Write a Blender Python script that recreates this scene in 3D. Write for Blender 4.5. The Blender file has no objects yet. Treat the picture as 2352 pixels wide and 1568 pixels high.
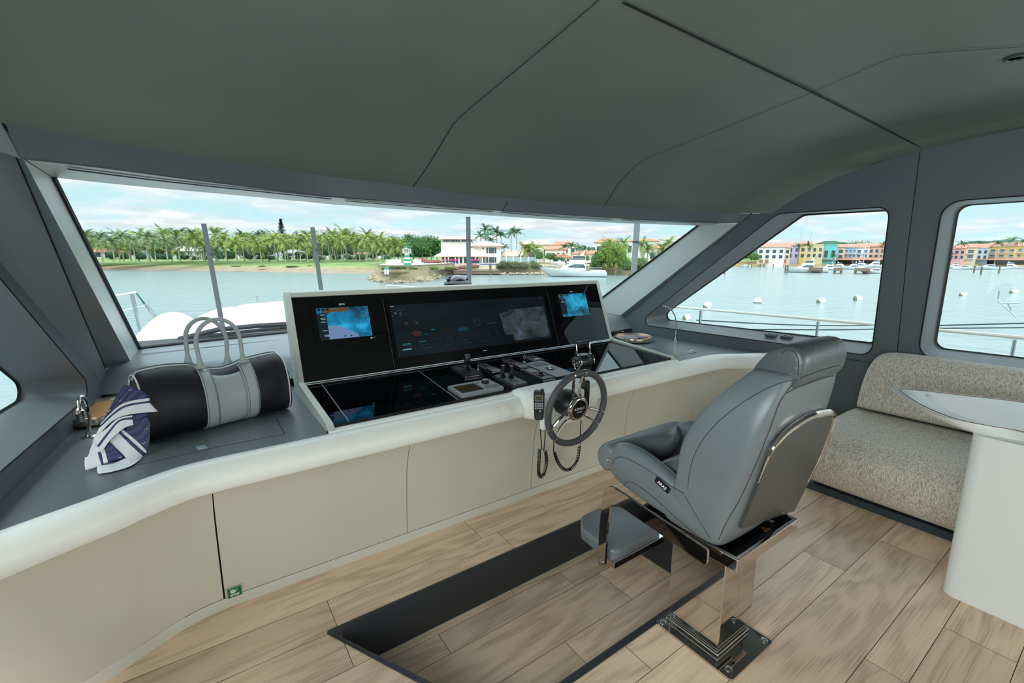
import bpy, bmesh, math, random
from mathutils import Vector, Matrix, Euler
from mathutils.geometry import tessellate_polygon
R = math.radians
C = bpy.context.scene.collection
sc = bpy.context.scene
# ---------------------------------------------------------------- camera, world, lights, exposure
FPX = 1051.0; CAMH = 1.5; PITCH = math.atan(194/FPX); YAW = R(34.9)
cam_d = bpy.data.cameras.new('camera'); cam = bpy.data.objects.new('camera', cam_d); C.objects.link(cam)
cam_d.sensor_width = 36.0; cam_d.lens = 36.0*FPX/2352; cam_d.clip_start = .02; cam_d.clip_end = 5000
cam.location = (0, 0, CAMH); cam.rotation_euler = (math.pi/2-PITCH, 0, -YAW)
sc.camera = cam
sc.view_settings.view_transform = 'Standard'; sc.view_settings.look = 'None'
sc.view_settings.gamma = 1; sc.view_settings.use_curve_mapping = False
sc.view_settings.exposure = 0.20
try:
    sc.cycles.max_bounces = 10; sc.cycles.diffuse_bounces = 6; sc.cycles.transparent_max_bounces = 16
    sc.cycles.use_denoising = True; sc.cycles.caustics_refractive = False; sc.cycles.sample_clamp_indirect = 6
except Exception: pass

def make_world():
    w = bpy.data.worlds.new('sky'); sc.world = w; w.use_nodes = True
    nt = w.node_tree; N = nt.nodes; L = nt.links; N.clear()
    tc = N.new('ShaderNodeTexCoord'); sep = N.new('ShaderNodeSeparateXYZ'); L.new(tc.outputs['Generated'], sep.inputs[0])
    def m(op, a, b=None, clamp=False):
        n = N.new('ShaderNodeMath'); n.operation = op; n.use_clamp = clamp
        for i, v in enumerate((a, b)):
            if v is None: continue
            if isinstance(v, (int, float)): n.inputs[i].default_value = v
            else: L.new(v, n.inputs[i])
        return n.outputs[0]
    zz = m('MAXIMUM', sep.outputs[2], 0.0)
    den = m('ADD', zz, 0.12)
    cx = m('DIVIDE', sep.outputs[0], den); cy = m('DIVIDE', sep.outputs[1], den)
    cmb = N.new('ShaderNodeCombineXYZ'); L.new(cx, cmb.inputs[0]); L.new(cy, cmb.inputs[1]); cmb.inputs[2].default_value = 3.3
    nz = N.new('ShaderNodeTexNoise'); nz.inputs['Scale'].default_value = 1.15; nz.inputs['Detail'].default_value = 9; nz.inputs['Roughness'].default_value = .56; nz.inputs['Distortion'].default_value = .35
    L.new(cmb.outputs[0], nz.inputs['Vector'])
    rp = N.new('ShaderNodeValToRGB'); rp.color_ramp.elements[0].position = .40; rp.color_ramp.elements[1].position = .57
    L.new(nz.outputs['Fac'], rp.inputs[0])
    # clear sky colour by height
    g = N.new('ShaderNodeValToRGB'); e = g.color_ramp.elements
    e[0].position = 0; e[0].color = (.60, .84, .90, 1); e[1].position = .9; e[1].color = (.40, .64, .80, 1)
    L.new(zz, g.inputs[0])
    # cloud tone
    n2 = N.new('ShaderNodeTexNoise'); n2.inputs['Scale'].default_value = 3.1; n2.inputs['Detail'].default_value = 6
    L.new(cmb.outputs[0], n2.inputs['Vector'])
    r2 = N.new('ShaderNodeValToRGB'); e = r2.color_ramp.elements
    e[0].position = .34; e[0].color = (.66, .73, .78, 1); e[1].position = .62; e[1].color = (.95, .96, .97, 1)
    L.new(n2.outputs['Fac'], r2.inputs[0])
    mx = N.new('ShaderNodeMix'); mx.data_type = 'RGBA'
    L.new(rp.outputs[0], mx.inputs['Factor']); L.new(g.outputs[0], mx.inputs['A']); L.new(r2.outputs[0], mx.inputs['B'])
    # overcast sky: brighter towards the zenith
    bg = N.new('ShaderNodeBackground'); zr = N.new('ShaderNodeMapRange'); zr.inputs[1].default_value = .22; zr.inputs[2].default_value = .85; zr.inputs[3].default_value = 1.0; zr.inputs[4].default_value = 3.1
    L.new(zz, zr.inputs[0]); L.new(zr.outputs[0], bg.inputs['Strength'])
    L.new(mx.outputs['Result'], bg.inputs['Color'])
    out = N.new('ShaderNodeOutputWorld'); L.new(bg.outputs[0], out.inputs[0])
    w.cycles.sampling_method = 'AUTOMATIC'
make_world()
def light(name, kind, loc, rot, energy, color=(1, 1, 1), size=None, size_y=None, angle=None):
    d = bpy.data.lights.new(name, kind); o = bpy.data.objects.new(name, d); C.objects.link(o)
    o.location = loc; o.rotation_euler = rot; d.energy = energy; d.color = color
    if kind == 'AREA':
        d.shape = 'RECTANGLE'; d.size = size; d.size_y = size_y
    if angle is not None: d.angle = angle
    return o
light('sun', 'SUN', (0, 0, 20), (R(42), 0, R(-35)), 1.2, (1, .96, .88), angle=R(12))
# fill lights added out of view, aft and both sides, brightening floor and chair
light('aft_fill', 'AREA', (1.7, -4.4, 1.15), (R(90), 0, 0), 48, (1, .975, .93), 3.8, 1.9)
light('port_fill', 'AREA', (-1.08, -.25, 1.36), (0, R(-90), 0), 52, (.95, 1, 1), .95, 2.2)
light('starboard_fill', 'AREA', (4.45, -2.8, 1.36), (0, R(90), 0), 70, (.95, 1, 1), .95, 2.0)

# ---------------------------------------------------------------- pixel / world helpers (2352 x 1568 frame)
fwd = Vector((math.sin(YAW)*math.cos(PITCH), math.cos(YAW)*math.cos(PITCH), -math.sin(PITCH)))
rgt = Vector((math.cos(YAW), -math.sin(YAW), 0)); upv = rgt.cross(fwd)
CP = Vector((0, 0, CAMH))
def ray(u, v): return fwd + rgt*((u-1176)/FPX) + upv*((784-v)/FPX)
def PZ(u, v, z): r = ray(u, v); return CP + r*((z-CAMH)/r.z)
def PY(u, v, y): r = ray(u, v); return CP + r*(y/r.y)
def PX(u, v, x): r = ray(u, v); return CP + r*(x/r.x)
def PP(u, v, p, n): r = ray(u, v); return CP + r*((Vector(p)-CP).dot(Vector(n))/r.dot(Vector(n)))
def G(u, v, D): r = ray(u, v); return CP + r*(D/math.hypot(r.x, r.y))
def yaw_at(u):  # z rotation that turns local +y away from the camera along azimuth of u
    r = ray(u, 590); return -math.atan2(r.x, r.y)

# ---------------------------------------------------------------- materials
def lin(c):
    if isinstance(c, str): c = [int(c[i:i+2], 16)/255 for i in (0, 2, 4)]
    return tuple((x/12.92 if x <= .04045 else ((x+.055)/1.055)**2.4) for x in c)
_m = {}
def mat(name, col='808080', rough=.5, metal=0, bump=None, var=None, spec=.5, coat=0, emit=None, es=0, sheen=0, trans=0):
    if name in _m: return _m[name]
    m = bpy.data.materials.new(name); m.use_nodes = True; nt = m.node_tree; N = nt.nodes; L = nt.links
    b = N['Principled BSDF']; c = lin(col)
    b.inputs['Base Color'].default_value = (*c, 1); b.inputs['Roughness'].default_value = rough
    b.inputs['Metallic'].default_value = metal; b.inputs['Specular IOR Level'].default_value = spec
    if coat: b.inputs['Coat Weight'].default_value = coat; b.inputs['Coat Roughness'].default_value = .03
    if sheen: b.inputs['Sheen Weight'].default_value = sheen
    if emit: b.inputs['Emission Color'].default_value = (*lin(emit), 1); b.inputs['Emission Strength'].default_value = es
    if bump or var:
        tc = N.new('ShaderNodeTexCoord')
    if bump:  # (scale, strength)
        n = N.new('ShaderNodeTexNoise'); n.inputs['Scale'].default_value = bump[0]; n.inputs['Detail'].default_value = 4
        L.new(tc.outputs['Object'], n.inputs['Vector'])
        bp = N.new('ShaderNodeBump'); bp.inputs['Strength'].default_value = bump[1]; bp.inputs['Distance'].default_value = .01
        L.new(n.outputs['Fac'], bp.inputs['Height']); L.new(bp.outputs[0], b.inputs['Normal'])
    if var:  # (scale, amount) brightness mottling of the material itself
        n = N.new('ShaderNodeTexNoise'); n.inputs['Scale'].default_value = var[0]; n.inputs['Detail'].default_value = 5
        L.new(tc.outputs['Object'], n.inputs['Vector'])
        r = N.new('ShaderNodeValToRGB'); e = r.color_ramp.elements
        e[0].position = .3; e[1].position = .7
        e[0].color = (*[x*(1-var[1]) for x in c], 1); e[1].color = (*[min(1, x*(1+var[1])) for x in c], 1)
        L.new(n.outputs['Fac'], r.inputs[0]); L.new(r.outputs[0], b.inputs['Base Color'])
    _m[name] = m; return m

def wood_floor():
    m = bpy.data.materials.new('oak_planks'); m.use_nodes = True; nt = m.node_tree; N = nt.nodes; L = nt.links
    b = N['Principled BSDF']; b.inputs['Roughness'].default_value = .42; b.inputs['Specular IOR Level'].default_value = .45
    tc = N.new('ShaderNodeTexCoord'); at = N.new('ShaderNodeAttribute'); at.attribute_name = 'tone'
    off = N.new('ShaderNodeVectorMath'); off.operation = 'MULTIPLY_ADD'
    L.new(at.outputs['Color'], off.inputs[0]); off.inputs[1].default_value = (17, 9, 23); L.new(tc.outputs['Object'], off.inputs[2])
    mp = N.new('ShaderNodeMapping'); mp.inputs['Scale'].default_value = (1.1, 6.5, 1); L.new(off.outputs[0], mp.inputs[0])
    n1 = N.new('ShaderNodeTexNoise'); n1.inputs['Scale'].default_value = 1.0; n1.inputs['Detail'].default_value = 2; n1.inputs['Distortion'].default_value = .4
    L.new(mp.outputs[0], n1.inputs['Vector'])
    # contour rings of the slow noise give the cathedral figure
    mu = N.new('ShaderNodeMath'); mu.operation = 'MULTIPLY'; mu.inputs[1].default_value = 34; L.new(n1.outputs['Fac'], mu.inputs[0])
    sn = N.new('ShaderNodeMath'); sn.operation = 'SINE'; L.new(mu.outputs[0], sn.inputs[0])
    mp2 = N.new('ShaderNodeMapping'); mp2.inputs['Scale'].default_value = (5, 210, 1); L.new(off.outputs[0], mp2.inputs[0])
    n2 = N.new('ShaderNodeTexNoise'); n2.inputs['Scale'].default_value = 1; n2.inputs['Detail'].default_value = 3; L.new(mp2.outputs[0], n2.inputs['Vector'])
    s1 = N.new('ShaderNodeMath'); s1.operation = 'MULTIPLY_ADD'; s1.inputs[1].default_value = .11; s1.inputs[2].default_value = .09; L.new(sn.outputs[0], s1.inputs[0])
    s2 = N.new('ShaderNodeMath'); s2.operation = 'MULTIPLY_ADD'; s2.inputs[1].default_value = .62; L.new(n2.outputs['Fac'], s2.inputs[0]); L.new(s1.outputs[0], s2.inputs[2])
    rp = N.new('ShaderNodeValToRGB'); e = rp.color_ramp.elements
    e[0].position = .14; e[0].color = (*lin('b4977c'), 1); e[1].position = .75; e[1].color = (*lin('f0d2b4'), 1)
    x = rp.color_ramp.elements.new(.42); x.color = (*lin('e0c3a7'), 1)
    L.new(s2.outputs[0], rp.inputs[0])
    hs = N.new('ShaderNodeHueSaturation'); hs.inputs['Saturation'].default_value = 1.0
    sp = N.new('ShaderNodeSeparateColor'); L.new(at.outputs['Color'], sp.inputs[0])
    v = N.new('ShaderNodeMath'); v.operation = 'MULTIPLY_ADD'; v.inputs[1].default_value = .26; v.inputs[2].default_value = .87; L.new(sp.outputs[0], v.inputs[0])
    L.new(v.outputs[0], hs.inputs['Value']); L.new(rp.outputs[0], hs.inputs['Color']); L.new(hs.outputs[0], b.inputs['Base Color'])
    bp = N.new('ShaderNodeBump'); bp.inputs['Strength'].default_value = .25; bp.inputs['Distance'].default_value = .003
    L.new(s2.outputs[0], bp.inputs['Height']); L.new(bp.outputs[0], b.inputs['Normal'])
    return m
def tweed():
    m = bpy.data.materials.new('beige_tweed'); m.use_nodes = True; nt = m.node_tree; N = nt.nodes; L = nt.links
    b = N['Principled BSDF']; b.inputs['Roughness'].default_value = .9; b.inputs['Sheen Weight'].default_value = .2
    tc = N.new('ShaderNodeTexCoord')
    def nz(sx, sy, sz, d=2):
        mp = N.new('ShaderNodeMapping'); mp.inputs['Scale'].default_value = (sx, sy, sz); L.new(tc.outputs['Object'], mp.inputs[0])
        n = N.new('ShaderNodeTexNoise'); n.inputs['Scale'].default_value = 1; n.inputs['Detail'].default_value = d; L.new(mp.outputs[0], n.inputs['Vector']); return n.outputs['Fac']
    a = nz(190, 420, 190); c = nz(110, 150, 38, 2); w = N.new('ShaderNodeTexVoronoi'); w.inputs['Scale'].default_value = 300; L.new(tc.outputs['Object'], w.inputs['Vector'])
    ad = N.new('ShaderNodeMath'); ad.operation = 'ADD'; L.new(a, ad.inputs[0]); L.new(c, ad.inputs[1])
    hf = N.new('ShaderNodeMath'); hf.operation = 'MULTIPLY_ADD'; hf.inputs[1].default_value = .35; L.new(w.outputs['Distance'], hf.inputs[0]); L.new(ad.outputs[0], hf.inputs[2])
    rp = N.new('ShaderNodeValToRGB'); e = rp.color_ramp.elements
    e[0].position = .40; e[0].color = (*lin('f2ece1'), 1); e[1].position = 1.0; e[1].color = (*lin('8f8576'), 1)
    x = rp.color_ramp.elements.new(.62); x.color = (*lin('dfd5c5'), 1)
    sb = N.new('ShaderNodeMath'); sb.operation = 'SUBTRACT'; sb.inputs[1].default_value = .5; L.new(hf.outputs[0], sb.inputs[0])
    L.new(sb.outputs[0], rp.inputs[0]); L.new(rp.outputs[0], b.inputs['Base Color'])
    bp = N.new('ShaderNodeBump'); bp.inputs['Strength'].default_value = .6; bp.inputs['Distance'].default_value = .004; bp.invert = True
    L.new(hf.outputs[0], bp.inputs['Height']); L.new(bp.outputs[0], b.inputs['Normal'])
    return m
def glass_mat(name, tint=(.93, .97, .97), refl=1.0):
    m = bpy.data.materials.new(name); m.use_nodes = True; nt = m.node_tree; N = nt.nodes; L = nt.links; N.clear()
    o = N.new('ShaderNodeOutputMaterial'); t = N.new('ShaderNodeBsdfTransparent'); t.inputs[0].default_value = (*tint, 1)
    g = N.new('ShaderNodeBsdfGlossy'); g.inputs['Roughness'].default_value = 0.0; g.inputs['Color'].default_value = (.9, .95, .95, 1)
    f = N.new('ShaderNodeFresnel'); f.inputs[0].default_value = 1.33
    mu = N.new('ShaderNodeMath'); mu.operation = 'MULTIPLY'; mu.inputs[1].default_value = refl; L.new(f.outputs[0], mu.inputs[0])
    mx = N.new('ShaderNodeMixShader'); L.new(mu.outputs[0], mx.inputs[0]); L.new(t.outputs[0], mx.inputs[1]); L.new(g.outputs[0], mx.inputs[2])
    L.new(mx.outputs[0], o.inputs[0]); return m
def water_mat():
    m = bpy.data.materials.new('harbour_water'); m.use_nodes = True; nt = m.node_tree; N = nt.nodes; L = nt.links
    b = N['Principled BSDF']; b.inputs['Base Color'].default_value = (*lin('8b9d9b'), 1); b.inputs['Roughness'].default_value = .2; b.inputs['IOR'].default_value = 1.33
    tc = N.new('ShaderNodeTexCoord')
    def nz(s, d, sc=(1, 1, 1)):
        mp = N.new('ShaderNodeMapping'); mp.inputs['Scale'].default_value = sc; L.new(tc.outputs['Object'], mp.inputs[0])
        n = N.new('ShaderNodeTexNoise'); n.inputs['Scale'].default_value = s; n.inputs['Detail'].default_value = d; L.new(mp.outputs[0], n.inputs['Vector']); return n.outputs['Fac']
    a = nz(.55, 6, (1, 1.6, 1)); c = nz(.05, 3)
    ad = N.new('ShaderNodeMath'); ad.operation = 'MULTIPLY_ADD'; ad.inputs[1].default_value = 1.5; L.new(c, ad.inputs[0]); L.new(a, ad.inputs[2])
    bp = N.new('ShaderNodeBump'); bp.inputs['Strength'].default_value = .55; bp.inputs['Distance'].default_value = .35
    L.new(ad.outputs[0], bp.inputs['Height']); L.new(bp.outputs[0], b.inputs['Normal'])
    return m
def uvramp_mat(name, fn, rough=.4, **k):
    """material whose base colour is built by fn(N, L, uv_output) -> colour output"""
    m = bpy.data.materials.new(name); m.use_nodes = True; nt = m.node_tree
    b = nt.nodes['Principled BSDF']; b.inputs['Roughness'].default_value = rough
    tc = nt.nodes.new('ShaderNodeTexCoord'); out = fn(nt.nodes, nt.links, tc.outputs['UV'])
    if k.get('emit'):
        nt.links.new(out, b.inputs['Emission Color']); b.inputs['Emission Strength'].default_value = k['emit']; b.inputs['Base Color'].default_value = (.005, .008, .01, 1)
    else: nt.links.new(out, b.inputs['Base Color'])
    return m
# ---------------------------------------------------------------- mesh builder
class MB:
    def __init__(s): s.v = []; s.f = []; s.mi = []; s.sm = []; s.uv = {}
    def add(s, vs, fs, mi=0, smooth=False):
        o = len(s.v); s.v += [Vector(p) for p in vs]
        for f in fs: s.f.append([i+o for i in f]); s.mi.append(mi); s.sm.append(smooth)
        return o
    def xf(s, M, start=0):
        for i in range(start, len(s.v)): s.v[i] = M @ s.v[i]
        return s
    def box(s, x0, x1, y0, y1, z0, z1, mi=0):
        v = [(x, y, z) for z in (z0, z1) for y in (y0, y1) for x in (x0, x1)]
        s.add(v, [(0, 2, 3, 1), (4, 5, 7, 6), (0, 1, 5, 4), (2, 6, 7, 3), (0, 4, 6, 2), (1, 3, 7, 5)], mi); return s
    def cbox(s, c, d, mi=0, rot=0):
        st = len(s.v); s.box(-d[0]/2, d[0]/2, -d[1]/2, d[1]/2, -d[2]/2, d[2]/2, mi)
        s.xf(Matrix.Translation(c) @ Matrix.Rotation(rot, 4, 'Z'), st); return s
    def rings(s, rings, closed=True, cap=True, mi=0, smooth=True, loop=False):
        n = len(rings[0]); st = len(s.v); vs = [p for r in rings for p in r]; fs = []
        m = len(rings)
        for i in range(m if loop else m-1):
            for j in range(n if closed else n-1):
                a = i*n+j; b = i*n+(j+1) % n; c = ((i+1) % m)*n+(j+1) % n; d = ((i+1) % m)*n+j
                fs.append((a, b, c, d))
        s.add(vs, fs, mi, smooth)
        if cap and closed and not loop:
            s.f.append([st+j for j in range(n)][::-1]); s.mi.append(mi); s.sm.append(smooth)
            s.f.append([st+(m-1)*n+j for j in range(n)]); s.mi.append(mi); s.sm.append(smooth)
        return s
    def tube(s, pts, r, n=8, mi=0, cap=True, loop=False, flat=None):
        pts = [Vector(p) for p in pts]; rs = r if isinstance(r, (list, tuple)) else [r]*len(pts)
        R0 = []; prev = None
        for i, p in enumerate(pts):
            if loop: t = pts[(i+1) % len(pts)]-pts[i-1]
            else: t = pts[min(i+1, len(pts)-1)]-pts[max(i-1, 0)]
            t.normalize() if t.length > 1e-9 else None
            if prev is None:
                a = Vector((0, 0, 1)) if abs(t.z) < .9 else Vector((1, 0, 0)); u = t.cross(a).normalized()
            else:
                u = prev - t*prev.dot(t); u = u.normalized() if u.length > 1e-6 else t.orthogonal().normalized()
            prev = u; w = t.cross(u)
            fx, fy = flat if flat else (1, 1)
            R0.append([p + u*(rs[i]*fx*math.cos(2*math.pi*k/n)) + w*(rs[i]*fy*math.sin(2*math.pi*k/n)) for k in range(n)])
        return s.rings(R0, True, cap, mi, True, loop)
    def cyl(s, a, b, r, n=16, mi=0, r2=None): return s.tube([a, b], [r, r if r2 is None else r2], n, mi)
    def lathe(s, prof, c=(0, 0, 0), n=24, mi=0, axis='Z', smooth=True):
        st = len(s.v)
        s.rings([[(r*math.cos(2*math.pi*k/n), r*math.sin(2*math.pi*k/n), z) for k in range(n)] for r, z in prof], True, True, mi, smooth)
        M = Matrix.Identity(4)
        if axis == 'X': M = Matrix.Rotation(R(90), 4, 'Y')
        if axis == 'Y': M = Matrix.Rotation(R(-90), 4, 'X')
        s.xf(Matrix.Translation(c) @ M, st); return s
    def sphere(s, c, r, n=12, mi=0):
        rx, ry, rz = r if isinstance(r, (list, tuple)) else (r, r, r)
        rr = [[(c[0]+rx*math.sin(t)*math.cos(2*math.pi*k/n), c[1]+ry*math.sin(t)*math.sin(2*math.pi*k/n), c[2]-rz*math.cos(t)) for k in range(n)] for t in [math.pi*(i+.02)/(n//2+.04) for i in range(n//2+1)]]
        return s.rings(rr, True, True, mi, True)
    def prism(s, poly, z0, z1, mi=0, holes=(), smooth=False):
        """2D polygon (x,y) extruded z0..z1"""
        loops = [list(poly)]+[list(h) for h in holes]
        flat = [p for l in loops for p in l]; n = len(flat)
        tr = tessellate_polygon([[Vector((p[0], p[1], 0)) for p in l] for l in loops])
        vs = [(p[0], p[1], z0) for p in flat]+[(p[0], p[1], z1) for p in flat]
        fs = [(t[2], t[1], t[0]) for t in tr]+[(t[0]+n, t[1]+n, t[2]+n) for t in tr]
        o = 0
        s.add(vs, fs, mi, False); st = len(s.v)-2*n
        for l in loops:
            k = len(l)
            for j in range(k): s.f.append([st+o+j, st+o+(j+1) % k, st+n+o+(j+1) % k, st+n+o+j]); s.mi.append(mi); s.sm.append(smooth)
            o += k
        return s
    def quad(s, a, b, c, d, mi=0, uv=False):
        st = len(s.f); s.add([a, b, c, d], [(0, 1, 2, 3)], mi)
        if uv: s.uv[st] = [(0, 0), (1, 0), (1, 1), (0, 1)]
        return s
    def grid(s, P, mi=0, smooth=True, uv=False, thick=0):
        """P[i][j] points"""
        m = len(P); n = len(P[0]); st = len(s.f)
        fs = [(i*n+j, i*n+j+1, (i+1)*n+j+1, (i+1)*n+j) for i in range(m-1) for j in range(n-1)]
        s.add([p for r in P for p in r], fs, mi, smooth)
        if uv:
            q = st
            for i in range(m-1):
                for j in range(n-1):
                    s.uv[q] = [(j/(n-1), i/(m-1)), ((j+1)/(n-1), i/(m-1)), ((j+1)/(n-1), (i+1)/(m-1)), (j/(n-1), (i+1)/(m-1))]; q += 1
        return s
def root_mat(o):
    M = Matrix.Translation(o.location) @ o.rotation_euler.to_matrix().to_4x4()
    return (root_mat(o.parent) @ M) if o.parent else M
def tag(o, label=None, cat=None, group=None, kind=None):
    if label: o['label'] = label
    if cat: o['category'] = cat
    if group: o['group'] = group
    if kind: o['kind'] = kind
    return o
def thing(name, label, cat, loc=(0, 0, 0), rotz=0, group=None, rotx=0):
    o = bpy.data.objects.new(name, None); C.objects.link(o); o.empty_display_size = .1
    o.location = loc; o.rotation_euler = (rotx, 0, rotz); return tag(o, label, cat, group)
def obj(name, mb, mats, parent=None, world=True, bevel=0, seg=2, sub=0, solid=0, sharp=35, label=None, fix=True):
    if not isinstance(mats, (list, tuple)): mats = [mats]
    me = bpy.data.meshes.new(name)
    vs = mb.v
    if parent is not None and world:
        Mi = root_mat(parent).inverted(); vs = [Mi @ p for p in vs]
    me.from_pydata([tuple(p) for p in vs], [], mb.f)
    for m in mats: me.materials.append(m)
    for i, p in enumerate(me.polygons): p.material_index = mb.mi[i]; p.use_smooth = mb.sm[i]
    if mb.uv:
        ul = me.uv_layers.new(name='UVMap')
        for fi, uvs in mb.uv.items():
            for k, li in enumerate(me.polygons[fi].loop_indices): ul.data[li].uv = uvs[k]
    me.validate(); 
    if fix:
        bm = bmesh.new(); bm.from_mesh(me); bmesh.ops.recalc_face_normals(bm, faces=bm.faces); bm.to_mesh(me); bm.free()
    if bevel:
        for p in me.polygons: p.use_smooth = True
    if sharp: me.set_sharp_from_angle(angle=R(sharp if not sub else 180))
    o = bpy.data.objects.new(name, me); C.objects.link(o)
    if parent is not None: o.parent = parent
    if sub:
        md = o.modifiers.new('sub', 'SUBSURF'); md.levels = sub; md.render_levels = sub
    if solid:
        md = o.modifiers.new('sol', 'SOLIDIFY'); md.thickness = solid; md.offset = 0
    if bevel:
        md = o.modifiers.new('bev', 'BEVEL'); md.width = bevel; md.segments = seg; md.limit_method = 'ANGLE'; md.angle_limit = R(35)
        md.harden_normals = True
    if label: o['label'] = label
    return o
def struct(name, mb, mats, parent=None, **k):
    o = obj(name, mb, mats, parent, **k)
    if parent is None: o['kind'] = 'structure'
    return o
def dup(root, loc=None, rotz=None, label=None, group=None, scale=None):
    r = root.copy(); C.objects.link(r)
    if loc is not None: r.location = loc
    if rotz is not None: r.rotation_euler = (r.rotation_euler.x, 0, rotz)
    if label: r['label'] = label
    if group: r['group'] = group
    if scale is not None: r.scale = scale if isinstance(scale, (tuple, list)) else (scale,)*3
    for ch in list(root.children):
        c = ch.copy(); C.objects.link(c); c.parent = r
        for g in list(ch.children):
            d = g.copy(); C.objects.link(d); d.parent = c
    return r
def roundpoly(pts, rad, n=6):
    """round the corners of a closed 2D polygon"""
    out = []; m = len(pts); rad = rad if isinstance(rad, (list, tuple)) else [rad]*m
    for i in range(m):
        p = Vector(pts[i]); a = Vector(pts[i-1])-p; b = Vector(pts[(i+1) % m])-p
        la, lb = a.length, b.length; a.normalize(); b.normalize(); ang = a.angle(b)
        t = min(rad[i]/math.tan(ang/2), la*.49, lb*.49); r = t*math.tan(ang/2)
        c = p+(a+b).normalized()*(r/math.sin(ang/2)); s0 = p+a*t-c; s1 = p+b*t-c
        a0 = math.atan2(s0.y, s0.x); a1 = math.atan2(s1.y, s1.x); d = (a1-a0+math.pi) % (2*math.pi)-math.pi
        for k in range(n+1): q = a0+d*k/n; out.append((c.x+r*math.cos(q), c.y+r*math.sin(q)))
    return out
def interp(tab, x):
    if x <= tab[0][0]: return tab[0][1]
    for (a, p), (b, q) in zip(tab, tab[1:]):
        if x <= b: return p+(q-p)*(x-a)/(b-a)
    return tab[-1][1]
def smooth_path(pts, n=8, loop=False):
    P = [Vector(p) for p in pts]; out = []; m = len(P)
    for i in range(m if loop else m-1):
        if loop: p0, p1, p2, p3 = P[i-1], P[i], P[(i+1) % m], P[(i+2) % m]
        else: p0, p1, p2, p3 = P[max(i-1, 0)], P[i], P[i+1], P[min(i+2, m-1)]
        for k in range(n):
            t = k/n; out.append(.5*((2*p1)+(p2-p0)*t+(2*p0-5*p1+4*p2-p3)*t*t+(3*p1-p0-3*p2+p3)*t**3))
    if not loop: out.append(P[-1])
    return out
def text_mb(s, size, M, mi=0, depth=0.0004, align='CENTER', bold=0.0):
    cu = bpy.data.curves.new('txt', 'FONT'); cu.body = s; cu.size = size; cu.align_x = align; cu.align_y = 'CENTER'; cu.extrude = depth; cu.offset = bold; cu.resolution_u = 2
    o = bpy.data.objects.new('txt', cu); C.objects.link(o); dg = bpy.context.evaluated_depsgraph_get()
    me = bpy.data.meshes.new_from_object(o.evaluated_get(dg)); mb = MB()
    mb.add([M @ v.co for v in me.vertices], [tuple(p.vertices) for p in me.polygons], mi)
    bpy.data.objects.remove(o); bpy.data.curves.remove(cu); bpy.data.meshes.remove(me); return mb
def frame(o, ex, ey):
    """matrix with origin o, x axis ex, y axis ey"""
    ex = Vector(ex).normalized(); ez = ex.cross(Vector(ey)).normalized(); ey = ez.cross(ex)
    return Matrix.Translation(o) @ Matrix((ex, ey, ez)).transposed().to_4x4()
def offset2(path, d):
    """offset open 2D path to its left by d"""
    out = []; n = len(path)
    for i in range(n):
        a = Vector(path[max(i-1, 0)]); b = Vector(path[min(i+1, n-1)]); t = (b-a).normalized(); out.append((path[i][0]-t.y*d, path[i][1]+t.x*d))
    return out
# ---- common materials
M_ceil = mat('grey_ceiling_leather', '656d69', .55, bump=(350, .08), var=(3, .05))
M_grey = mat('grey_satin_panel', '727a7d', .38, bump=(600, .04))
M_greyd = mat('dark_grey_wall', '525c61', .5, bump=(500, .05))
M_work = mat('grey_leather_worktop', '666e71', .33, bump=(500, .07))
M_white = mat('white_leather_trim', 'f3f4ec', .38, bump=(400, .05))
M_cab = mat('cream_lacquer', 'cfccbc', .42)
M_black = mat('black_rubber', '0c0d0e', .45)
M_slot = mat('slot_black', '050505', .8)
M_bglass = mat('black_glass', '020506', .03, spec=.4)
M_chrome = mat('chrome', 'cfc8c2', .04, metal=1)
M_steel = mat('brushed_steel', 'b9bcbd', .25, metal=1)
M_plas = mat('black_plastic', '17191b', .35)
M_gplas = mat('grey_plastic', '7d8485', .4)
M_dgplas = mat('dark_grey_plastic', '3a3f42', .4)
M_lea = mat('grey_seat_leather', '6a7376', .33, bump=(160, .05), var=(6, .06))
M_wood = wood_floor(); M_tweed = tweed()
M_glass = glass_mat('window_glass'); M_glass2 = glass_mat('side_window_glass', refl=.35)
M_txt = mat('pale_print', 'd8dde0', .5)
M_pit = mat('dark_lining', '2c2e33', .45)
# ---------------------------------------------------------------- shell: floor
PIT = [(.306, 1.745), (.690, 1.03), (2.0, 1.03), (2.0, 1.745)]
PITZ = -.205
def clip(poly, a, b, keep_left=True):
    out = []; n = len(poly)
    def sd(p): return (b[0]-a[0])*(p[1]-a[1])-(b[1]-a[1])*(p[0]-a[0])
    for i in range(n):
        p, q = poly[i], poly[(i+1) % n]; sp, sq = sd(p), sd(q)
        if not keep_left: sp, sq = -sp, -sq
        if sp >= 0: out.append(p)
        if (sp > 0 > sq) or (sp < 0 < sq):
            t = sp/(sp-sq); out.append((p[0]+(q[0]-p[0])*t, p[1]+(q[1]-p[1])*t))
    return out
def subtract(poly, conv):
    res = []; rem = poly; n = len(conv)
    for i in range(n):
        a, b = conv[i], conv[(i+1) % n]
        o = clip(rem, a, b, False)
        if len(o) > 2: res.append(o)
        rem = clip(rem, a, b, True)
        if len(rem) < 3: break
    return res
def area(p): return .5*sum(p[i][0]*p[(i+1) % len(p)][1]-p[(i+1) % len(p)][0]*p[i][1] for i in range(len(p)))
pitc = PIT if area(PIT) > 0 else PIT[::-1]
rng = random.Random(4)
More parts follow.
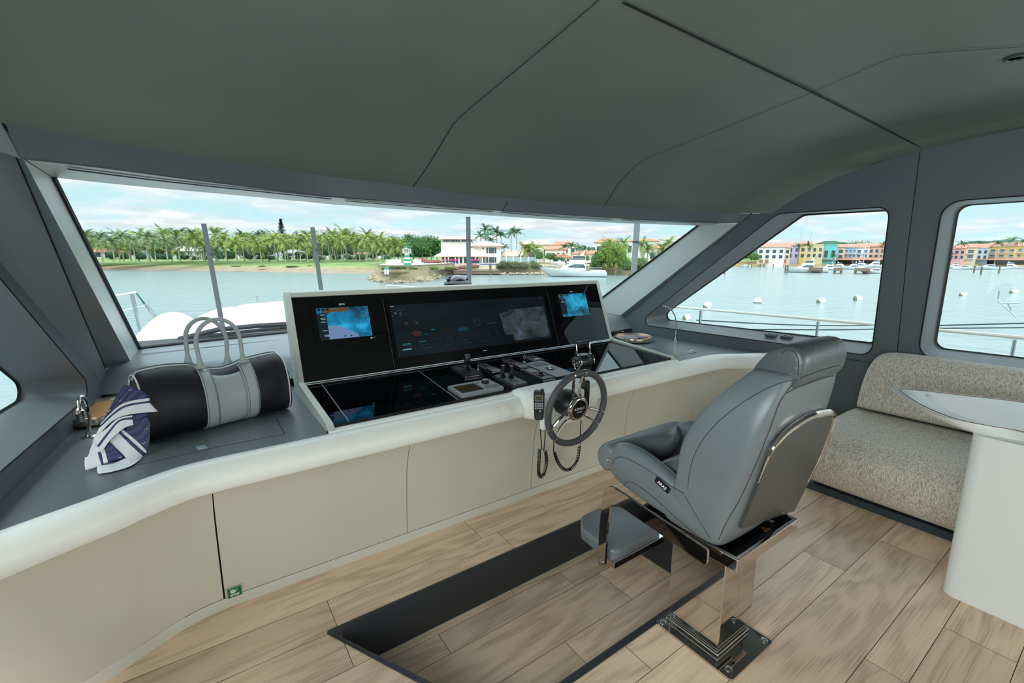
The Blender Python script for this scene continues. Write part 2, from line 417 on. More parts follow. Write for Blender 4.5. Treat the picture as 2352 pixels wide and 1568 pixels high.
rows = [-5.0, -4.77, -4.58, -4.33, -4.1, -3.86, -3.64, -3.5, -3.26, -3.02, -2.8, -2.6, -2.4, -2.16, -1.97, -1.84, -1.6, -1.4, -1.18, -.95, -.78, -.6, -.42, -.24, -.06, .12, .328, .457, .70, .887, 1.075, 1.30, 1.53, 1.745, 1.937, 2.18]
joint = {1.937: [1.152, 2.9], 1.745: [.349, 1.25, 2.7], .70: [2.463, .9], .328: [1.953, 3.3], .887: [1.25, 3.2], .457: [1.35, 2.9], .12: [2.4, 3.5]}
fl = MB(); tones = []
def planks(rows, joint, z, x0, x1, sub, clipto=None):
    for a, b in zip(rows, rows[1:]):
        js = [j for k, v in joint.items() if abs(k-a) < .02 for j in v]
        if not js: js = [rng.uniform(-1, .6), rng.uniform(1.0, 2.2), rng.uniform(2.6, 3.8)]
        xs = [x0]+sorted(js)+[x1]
        for c, d in zip(xs, xs[1:]):
            g = .0011; poly = [(c+g, a+g), (d-g, a+g), (d-g, b-g), (c+g, b-g)]
            pcs = subtract(poly, pitc) if sub else [poly]
            if clipto:
                p = poly
                for i in range(len(clipto)): p = clip(p, clipto[i], clipto[(i+1) % len(clipto)]) if len(p) > 2 else []
                pcs = [p] if len(p) > 2 else []
            t = (rng.random(), rng.random(), rng.random())
            for p in pcs:
                if abs(area(p)) < 1e-5: continue
                if area(p) < 0: p = p[::-1]
                fl.add([(q[0], q[1], z) for q in p], [list(range(len(p)))]); tones.append(t)
planks(rows, joint, 0, -1.1, 4.2, True)
prow = [1.03, 1.175, 1.326, 1.563, 1.69, 1.745]
pj = {1.03: [1.6], 1.175: [1.216], 1.326: [1.67], 1.563: [.766, 1.5], 1.69: [1.2]}
planks(prow, pj, PITZ, .2, 2.1, False, pitc)
nplank = len(tones)
sub_base = [[(-1.1, -5), (4.2, -5), (4.2, 2.6), (-1.1, 2.6)]]
fo = None
for p in subtract(sub_base[0], pitc): fl.add([(q[0], q[1], -.002) for q in p], [list(range(len(p)))], 1); tones.append((0, 0, 0))
fl.add([(q[0], q[1], PITZ-.002) for q in pitc], [list(range(4))], 1); tones.append((0, 0, 0))
fo = struct('floor', fl, [M_wood, M_slot], fix=False, sharp=0)
ca = fo.data.color_attributes.new('tone', 'FLOAT_COLOR', 'CORNER')
for p in fo.data.polygons:
    for li in p.loop_indices: ca.data[li].color = (*tones[p.index], 1)
# dark lining of the sunken footwell
pr = roundpoly(pitc, [.05, .03, .03, .03]); 
def inset(poly, d):
    out = []; n = len(poly)
    for i in range(n):
        a, p, b = Vector(poly[i-1]), Vector(poly[i]), Vector(poly[(i+1) % n]); t = (b-a).normalized(); out.append((p.x-t.y*d, p.y+t.x*d))
    return out
pm = MB()
r_out = roundpoly(inset(pitc, -.016), [.012]*4); r_in = inset(pr, .014)
prof = [(r_out, .0), (r_out, .004), (pr, .008), (r_in, .003), (inset(pr, .016), -.01), (inset(pr, .010), PITZ)]
pm.rings([[(x, y, z) for x, y in r] for r, z in prof], True, False, 0, True)
struct('trim_1', pm, M_pit, fix=False, sharp=50)

# ---------------------------------------------------------------- side walls
XR = lambda y: 4.05-.063*(y-1.2)
XL = lambda y: -.52-.107*(3.0-y) if y > 1.5 else -.6805-.03*(1.5-y)
def cz(x, y): return ceil_z(x, y)
# windscreen curves
ZG = 1.795
GT = [PZ(u, v, ZG) for u, v in [(119, 407), (319, 428), (520, 446), (700, 463), (800, 472), (1114, 494), (1318, 507), (1480, 514), (1603, 518)]]
SI = [PZ(u, v, ZG) for u, v in [(54, 366), (223, 385), (414, 410), (700, 446), (800, 456), (1150, 484), (1427, 502), (1600, 510), (1695, 512)]]
def inwall(p):
    # keep corner points on the inner face of the side wall, moved along their own sight line
    if p.x > XR(p.y)-.004: t = (4.05+.063*1.2-.004)/(p.x+.063*p.y); return CP+(p-CP)*t
    return p
GT[-1] = inwall(GT[-1]); SI[-1] = inwall(SI[-1])
def on_si(u, v):
    r = ray(u, v); best = None
    for a, b in zip(SI, SI[1:]):
        d = b-a; n = Vector((-d.y, d.x, 0)); t = (a-CP).dot(n)/r.dot(n); p = CP+r*t; s = (p-a).dot(d)/d.dot(d)
        e = max(0, -s, s-1)
        if best is None or e < best[0]: best = (e, p)
    return best[1]
HT = [on_si(u, v) for u, v in [(5, 283), (200, 317), (395, 350), (700, 398), (948, 428), (1107, 450), (1386, 472), (1639, 487), (1726, 490)]]
HT[-1] = inwall(HT[-1])
HTs = [p for p in smooth_path(HT, 6)]
FE = [Vector((XL(1.95), 1.93, 1.87))]+HTs+[Vector((XR(1.98), 1.98, 1.853))]
FEy = [(p.x, p.y) for p in FE]; FEz = [(p.x, p.z) for p in FE]
gw = [(0, 0), (.2, .13), (.4, .22), (.66, .295), (.92, .35), (1.37, .39), (2.2, .40)]
gc = [(0, 0), (.22, .10), (.65, .215), (1.0, .265), (1.7, .31), (2.6, .33), (9, .33)]
def sstep(t): t = max(0, min(1, t)); return t*t*(3-2*t)
def ceil_z(x, y):
    d = max(0, interp(FEy, x)-y); w = sstep((abs(x-1.725)-1.2)/1.05)
    z = interp(FEz, x)+(1-w)*interp(gc, d)+w*interp(gw, d)
    dist = min(XR(y)-x, x-XL(y)); return z+.045*sstep(dist/.5)*sstep(d/.5)
yfs = {}
cm = MB(); NX, NY = 120, 50; rowsP = []
for j in range(NY+1):
    row = []
    for i in range(NX+1):
        s = i/NX; x0 = XL(1.95)+(XR(1.98)-XL(1.95))*s; yf = interp(FEy, x0)
        t = (j/NY)**1.6; y = yf+(-5.0-yf)*t
        if j == 0:
            for _ in range(12): x_ = XL(y)+(XR(y)-XL(y))*s; y = .5*y+.5*interp(FEy, x_)
            yfs[i] = y
        else: yf = yfs[i]; y = yf+(-5.0-yf)*t
        x = XL(y)+(XR(y)-XL(y))*s; y2 = min(y, interp(FEy, x)); row.append(Vector((x, y2, ceil_z(x, y2))))
    rowsP.append(row)
cm.grid(rowsP)
M_ceil2 = M_ceil
struct('ceiling', cm, M_ceil, fix=False, sharp=0)
def ceil_hit(u, v):
    r = ray(u, v); t0 = .3; prev = None
    t = .3
    while t < 6:
        p = CP+r*t
        if p.z >= ceil_z(p.x, p.y): return p
        t += .004
    return CP+r*3
def seam(name, pix, w=.006, off=.006, n=24):
    pts = []
    for (a, b) in zip(pix, pix[1:]):
        for k in range(n): pts.append((a[0]+(b[0]-a[0])*k/n, a[1]+(b[1]-a[1])*k/n))
    pts.append(pix[-1]); P = [ceil_hit(*p) for p in pts]
    m = MB(); rr = []
    for i, p in enumerate(P):
        t = (P[min(i+1, len(P)-1)]-P[max(i-1, 0)]).normalized(); s = t.cross(Vector((0, 0, 1))).normalized()*w/2
        rr.append([p-s-Vector((0, 0, off)), p+s-Vector((0, 0, off))])
    m.grid(rr); return struct(name, m, M_slot, fix=False)
sm_p = lambda pts, n=5: [(p.x, p.y) for p in smooth_path([(a, b, 0) for a, b in pts], n)]
seam('trim_2', [(1430, 0), (1865, 208), (2116, 337)], .011)
seam('trim_3', sm_p([(1375, -5), (1220, 128), (1065, 258), (1030, 300), (985, 375), (948, 428)]), .004, n=4)
seam('trim_4', sm_p([(1390, 470), (1425, 415), (1465, 375), (1510, 352), (1680, 285), (1865, 209), (2040, 133), (2090, 122), (2200, 113), (2352, 103)]), .004, n=4)

# window outlines (y, z)
W1o = roundpoly([(3.25, .79), (1.93, 1.845), (1.205, 1.84), (1.19, .79)], [.06, .16, .07, .07])
W1g = roundpoly([(3.10, .845), (1.80, 1.845), (1.225, 1.835), (1.215, .855)], [.05, .1, .05, .03])
W2o = roundpoly([(.925, .82), (.925, 1.85), (-1.35, 1.86), (-1.35, .82)], .10)
W2g = roundpoly([(.89, .875), (.89, 1.835), (-1.31, 1.845), (-1.31, .875)], .06)
W3o = [(y-2.6, z) for y, z in W2o]; W3g = [(y-2.6, z) for y, z in W2g]
def wall(side):
    X = XR if side > 0 else XL
    # wall outline in (y,z): from aft, along the ceiling to front
    top = []
    for k in range(60):
        y = -5.0+(1.97+5.0)*k/59; top.append((y, (ceil_z(X(y), y))+.06))
    out = [(-5.0, -.01)]+top+[(3.70, .93), (4.0, .88), (4.0, .685), (1.45, .685), (1.45, -.01)]
    m = MB(); m.prism(out, 0, .04, 0, [W1o[::-1], W2o[::-1], W3o[::-1]])
    m.v = [Vector((X(p.x)+side*p.z, p.x, p.y)) for p in m.v]
    wo = struct('wall_right' if side > 0 else 'wall_left', m, M_greyd)
    D = .15 if side > 0 else .19
    for i, (o, g) in enumerate(((W1o, W1g), (W2o, W2g), (W3o, W3g))):
        nm = 'window_%d' % (i+1+(3 if side < 0 else 0))
        r = MB(); P = lambda q, d: Vector((X(q[0])+side*d, q[0], q[1]))
        cy = sum(q[0] for q in o)/len(o); czz = sum(q[1] for q in o)/len(o)
        so = [(cy+(q[0]-cy)*1.010, czz+(q[1]-czz)*1.012) for q in o]
        si = [(cy+(q[0]-cy)*.996, czz+(q[1]-czz)*.996) for q in o]
        r.rings([[P(q, -.001) for q in so], [P(q, -.006) for q in o], [P(q, .002) for q in si], [P(g[k], D*.97) for k in range(len(g))]], True, False, 0, True)
        w = struct(nm, r, M_grey, fix=False, sharp=40)
        gk = MB(); cyg = sum(q[0] for q in g)/len(g); czg = sum(q[1] for q in g)/len(g)
        def sc_(q, d):  # inset toward the middle by a distance
            v = Vector((q[0]-cyg, q[1]-czg)); l = v.length; return (cyg+v.x*(1-d/l), czg+v.y*(1-d/l))
        gk.rings([[P(sc_(q, -.006), D*.96) for q in g], [P(sc_(q, .012), D*.94) for q in g], [P(sc_(q, .014), D*1.0) for q in g]], True, False, 0, True)
        k = obj('gasket', gk, M_black, w, fix=False, sharp=0)
        es_ = MB(); es_.tube([P((cy+(q[0]-cy)*1.006, czz+(q[1]-czz)*1.007), -.005) for q in o], .0035, 5, loop=True); obj('edge_seam', es_, M_slot, w, fix=False, sharp=0)
        pn = MB(); g2 = [sc_(q, .008) for q in g]; pn.add([P(q, D*.99) for q in g2], [list(range(len(g2)))]); obj('pane', pn, M_glass2, w, fix=False, sharp=0)
    return wo
wall(1); wall(-1)
# vertical seam of the right wall and a groove under the side window
def wall_strip(name, pts, w, side=1, mt=None, off=.003):
    X = XR if side > 0 else XL
    m = MB(); rr = []
    for i, p in enumerate(pts):
        a = Vector(pts[max(i-1, 0)]); b = Vector(pts[min(i+1, len(pts)-1)]); t = (b-a).normalized(); s = (-t.y*w/2, t.x*w/2)
        rr.append([(X(p[0])-side*off, p[0]+s[0], p[1]+s[1]), (X(p[0])-side*off, p[0]-s[0], p[1]-s[1])])
    m.grid(rr); return struct(name, m, mt or M_slot, fix=False)
def on_wall(u, v, side=1):
    if side > 0: p = PP(u, v, (4.05, 1.2, 0), (1, .063, 0))
    else: p = PP(u, v, (-.6, 1.2, 0), (1, -.063, 0))
    return (p.y, p.z)
wall_strip('trim_5', [on_wall(2115, 336), on_wall(2084, 578), on_wall(2060, 820), (1.07, .3)], .004)
wall_strip('trim_6', [(1.5, .735), (.9, .738), (-1.4, .74)], .003)

# ---------------------------------------------------------------- windscreen, header, pillars
xc = 1.725
def gb(s):  # bottom curve of the windscreen
    x = -.33+(3.78+.33)*s; return Vector((x, 4.08-.047*(x-xc)**2, .90))
def curve_at(P, s):
    L = [0]
    for a, b in zip(P, P[1:]): L.append(L[-1]+(b-a).length)
    t = s*L[-1]
    for i in range(len(P)-1):
        if t <= L[i+1]+1e-9: return P[i].lerp(P[i+1], (t-L[i])/(L[i+1]-L[i]))
    return P[-1].copy()
GTs = smooth_path(GT, 6); SIs = smooth_path(SI, 6)
NS = 48
w = MB(); w.grid([[gb(i/NS).lerp(curve_at(GTs, i/NS), j/12) for i in range(NS+1)] for j in range(13)])
ws = MB()   # black frit edge around the windscreen is the window structure, panes its child
def edge_strip(a, b, wd):
    return None
fr = MB()
def P_ws(s, t): return gb(s).lerp(curve_at(GTs, s), t)
fr.tube([P_ws(0, k/12)+Vector((.004, -.004, 0)) for k in range(13)], .011, 6)
fr.tube([P_ws(1, k/12)+Vector((-.004, -.004, 0)) for k in range(13)], .011, 6)
fr.tube([P_ws(k/NS, 0)+Vector((0, -.006, .004)) for k in range(NS+1)], .011, 6)
wsf = struct('window_7', fr, M_black)
obj('pane', w, M_glass, wsf, fix=False, sharp=0)
# soffit strip with defroster slots
st = MB(); st.grid([[curve_at(GTs, i/NS) for i in range(NS+1)], [curve_at(GTs, i/NS).lerp(curve_at(SIs, i/NS), .93)+Vector((0, 0, .002)) for i in range(NS+1)], [curve_at(SIs, i/NS)+Vector((0, 0, .008)) for i in range(NS+1)]])
sof = struct('trim_7', st, mat('satin_reveal', 'bcc4c1', .32), fix=False, sharp=60)
for pix in ([(155, 388), (350, 413), (560, 436), (762, 457)], [(792, 461), (960, 475), (1132, 486)], [(1150, 487.5), (1280, 498), (1407, 505)], [(1427, 505.5), (1540, 510), (1650, 512.5)]):
    P = smooth_path([PZ(u, v, ZG-.005) for u, v in pix], 8); m = MB()
    m.grid([[p+Vector((0, d, 0)) for p in P] for d in (-.020, .020)]); obj('air_slot', m, M_slot, sof, fix=False)
# header band
hd = MB(); hrow = []
for t, dz in ((0, 0), (.06, -.0), (1, 0)):
    hrow.append([curve_at(SIs, i/NS).lerp(curve_at(HTs, i/NS), t)+Vector((0, -.012 if t == .06 else 0, 0)) for i in range(NS+1)])
hd.grid(hrow); struct('trim_8', hd, M_greyd, fix=False, sharp=50)
sl = MB(); a, b = on_si(1165, 461), on_si(1150, 487); a.y -= .012; b.y -= .014
sl.quad(a, b, b+Vector((.004, 0, 0)), a+Vector((.004, 0, 0))); struct('trim_9', sl, M_slot, fix=False)
# pillars
def pillar(side, name_a, name_b):
    s = 0 if side < 0 else 1
    g0, g1 = gb(s), curve_at(GTs, s); i1 = curve_at(SIs, s)
    i0 = PZ(300, 830, .865) if side < 0 else PZ(1425, 724, .865)
    if side > 0: w0 = PZ(1449, 726, .86); w1 = HT[-1].copy()
    else: w0 = PZ(243, 846, .86); w1 = HT[0].copy()
    m = MB(); rows_ = []
    for t in [k/10 for k in range(11)]:
        a = g0.lerp(g1, t); b = i0.lerp(i1, t); rows_.append([a, a.lerp(b, .5), b])
    # extend down below the ledge
    m.grid(rows_); struct(name_a, m, _m['satin_reveal'], fix=False, sharp=30)
    X = XR if side > 0 else XL
    m = MB(); rows_ = []
    wt0 = Vector((X(3.42), 3.42, .80)); wt1 = Vector((X(1.99), 1.985, 1.853 if side > 0 else 1.87))
    for t in [k/12 for k in range(13)]:
        b = i0.lerp(i1, t); c = w0.lerp(w1, t)
        d = wt0.lerp(wt1, t)
        rows_.append([b, c, d])
    m.grid(rows_)
    # upper gap between header end and ceiling
    if side > 0: m.add([i1, w1, wt1], [(0, 1, 2)])
    else: m.add([i1, w1, wt1], [(0, 1, 2)])
    struct(name_b, m, M_grey if side < 0 else M_greyd, fix=False, sharp=20)
    m = MB(); o = Vector((0, -.004, 0)); q = Vector((.0, -.004, .004))
    m.tube([w0+o, w1+o], .0022, 5); struct('trim_1%d' % (6 if side < 0 else 7), m, M_slot)
pillar(-1, 'trim_10', 'trim_11'); pillar(1, 'trim_12', 'trim_13')
for q_, (a, b, c) in enumerate(((GTs[0], SIs[0], HTs[0]), (GTs[-1], SIs[-1], HTs[-1]))):
    m = MB(); m.tube([a+Vector((0, 0, .003)), b+Vector((0, 0, .006)), c+Vector((0, 0, .004))], .0045, 6); struct('trim_%d' % (18+q_), m, M_slot)
# ledge under the windscreen
fe = [(-.53, 3.50), (.0, 3.36), (.52, 3.25), (1.7, 3.20), (2.9, 3.25), (3.5, 3.38), (3.96, 3.44)]
fep = smooth_path([(x, y, 0) for x, y in fe], 8)
lg = MB(); rr = [[], [], [], [], [], [], []]
n = len(fep)
for i, p in enumerate(fep):
    s = i/(n-1); bk = gb(s)+Vector((0, .03, 0))
    if i == 0: bk.x = -.56
    if i == n-1: bk.x = 3.96
    f = Vector((p.x, p.y, 0))
    rr[0].append(bk); rr[1].append(Vector((f.x, f.y+.12, .872))); rr[2].append(Vector((f.x, f.y+.03, .862))); rr[3].append(Vector((f.x, f.y-.005, .845)))
    rr[4].append(Vector((f.x, f.y-.03, .815))); rr[5].append(Vector((f.x, f.y-.12, .735))); rr[6].append(Vector((f.x, f.y+.03, .725)))
lg.grid(rr); ends = []
for k in (0, n-1): lg.add([r[k] for r in rr[1:]], [list(range(6))])
ld = struct('trim_14', lg, M_grey, fix=False, sharp=60)
m = MB()
for a, b in (((325, 814), (680, 777)),):
    A = PZ(a[0], a[1], .885); B = PZ(b[0], b[1], .885); m.quad(A+Vector((0, 0, .003)), B+Vector((0, 0, .003)), B+Vector((0, .012, .003)), A+Vector((0, .012, .003)))
obj('air_slot', m, M_slot, ld, fix=False)
# dark gap behind the worktops
bk = MB(); bk.grid([[Vector((p.x, p.y+.05, z)) for p in fep] for z in (.60, .74)]); struct('trim_15', bk, M_black, fix=False)
# downlight in the ceiling
p = ceil_hit(2333, 130); dl = thing('downlight', 'small round dark recessed ceiling spotlight near the right edge', 'light', p+Vector((0, 0, -.004)))
m = MB(); m.lathe([(.034, 0), (.034, -.004), (.026, -.006), (.024, 0)], n=24); obj('bezel', m, M_dgplas, dl, world=False)
m = MB(); m.lathe([(.001, -.001), (.024, -.001)], n=20); obj('lens', m, M_slot, dl, world=False)
# aft frame so the saloon ends in a doorway
m = MB(); m.box(-1.1, 4.6, -5.1, -5.0, 2.0, 2.4); m.box(-1.1, -.5, -5.1, -5.0, 0, 2.0); m.box(3.9, 4.6, -5.1, -5.0, 0, 2.0); struct('wall_back', m, M_greyd)
# ---------------------------------------------------------------- cabinet below the dash
inner = [(-.90, 1.725), (-.78, 1.79), (-.66, 1.855), (-.55, 1.914), (-.44, 1.968), (-.33, 2.020), (-.24, 2.075), (-.128, 2.125), (-.023, 2.143), (.145, 2.145)]
inner = inner+[(x, 2.145) for x in (.5, 1.0, 1.5, 2.0, 2.5, 3.0)]+[(3.45-x, y) for x, y in inner[::-1]]
innp = [(p.x, p.y) for p in smooth_path([(x, y, 0) for x, y in inner], 4)]
def sweep(path, prof, mb, mi=0):  # prof (outward n, z), outward = aft (-y side)
    rr = [[(q[0], q[1], z) for q in offset2(path, -n)] for n, z in prof]; mb.grid(rr, mi); return mb
cab = thing('helm_cabinet', 'long cream cabinet under the dash with padded white edge and flush door panels', 'cabinet', (1.725, 2.2, 0))
m = MB(); sweep(innp, [(0, .66), (0, .688), (.012, .693), (.045, .696), (.070, .690), (.092, .672), (.108, .645), (.112, .622), (.110, .60), (.103, .586), (.093, .578), (.06, .578)], m)
obj('padded_edge', m, M_white, cab, fix=False, sharp=0)
fasc = [(.096, .580), (.090, .574), (.060, .50), (.038, .42), (.018, .25), (.004, .06), (.002, .049)]
def sub_path(path, x0, x1):
    out = []
    for a, b in zip(path, path[1:]):
        for xx in (x0, x1):
            if a[0] < xx < b[0]: t = (xx-a[0])/(b[0]-a[0]); out.append((xx, a[1]+(b[1]-a[1])*t))
        if x0 <= b[0] <= x1: out.append(b)
    if x0 <= path[0][0]: out.insert(0, path[0])
    return sorted(set(out))
edges = [-.91, -.022, .811, 1.640, 2.487, 3.315, 3.47, 4.36]
for i, (a, b) in enumerate(zip(edges, edges[1:])):
    pth = sub_path(innp, a+(.0035 if i == 1 else .0012), b-(.0035 if i == 0 else .0012))
    if i == 5: pth = sub_path(innp, a, b)
    m = MB(); sweep(pth, fasc, m); obj('door_panel', m, M_cab, cab, fix=False, sharp=0)
m = MB(); sweep(innp, [(n-.006, z) for n, z in fasc], m); obj('carcass', m, M_slot, cab, fix=False, sharp=0)
m = MB(); sweep(innp, [(.004, .048), (.005, .046), (.005, .0)], m); obj('toe_kick', m, M_cab, cab, fix=False, sharp=0)
# green beacon sticker low on the second door
def on_fascia(u, v):  # plane of the door face (leans)
    return PP(u, v, (0, 2.145, 0), Vector((0, .35, .035)).normalized())
stk = thing('sticker', 'small green square EPIRB sticker low on the cream cabinet', 'sticker', (.0, 2.13, .06))
q = [PP(u, v, (0, 2.135, .1), (0, 1, .06)) for u, v in ((524, 1374), (551, 1365), (551, 1347), (522, 1353))]
q0 = q[0]; ex = (q[1]-q0).normalized(); wdt = .052; hgt = .046
F = frame(q0, (1, 0, 0), (0, -.06, 1)); F = F @ Matrix.Translation((0, 0, .002))
m = MB(); m.box(-.003, wdt+.003, -.003, hgt+.003, 0, .0006); m.xf(F); obj('backing', m, mat('pale_sticker', 'b9bdae', .4), stk)
m = MB(); m.box(0, wdt, 0, hgt, .0006, .0012); m.xf(F); obj('green_face', m, mat('sign_green', '0c6b35', .4), stk)
obj('lettering', text_mb('EPIRB', .014, F @ Matrix.Translation((wdt/2, .010, .0014)), bold=.0004), M_txt, stk, fix=False)
m = MB(); m.lathe([(.0095, 0), (.0095, .0004)], (wdt*.38, .029, .0014), 12); m.box(wdt*.5, wdt*.62, .022, .034, .0014, .0018); m.tube([(wdt*.62, .03, .0016), (wdt*.74, .040, .0016)], .0012, 4); m.tube([(wdt*.3, .03, .0016), (wdt*.2, .040, .0016)], .0012, 4); m.xf(F)
obj('symbol', m, M_txt, stk)
# ---------------------------------------------------------------- worktops left and right
def worktop(nm, side, label):
    X = XL if side < 0 else XR
    fr_ = [p for p in innp if (p[0] <= .47 if side < 0 else p[0] >= 3.09)]
    if side < 0: poly = fr_+[(.47, 2.145), (.47, 3.42), (XL(3.42)-.02, 3.42), (-.90, 2.2)]
    else: poly = [(3.09, 2.145)]+fr_+[(4.35, 2.2), (XR(3.42)+.02, 3.42), (3.09, 3.42)]
    m = MB(); m.prism(poly, .650, .684); o = obj(nm, m, M_work, None, fix=True); tag(o, label, 'worktop'); return o
wl = worktop('worktop', -1, 'smooth grey leather worktop under the navy duffel bag')
wr = worktop('worktop', 1, 'smooth grey leather worktop at starboard under the right gooseneck lamp')
def hatch(par, pix, z=.684, w=.0035):
    P = [PZ(u, v, z+.0006) for u, v in pix]; m = MB()
    for a, b in zip(P, P[1:]):
        t = (b-a).normalized(); s = Vector((-t.y, t.x, 0))*w/2; m.quad(a-s, b-s, b+s, a+s)
    return obj('hatch_seam', m, M_slot, par, fix=False)
hatch(wl, [(635, 962), (654, 996), (480, 1030), (345, 1062), (318, 1066)])
hatch(wr, [(1440, 800), (1538, 821.5), (1639, 801)])
# black trim line where the worktop meets the padded edge
for par, cond in ((wl, lambda x: x <= .47), (wr, lambda x: x >= 3.09)):
    pp = [p for p in innp if cond(p[0])]; m = MB(); o1 = offset2(pp, .003); m.grid([[(a[0], a[1], .6855) for a in offset2(pp, -.001)], [(a[0], a[1], .6855) for a in o1]]); obj('edge_gap', m, M_slot, par, fix=False)
# tape piece and clear latch
t = MB(); p = PZ(463, 1027, .686); t.cbox((p.x, p.y, .6852), (.034, .05, .0012), rot=.2)
o = obj('tape', t, mat('clear_tape', '9fb4bd', .15, spec=.8)); tag(o, 'short strip of clear tape stuck over the hatch edge in front of the bag', 'tape')
p = PZ(1588, 809, .686); t = MB(); t.tube([p+Vector((-.035, 0, .002)), p+Vector((-.01, 0, .018)), p+Vector((.02, -.01, .018)), p+Vector((.04, -.012, .002))], .006, 8)
o = obj('latch', t, mat('clear_plastic', 'dfe6e8', .1, spec=.8)); tag(o, 'small clear plastic pull latch on the right worktop hatch', 'latch')
# ---------------------------------------------------------------- dash housing with screens
DX0, DX1 = .49, 3.07
dash = thing('dash_console', 'wide helm console with black glass screens in a pale grey frame', 'console', (1.78, 2.6, .69))
def dz(y): return .712+.0615*(y-2.2)
m = MB(); m.box(DX0, DX1, 2.195, 2.86, .66, .70)
for k in (4, 5, 6, 7): pass
m = MB(); v = [(x, y, z) for x in (DX0, DX1) for y, z in ((2.195, .66), (2.86, .66), (2.86, dz(2.86)), (2.195, dz(2.195)))]
m.add(v, [(0, 3, 2, 1), (4, 5, 6, 7), (0, 1, 5, 4), (3, 7, 6, 2), (0, 4, 7, 3), (1, 2, 6, 5)])
dtop = obj('dash_glass', m, M_bglass, dash)
m = MB()
for pix in ([(739, 882), (801, 967)], [(739, 882), (961, 851)], [(961, 851), (1052, 918)]):
    for a, b in zip(pix, pix[1:]):
        A, B = [PP(u, v, (0, 2.2, .7135), (0, -.0615, 1)) for u, v in (a, b)]; tt = (B-A).normalized(); s = Vector((-tt.y, tt.x, 0))*(.0016 if pix[0][0] == 739 and pix[1][0] == 961 else .0024); m.quad(A-s, B-s, B+s, A+s)
obj('inlay_line', m, mat('inlay_grey', '8d9496', .3), dtop, fix=False)
side_prof = [(2.150, .66), (2.150, .697), (2.2, .722), (2.845, .772), (3.045, 1.283), (3.06, 1.296), (3.085, 1.290), (3.12, 1.25), (2.99, .66)]
for x0, x1 in ((DX0-.034, DX0), (DX1, DX1+.034)):
    m = MB(); m.prism(side_prof, x0, x1); m.v = [Vector((p.z, p.x, p.y)) for p in m.v]; obj('side_cheek', m, mat('pale_grey_frame', 'bfc3b6', .4), dash, bevel=.006)
M_fr = _m['pale_grey_frame']
m = MB(); m.prism([(3.040, 1.262), (3.046, 1.286), (3.06, 1.296), (3.085, 1.290), (3.12, 1.25), (3.11, 1.22), (3.05, 1.24)], DX0-.001, DX1+.001); m.v = [Vector((p.z, p.x, p.y)) for p in m.v]; obj('top_rail', m, M_fr, dash, bevel=.004)
m = MB(); m.prism([(2.98, .66), (3.11, 1.24), (3.09, 1.24), (2.95, .66)], DX0, DX1); m.v = [Vector((p.z, p.x, p.y)) for p in m.v]; obj('rear_panel', m, M_dgplas, dash)
m = MB(); m.box(DX0-.034, DX1+.034, 2.143, 2.196, .66, .6975); obj('front_lip', m, M_white, dash, bevel=.004)
# screen plane
SB, ST_ = Vector((0, 2.85, .757)), Vector((0, 3.045, 1.266))
sn = Vector((0, -(ST_.z-SB.z), ST_.y-SB.y)).normalized()   # faces the helm
def SCR(u, v, off=0): return PP(u, v, SB+sn*off, sn)
m = MB(); m.quad((DX0, SB.y, SB.z), (DX1, SB.y, SB.z), (DX1, ST_.y, ST_.z), (DX0, ST_.y, ST_.z)); sg = obj('screen_glass', m, M_bglass, dash, fix=False)
m = MB(); m.tube([(DX0, 2.838, .764), (DX1, 2.838, .764)], .006, 8); m.tube([(DX0, 2.823, .758), (DX1, 2.823, .758)], .0035, 8); obj('chrome_strip', m, M_steel, dash)
def rect_on_screen(pix):
    P = [SCR(*p) for p in pix]  # tl tr br bl
    ey = (ST_-SB).normalized()
    x0 = (P[0].x+P[3].x)/2; x1 = (P[1].x+P[2].x)/2
    t0 = ((P[3]-SB).dot(ey)+(P[2]-SB).dot(ey))/2; t1 = ((P[0]-SB).dot(ey)+(P[1]-SB).dot(ey))/2
    return x0, x1, t0, t1
def scr_pt(x, t, off): e = (ST_-SB).normalized(); return Vector((x, 0, 0))+SB+e*t+sn*off
def screen_quad(x0, x1, t0, t1, off, mb=None, mi=0):
    mb = mb or MB(); mb.quad(scr_pt(x0, t0, off), scr_pt(x1, t0, off), scr_pt(x1, t1, off), scr_pt(x0, t1, off), mi, uv=True); return mb
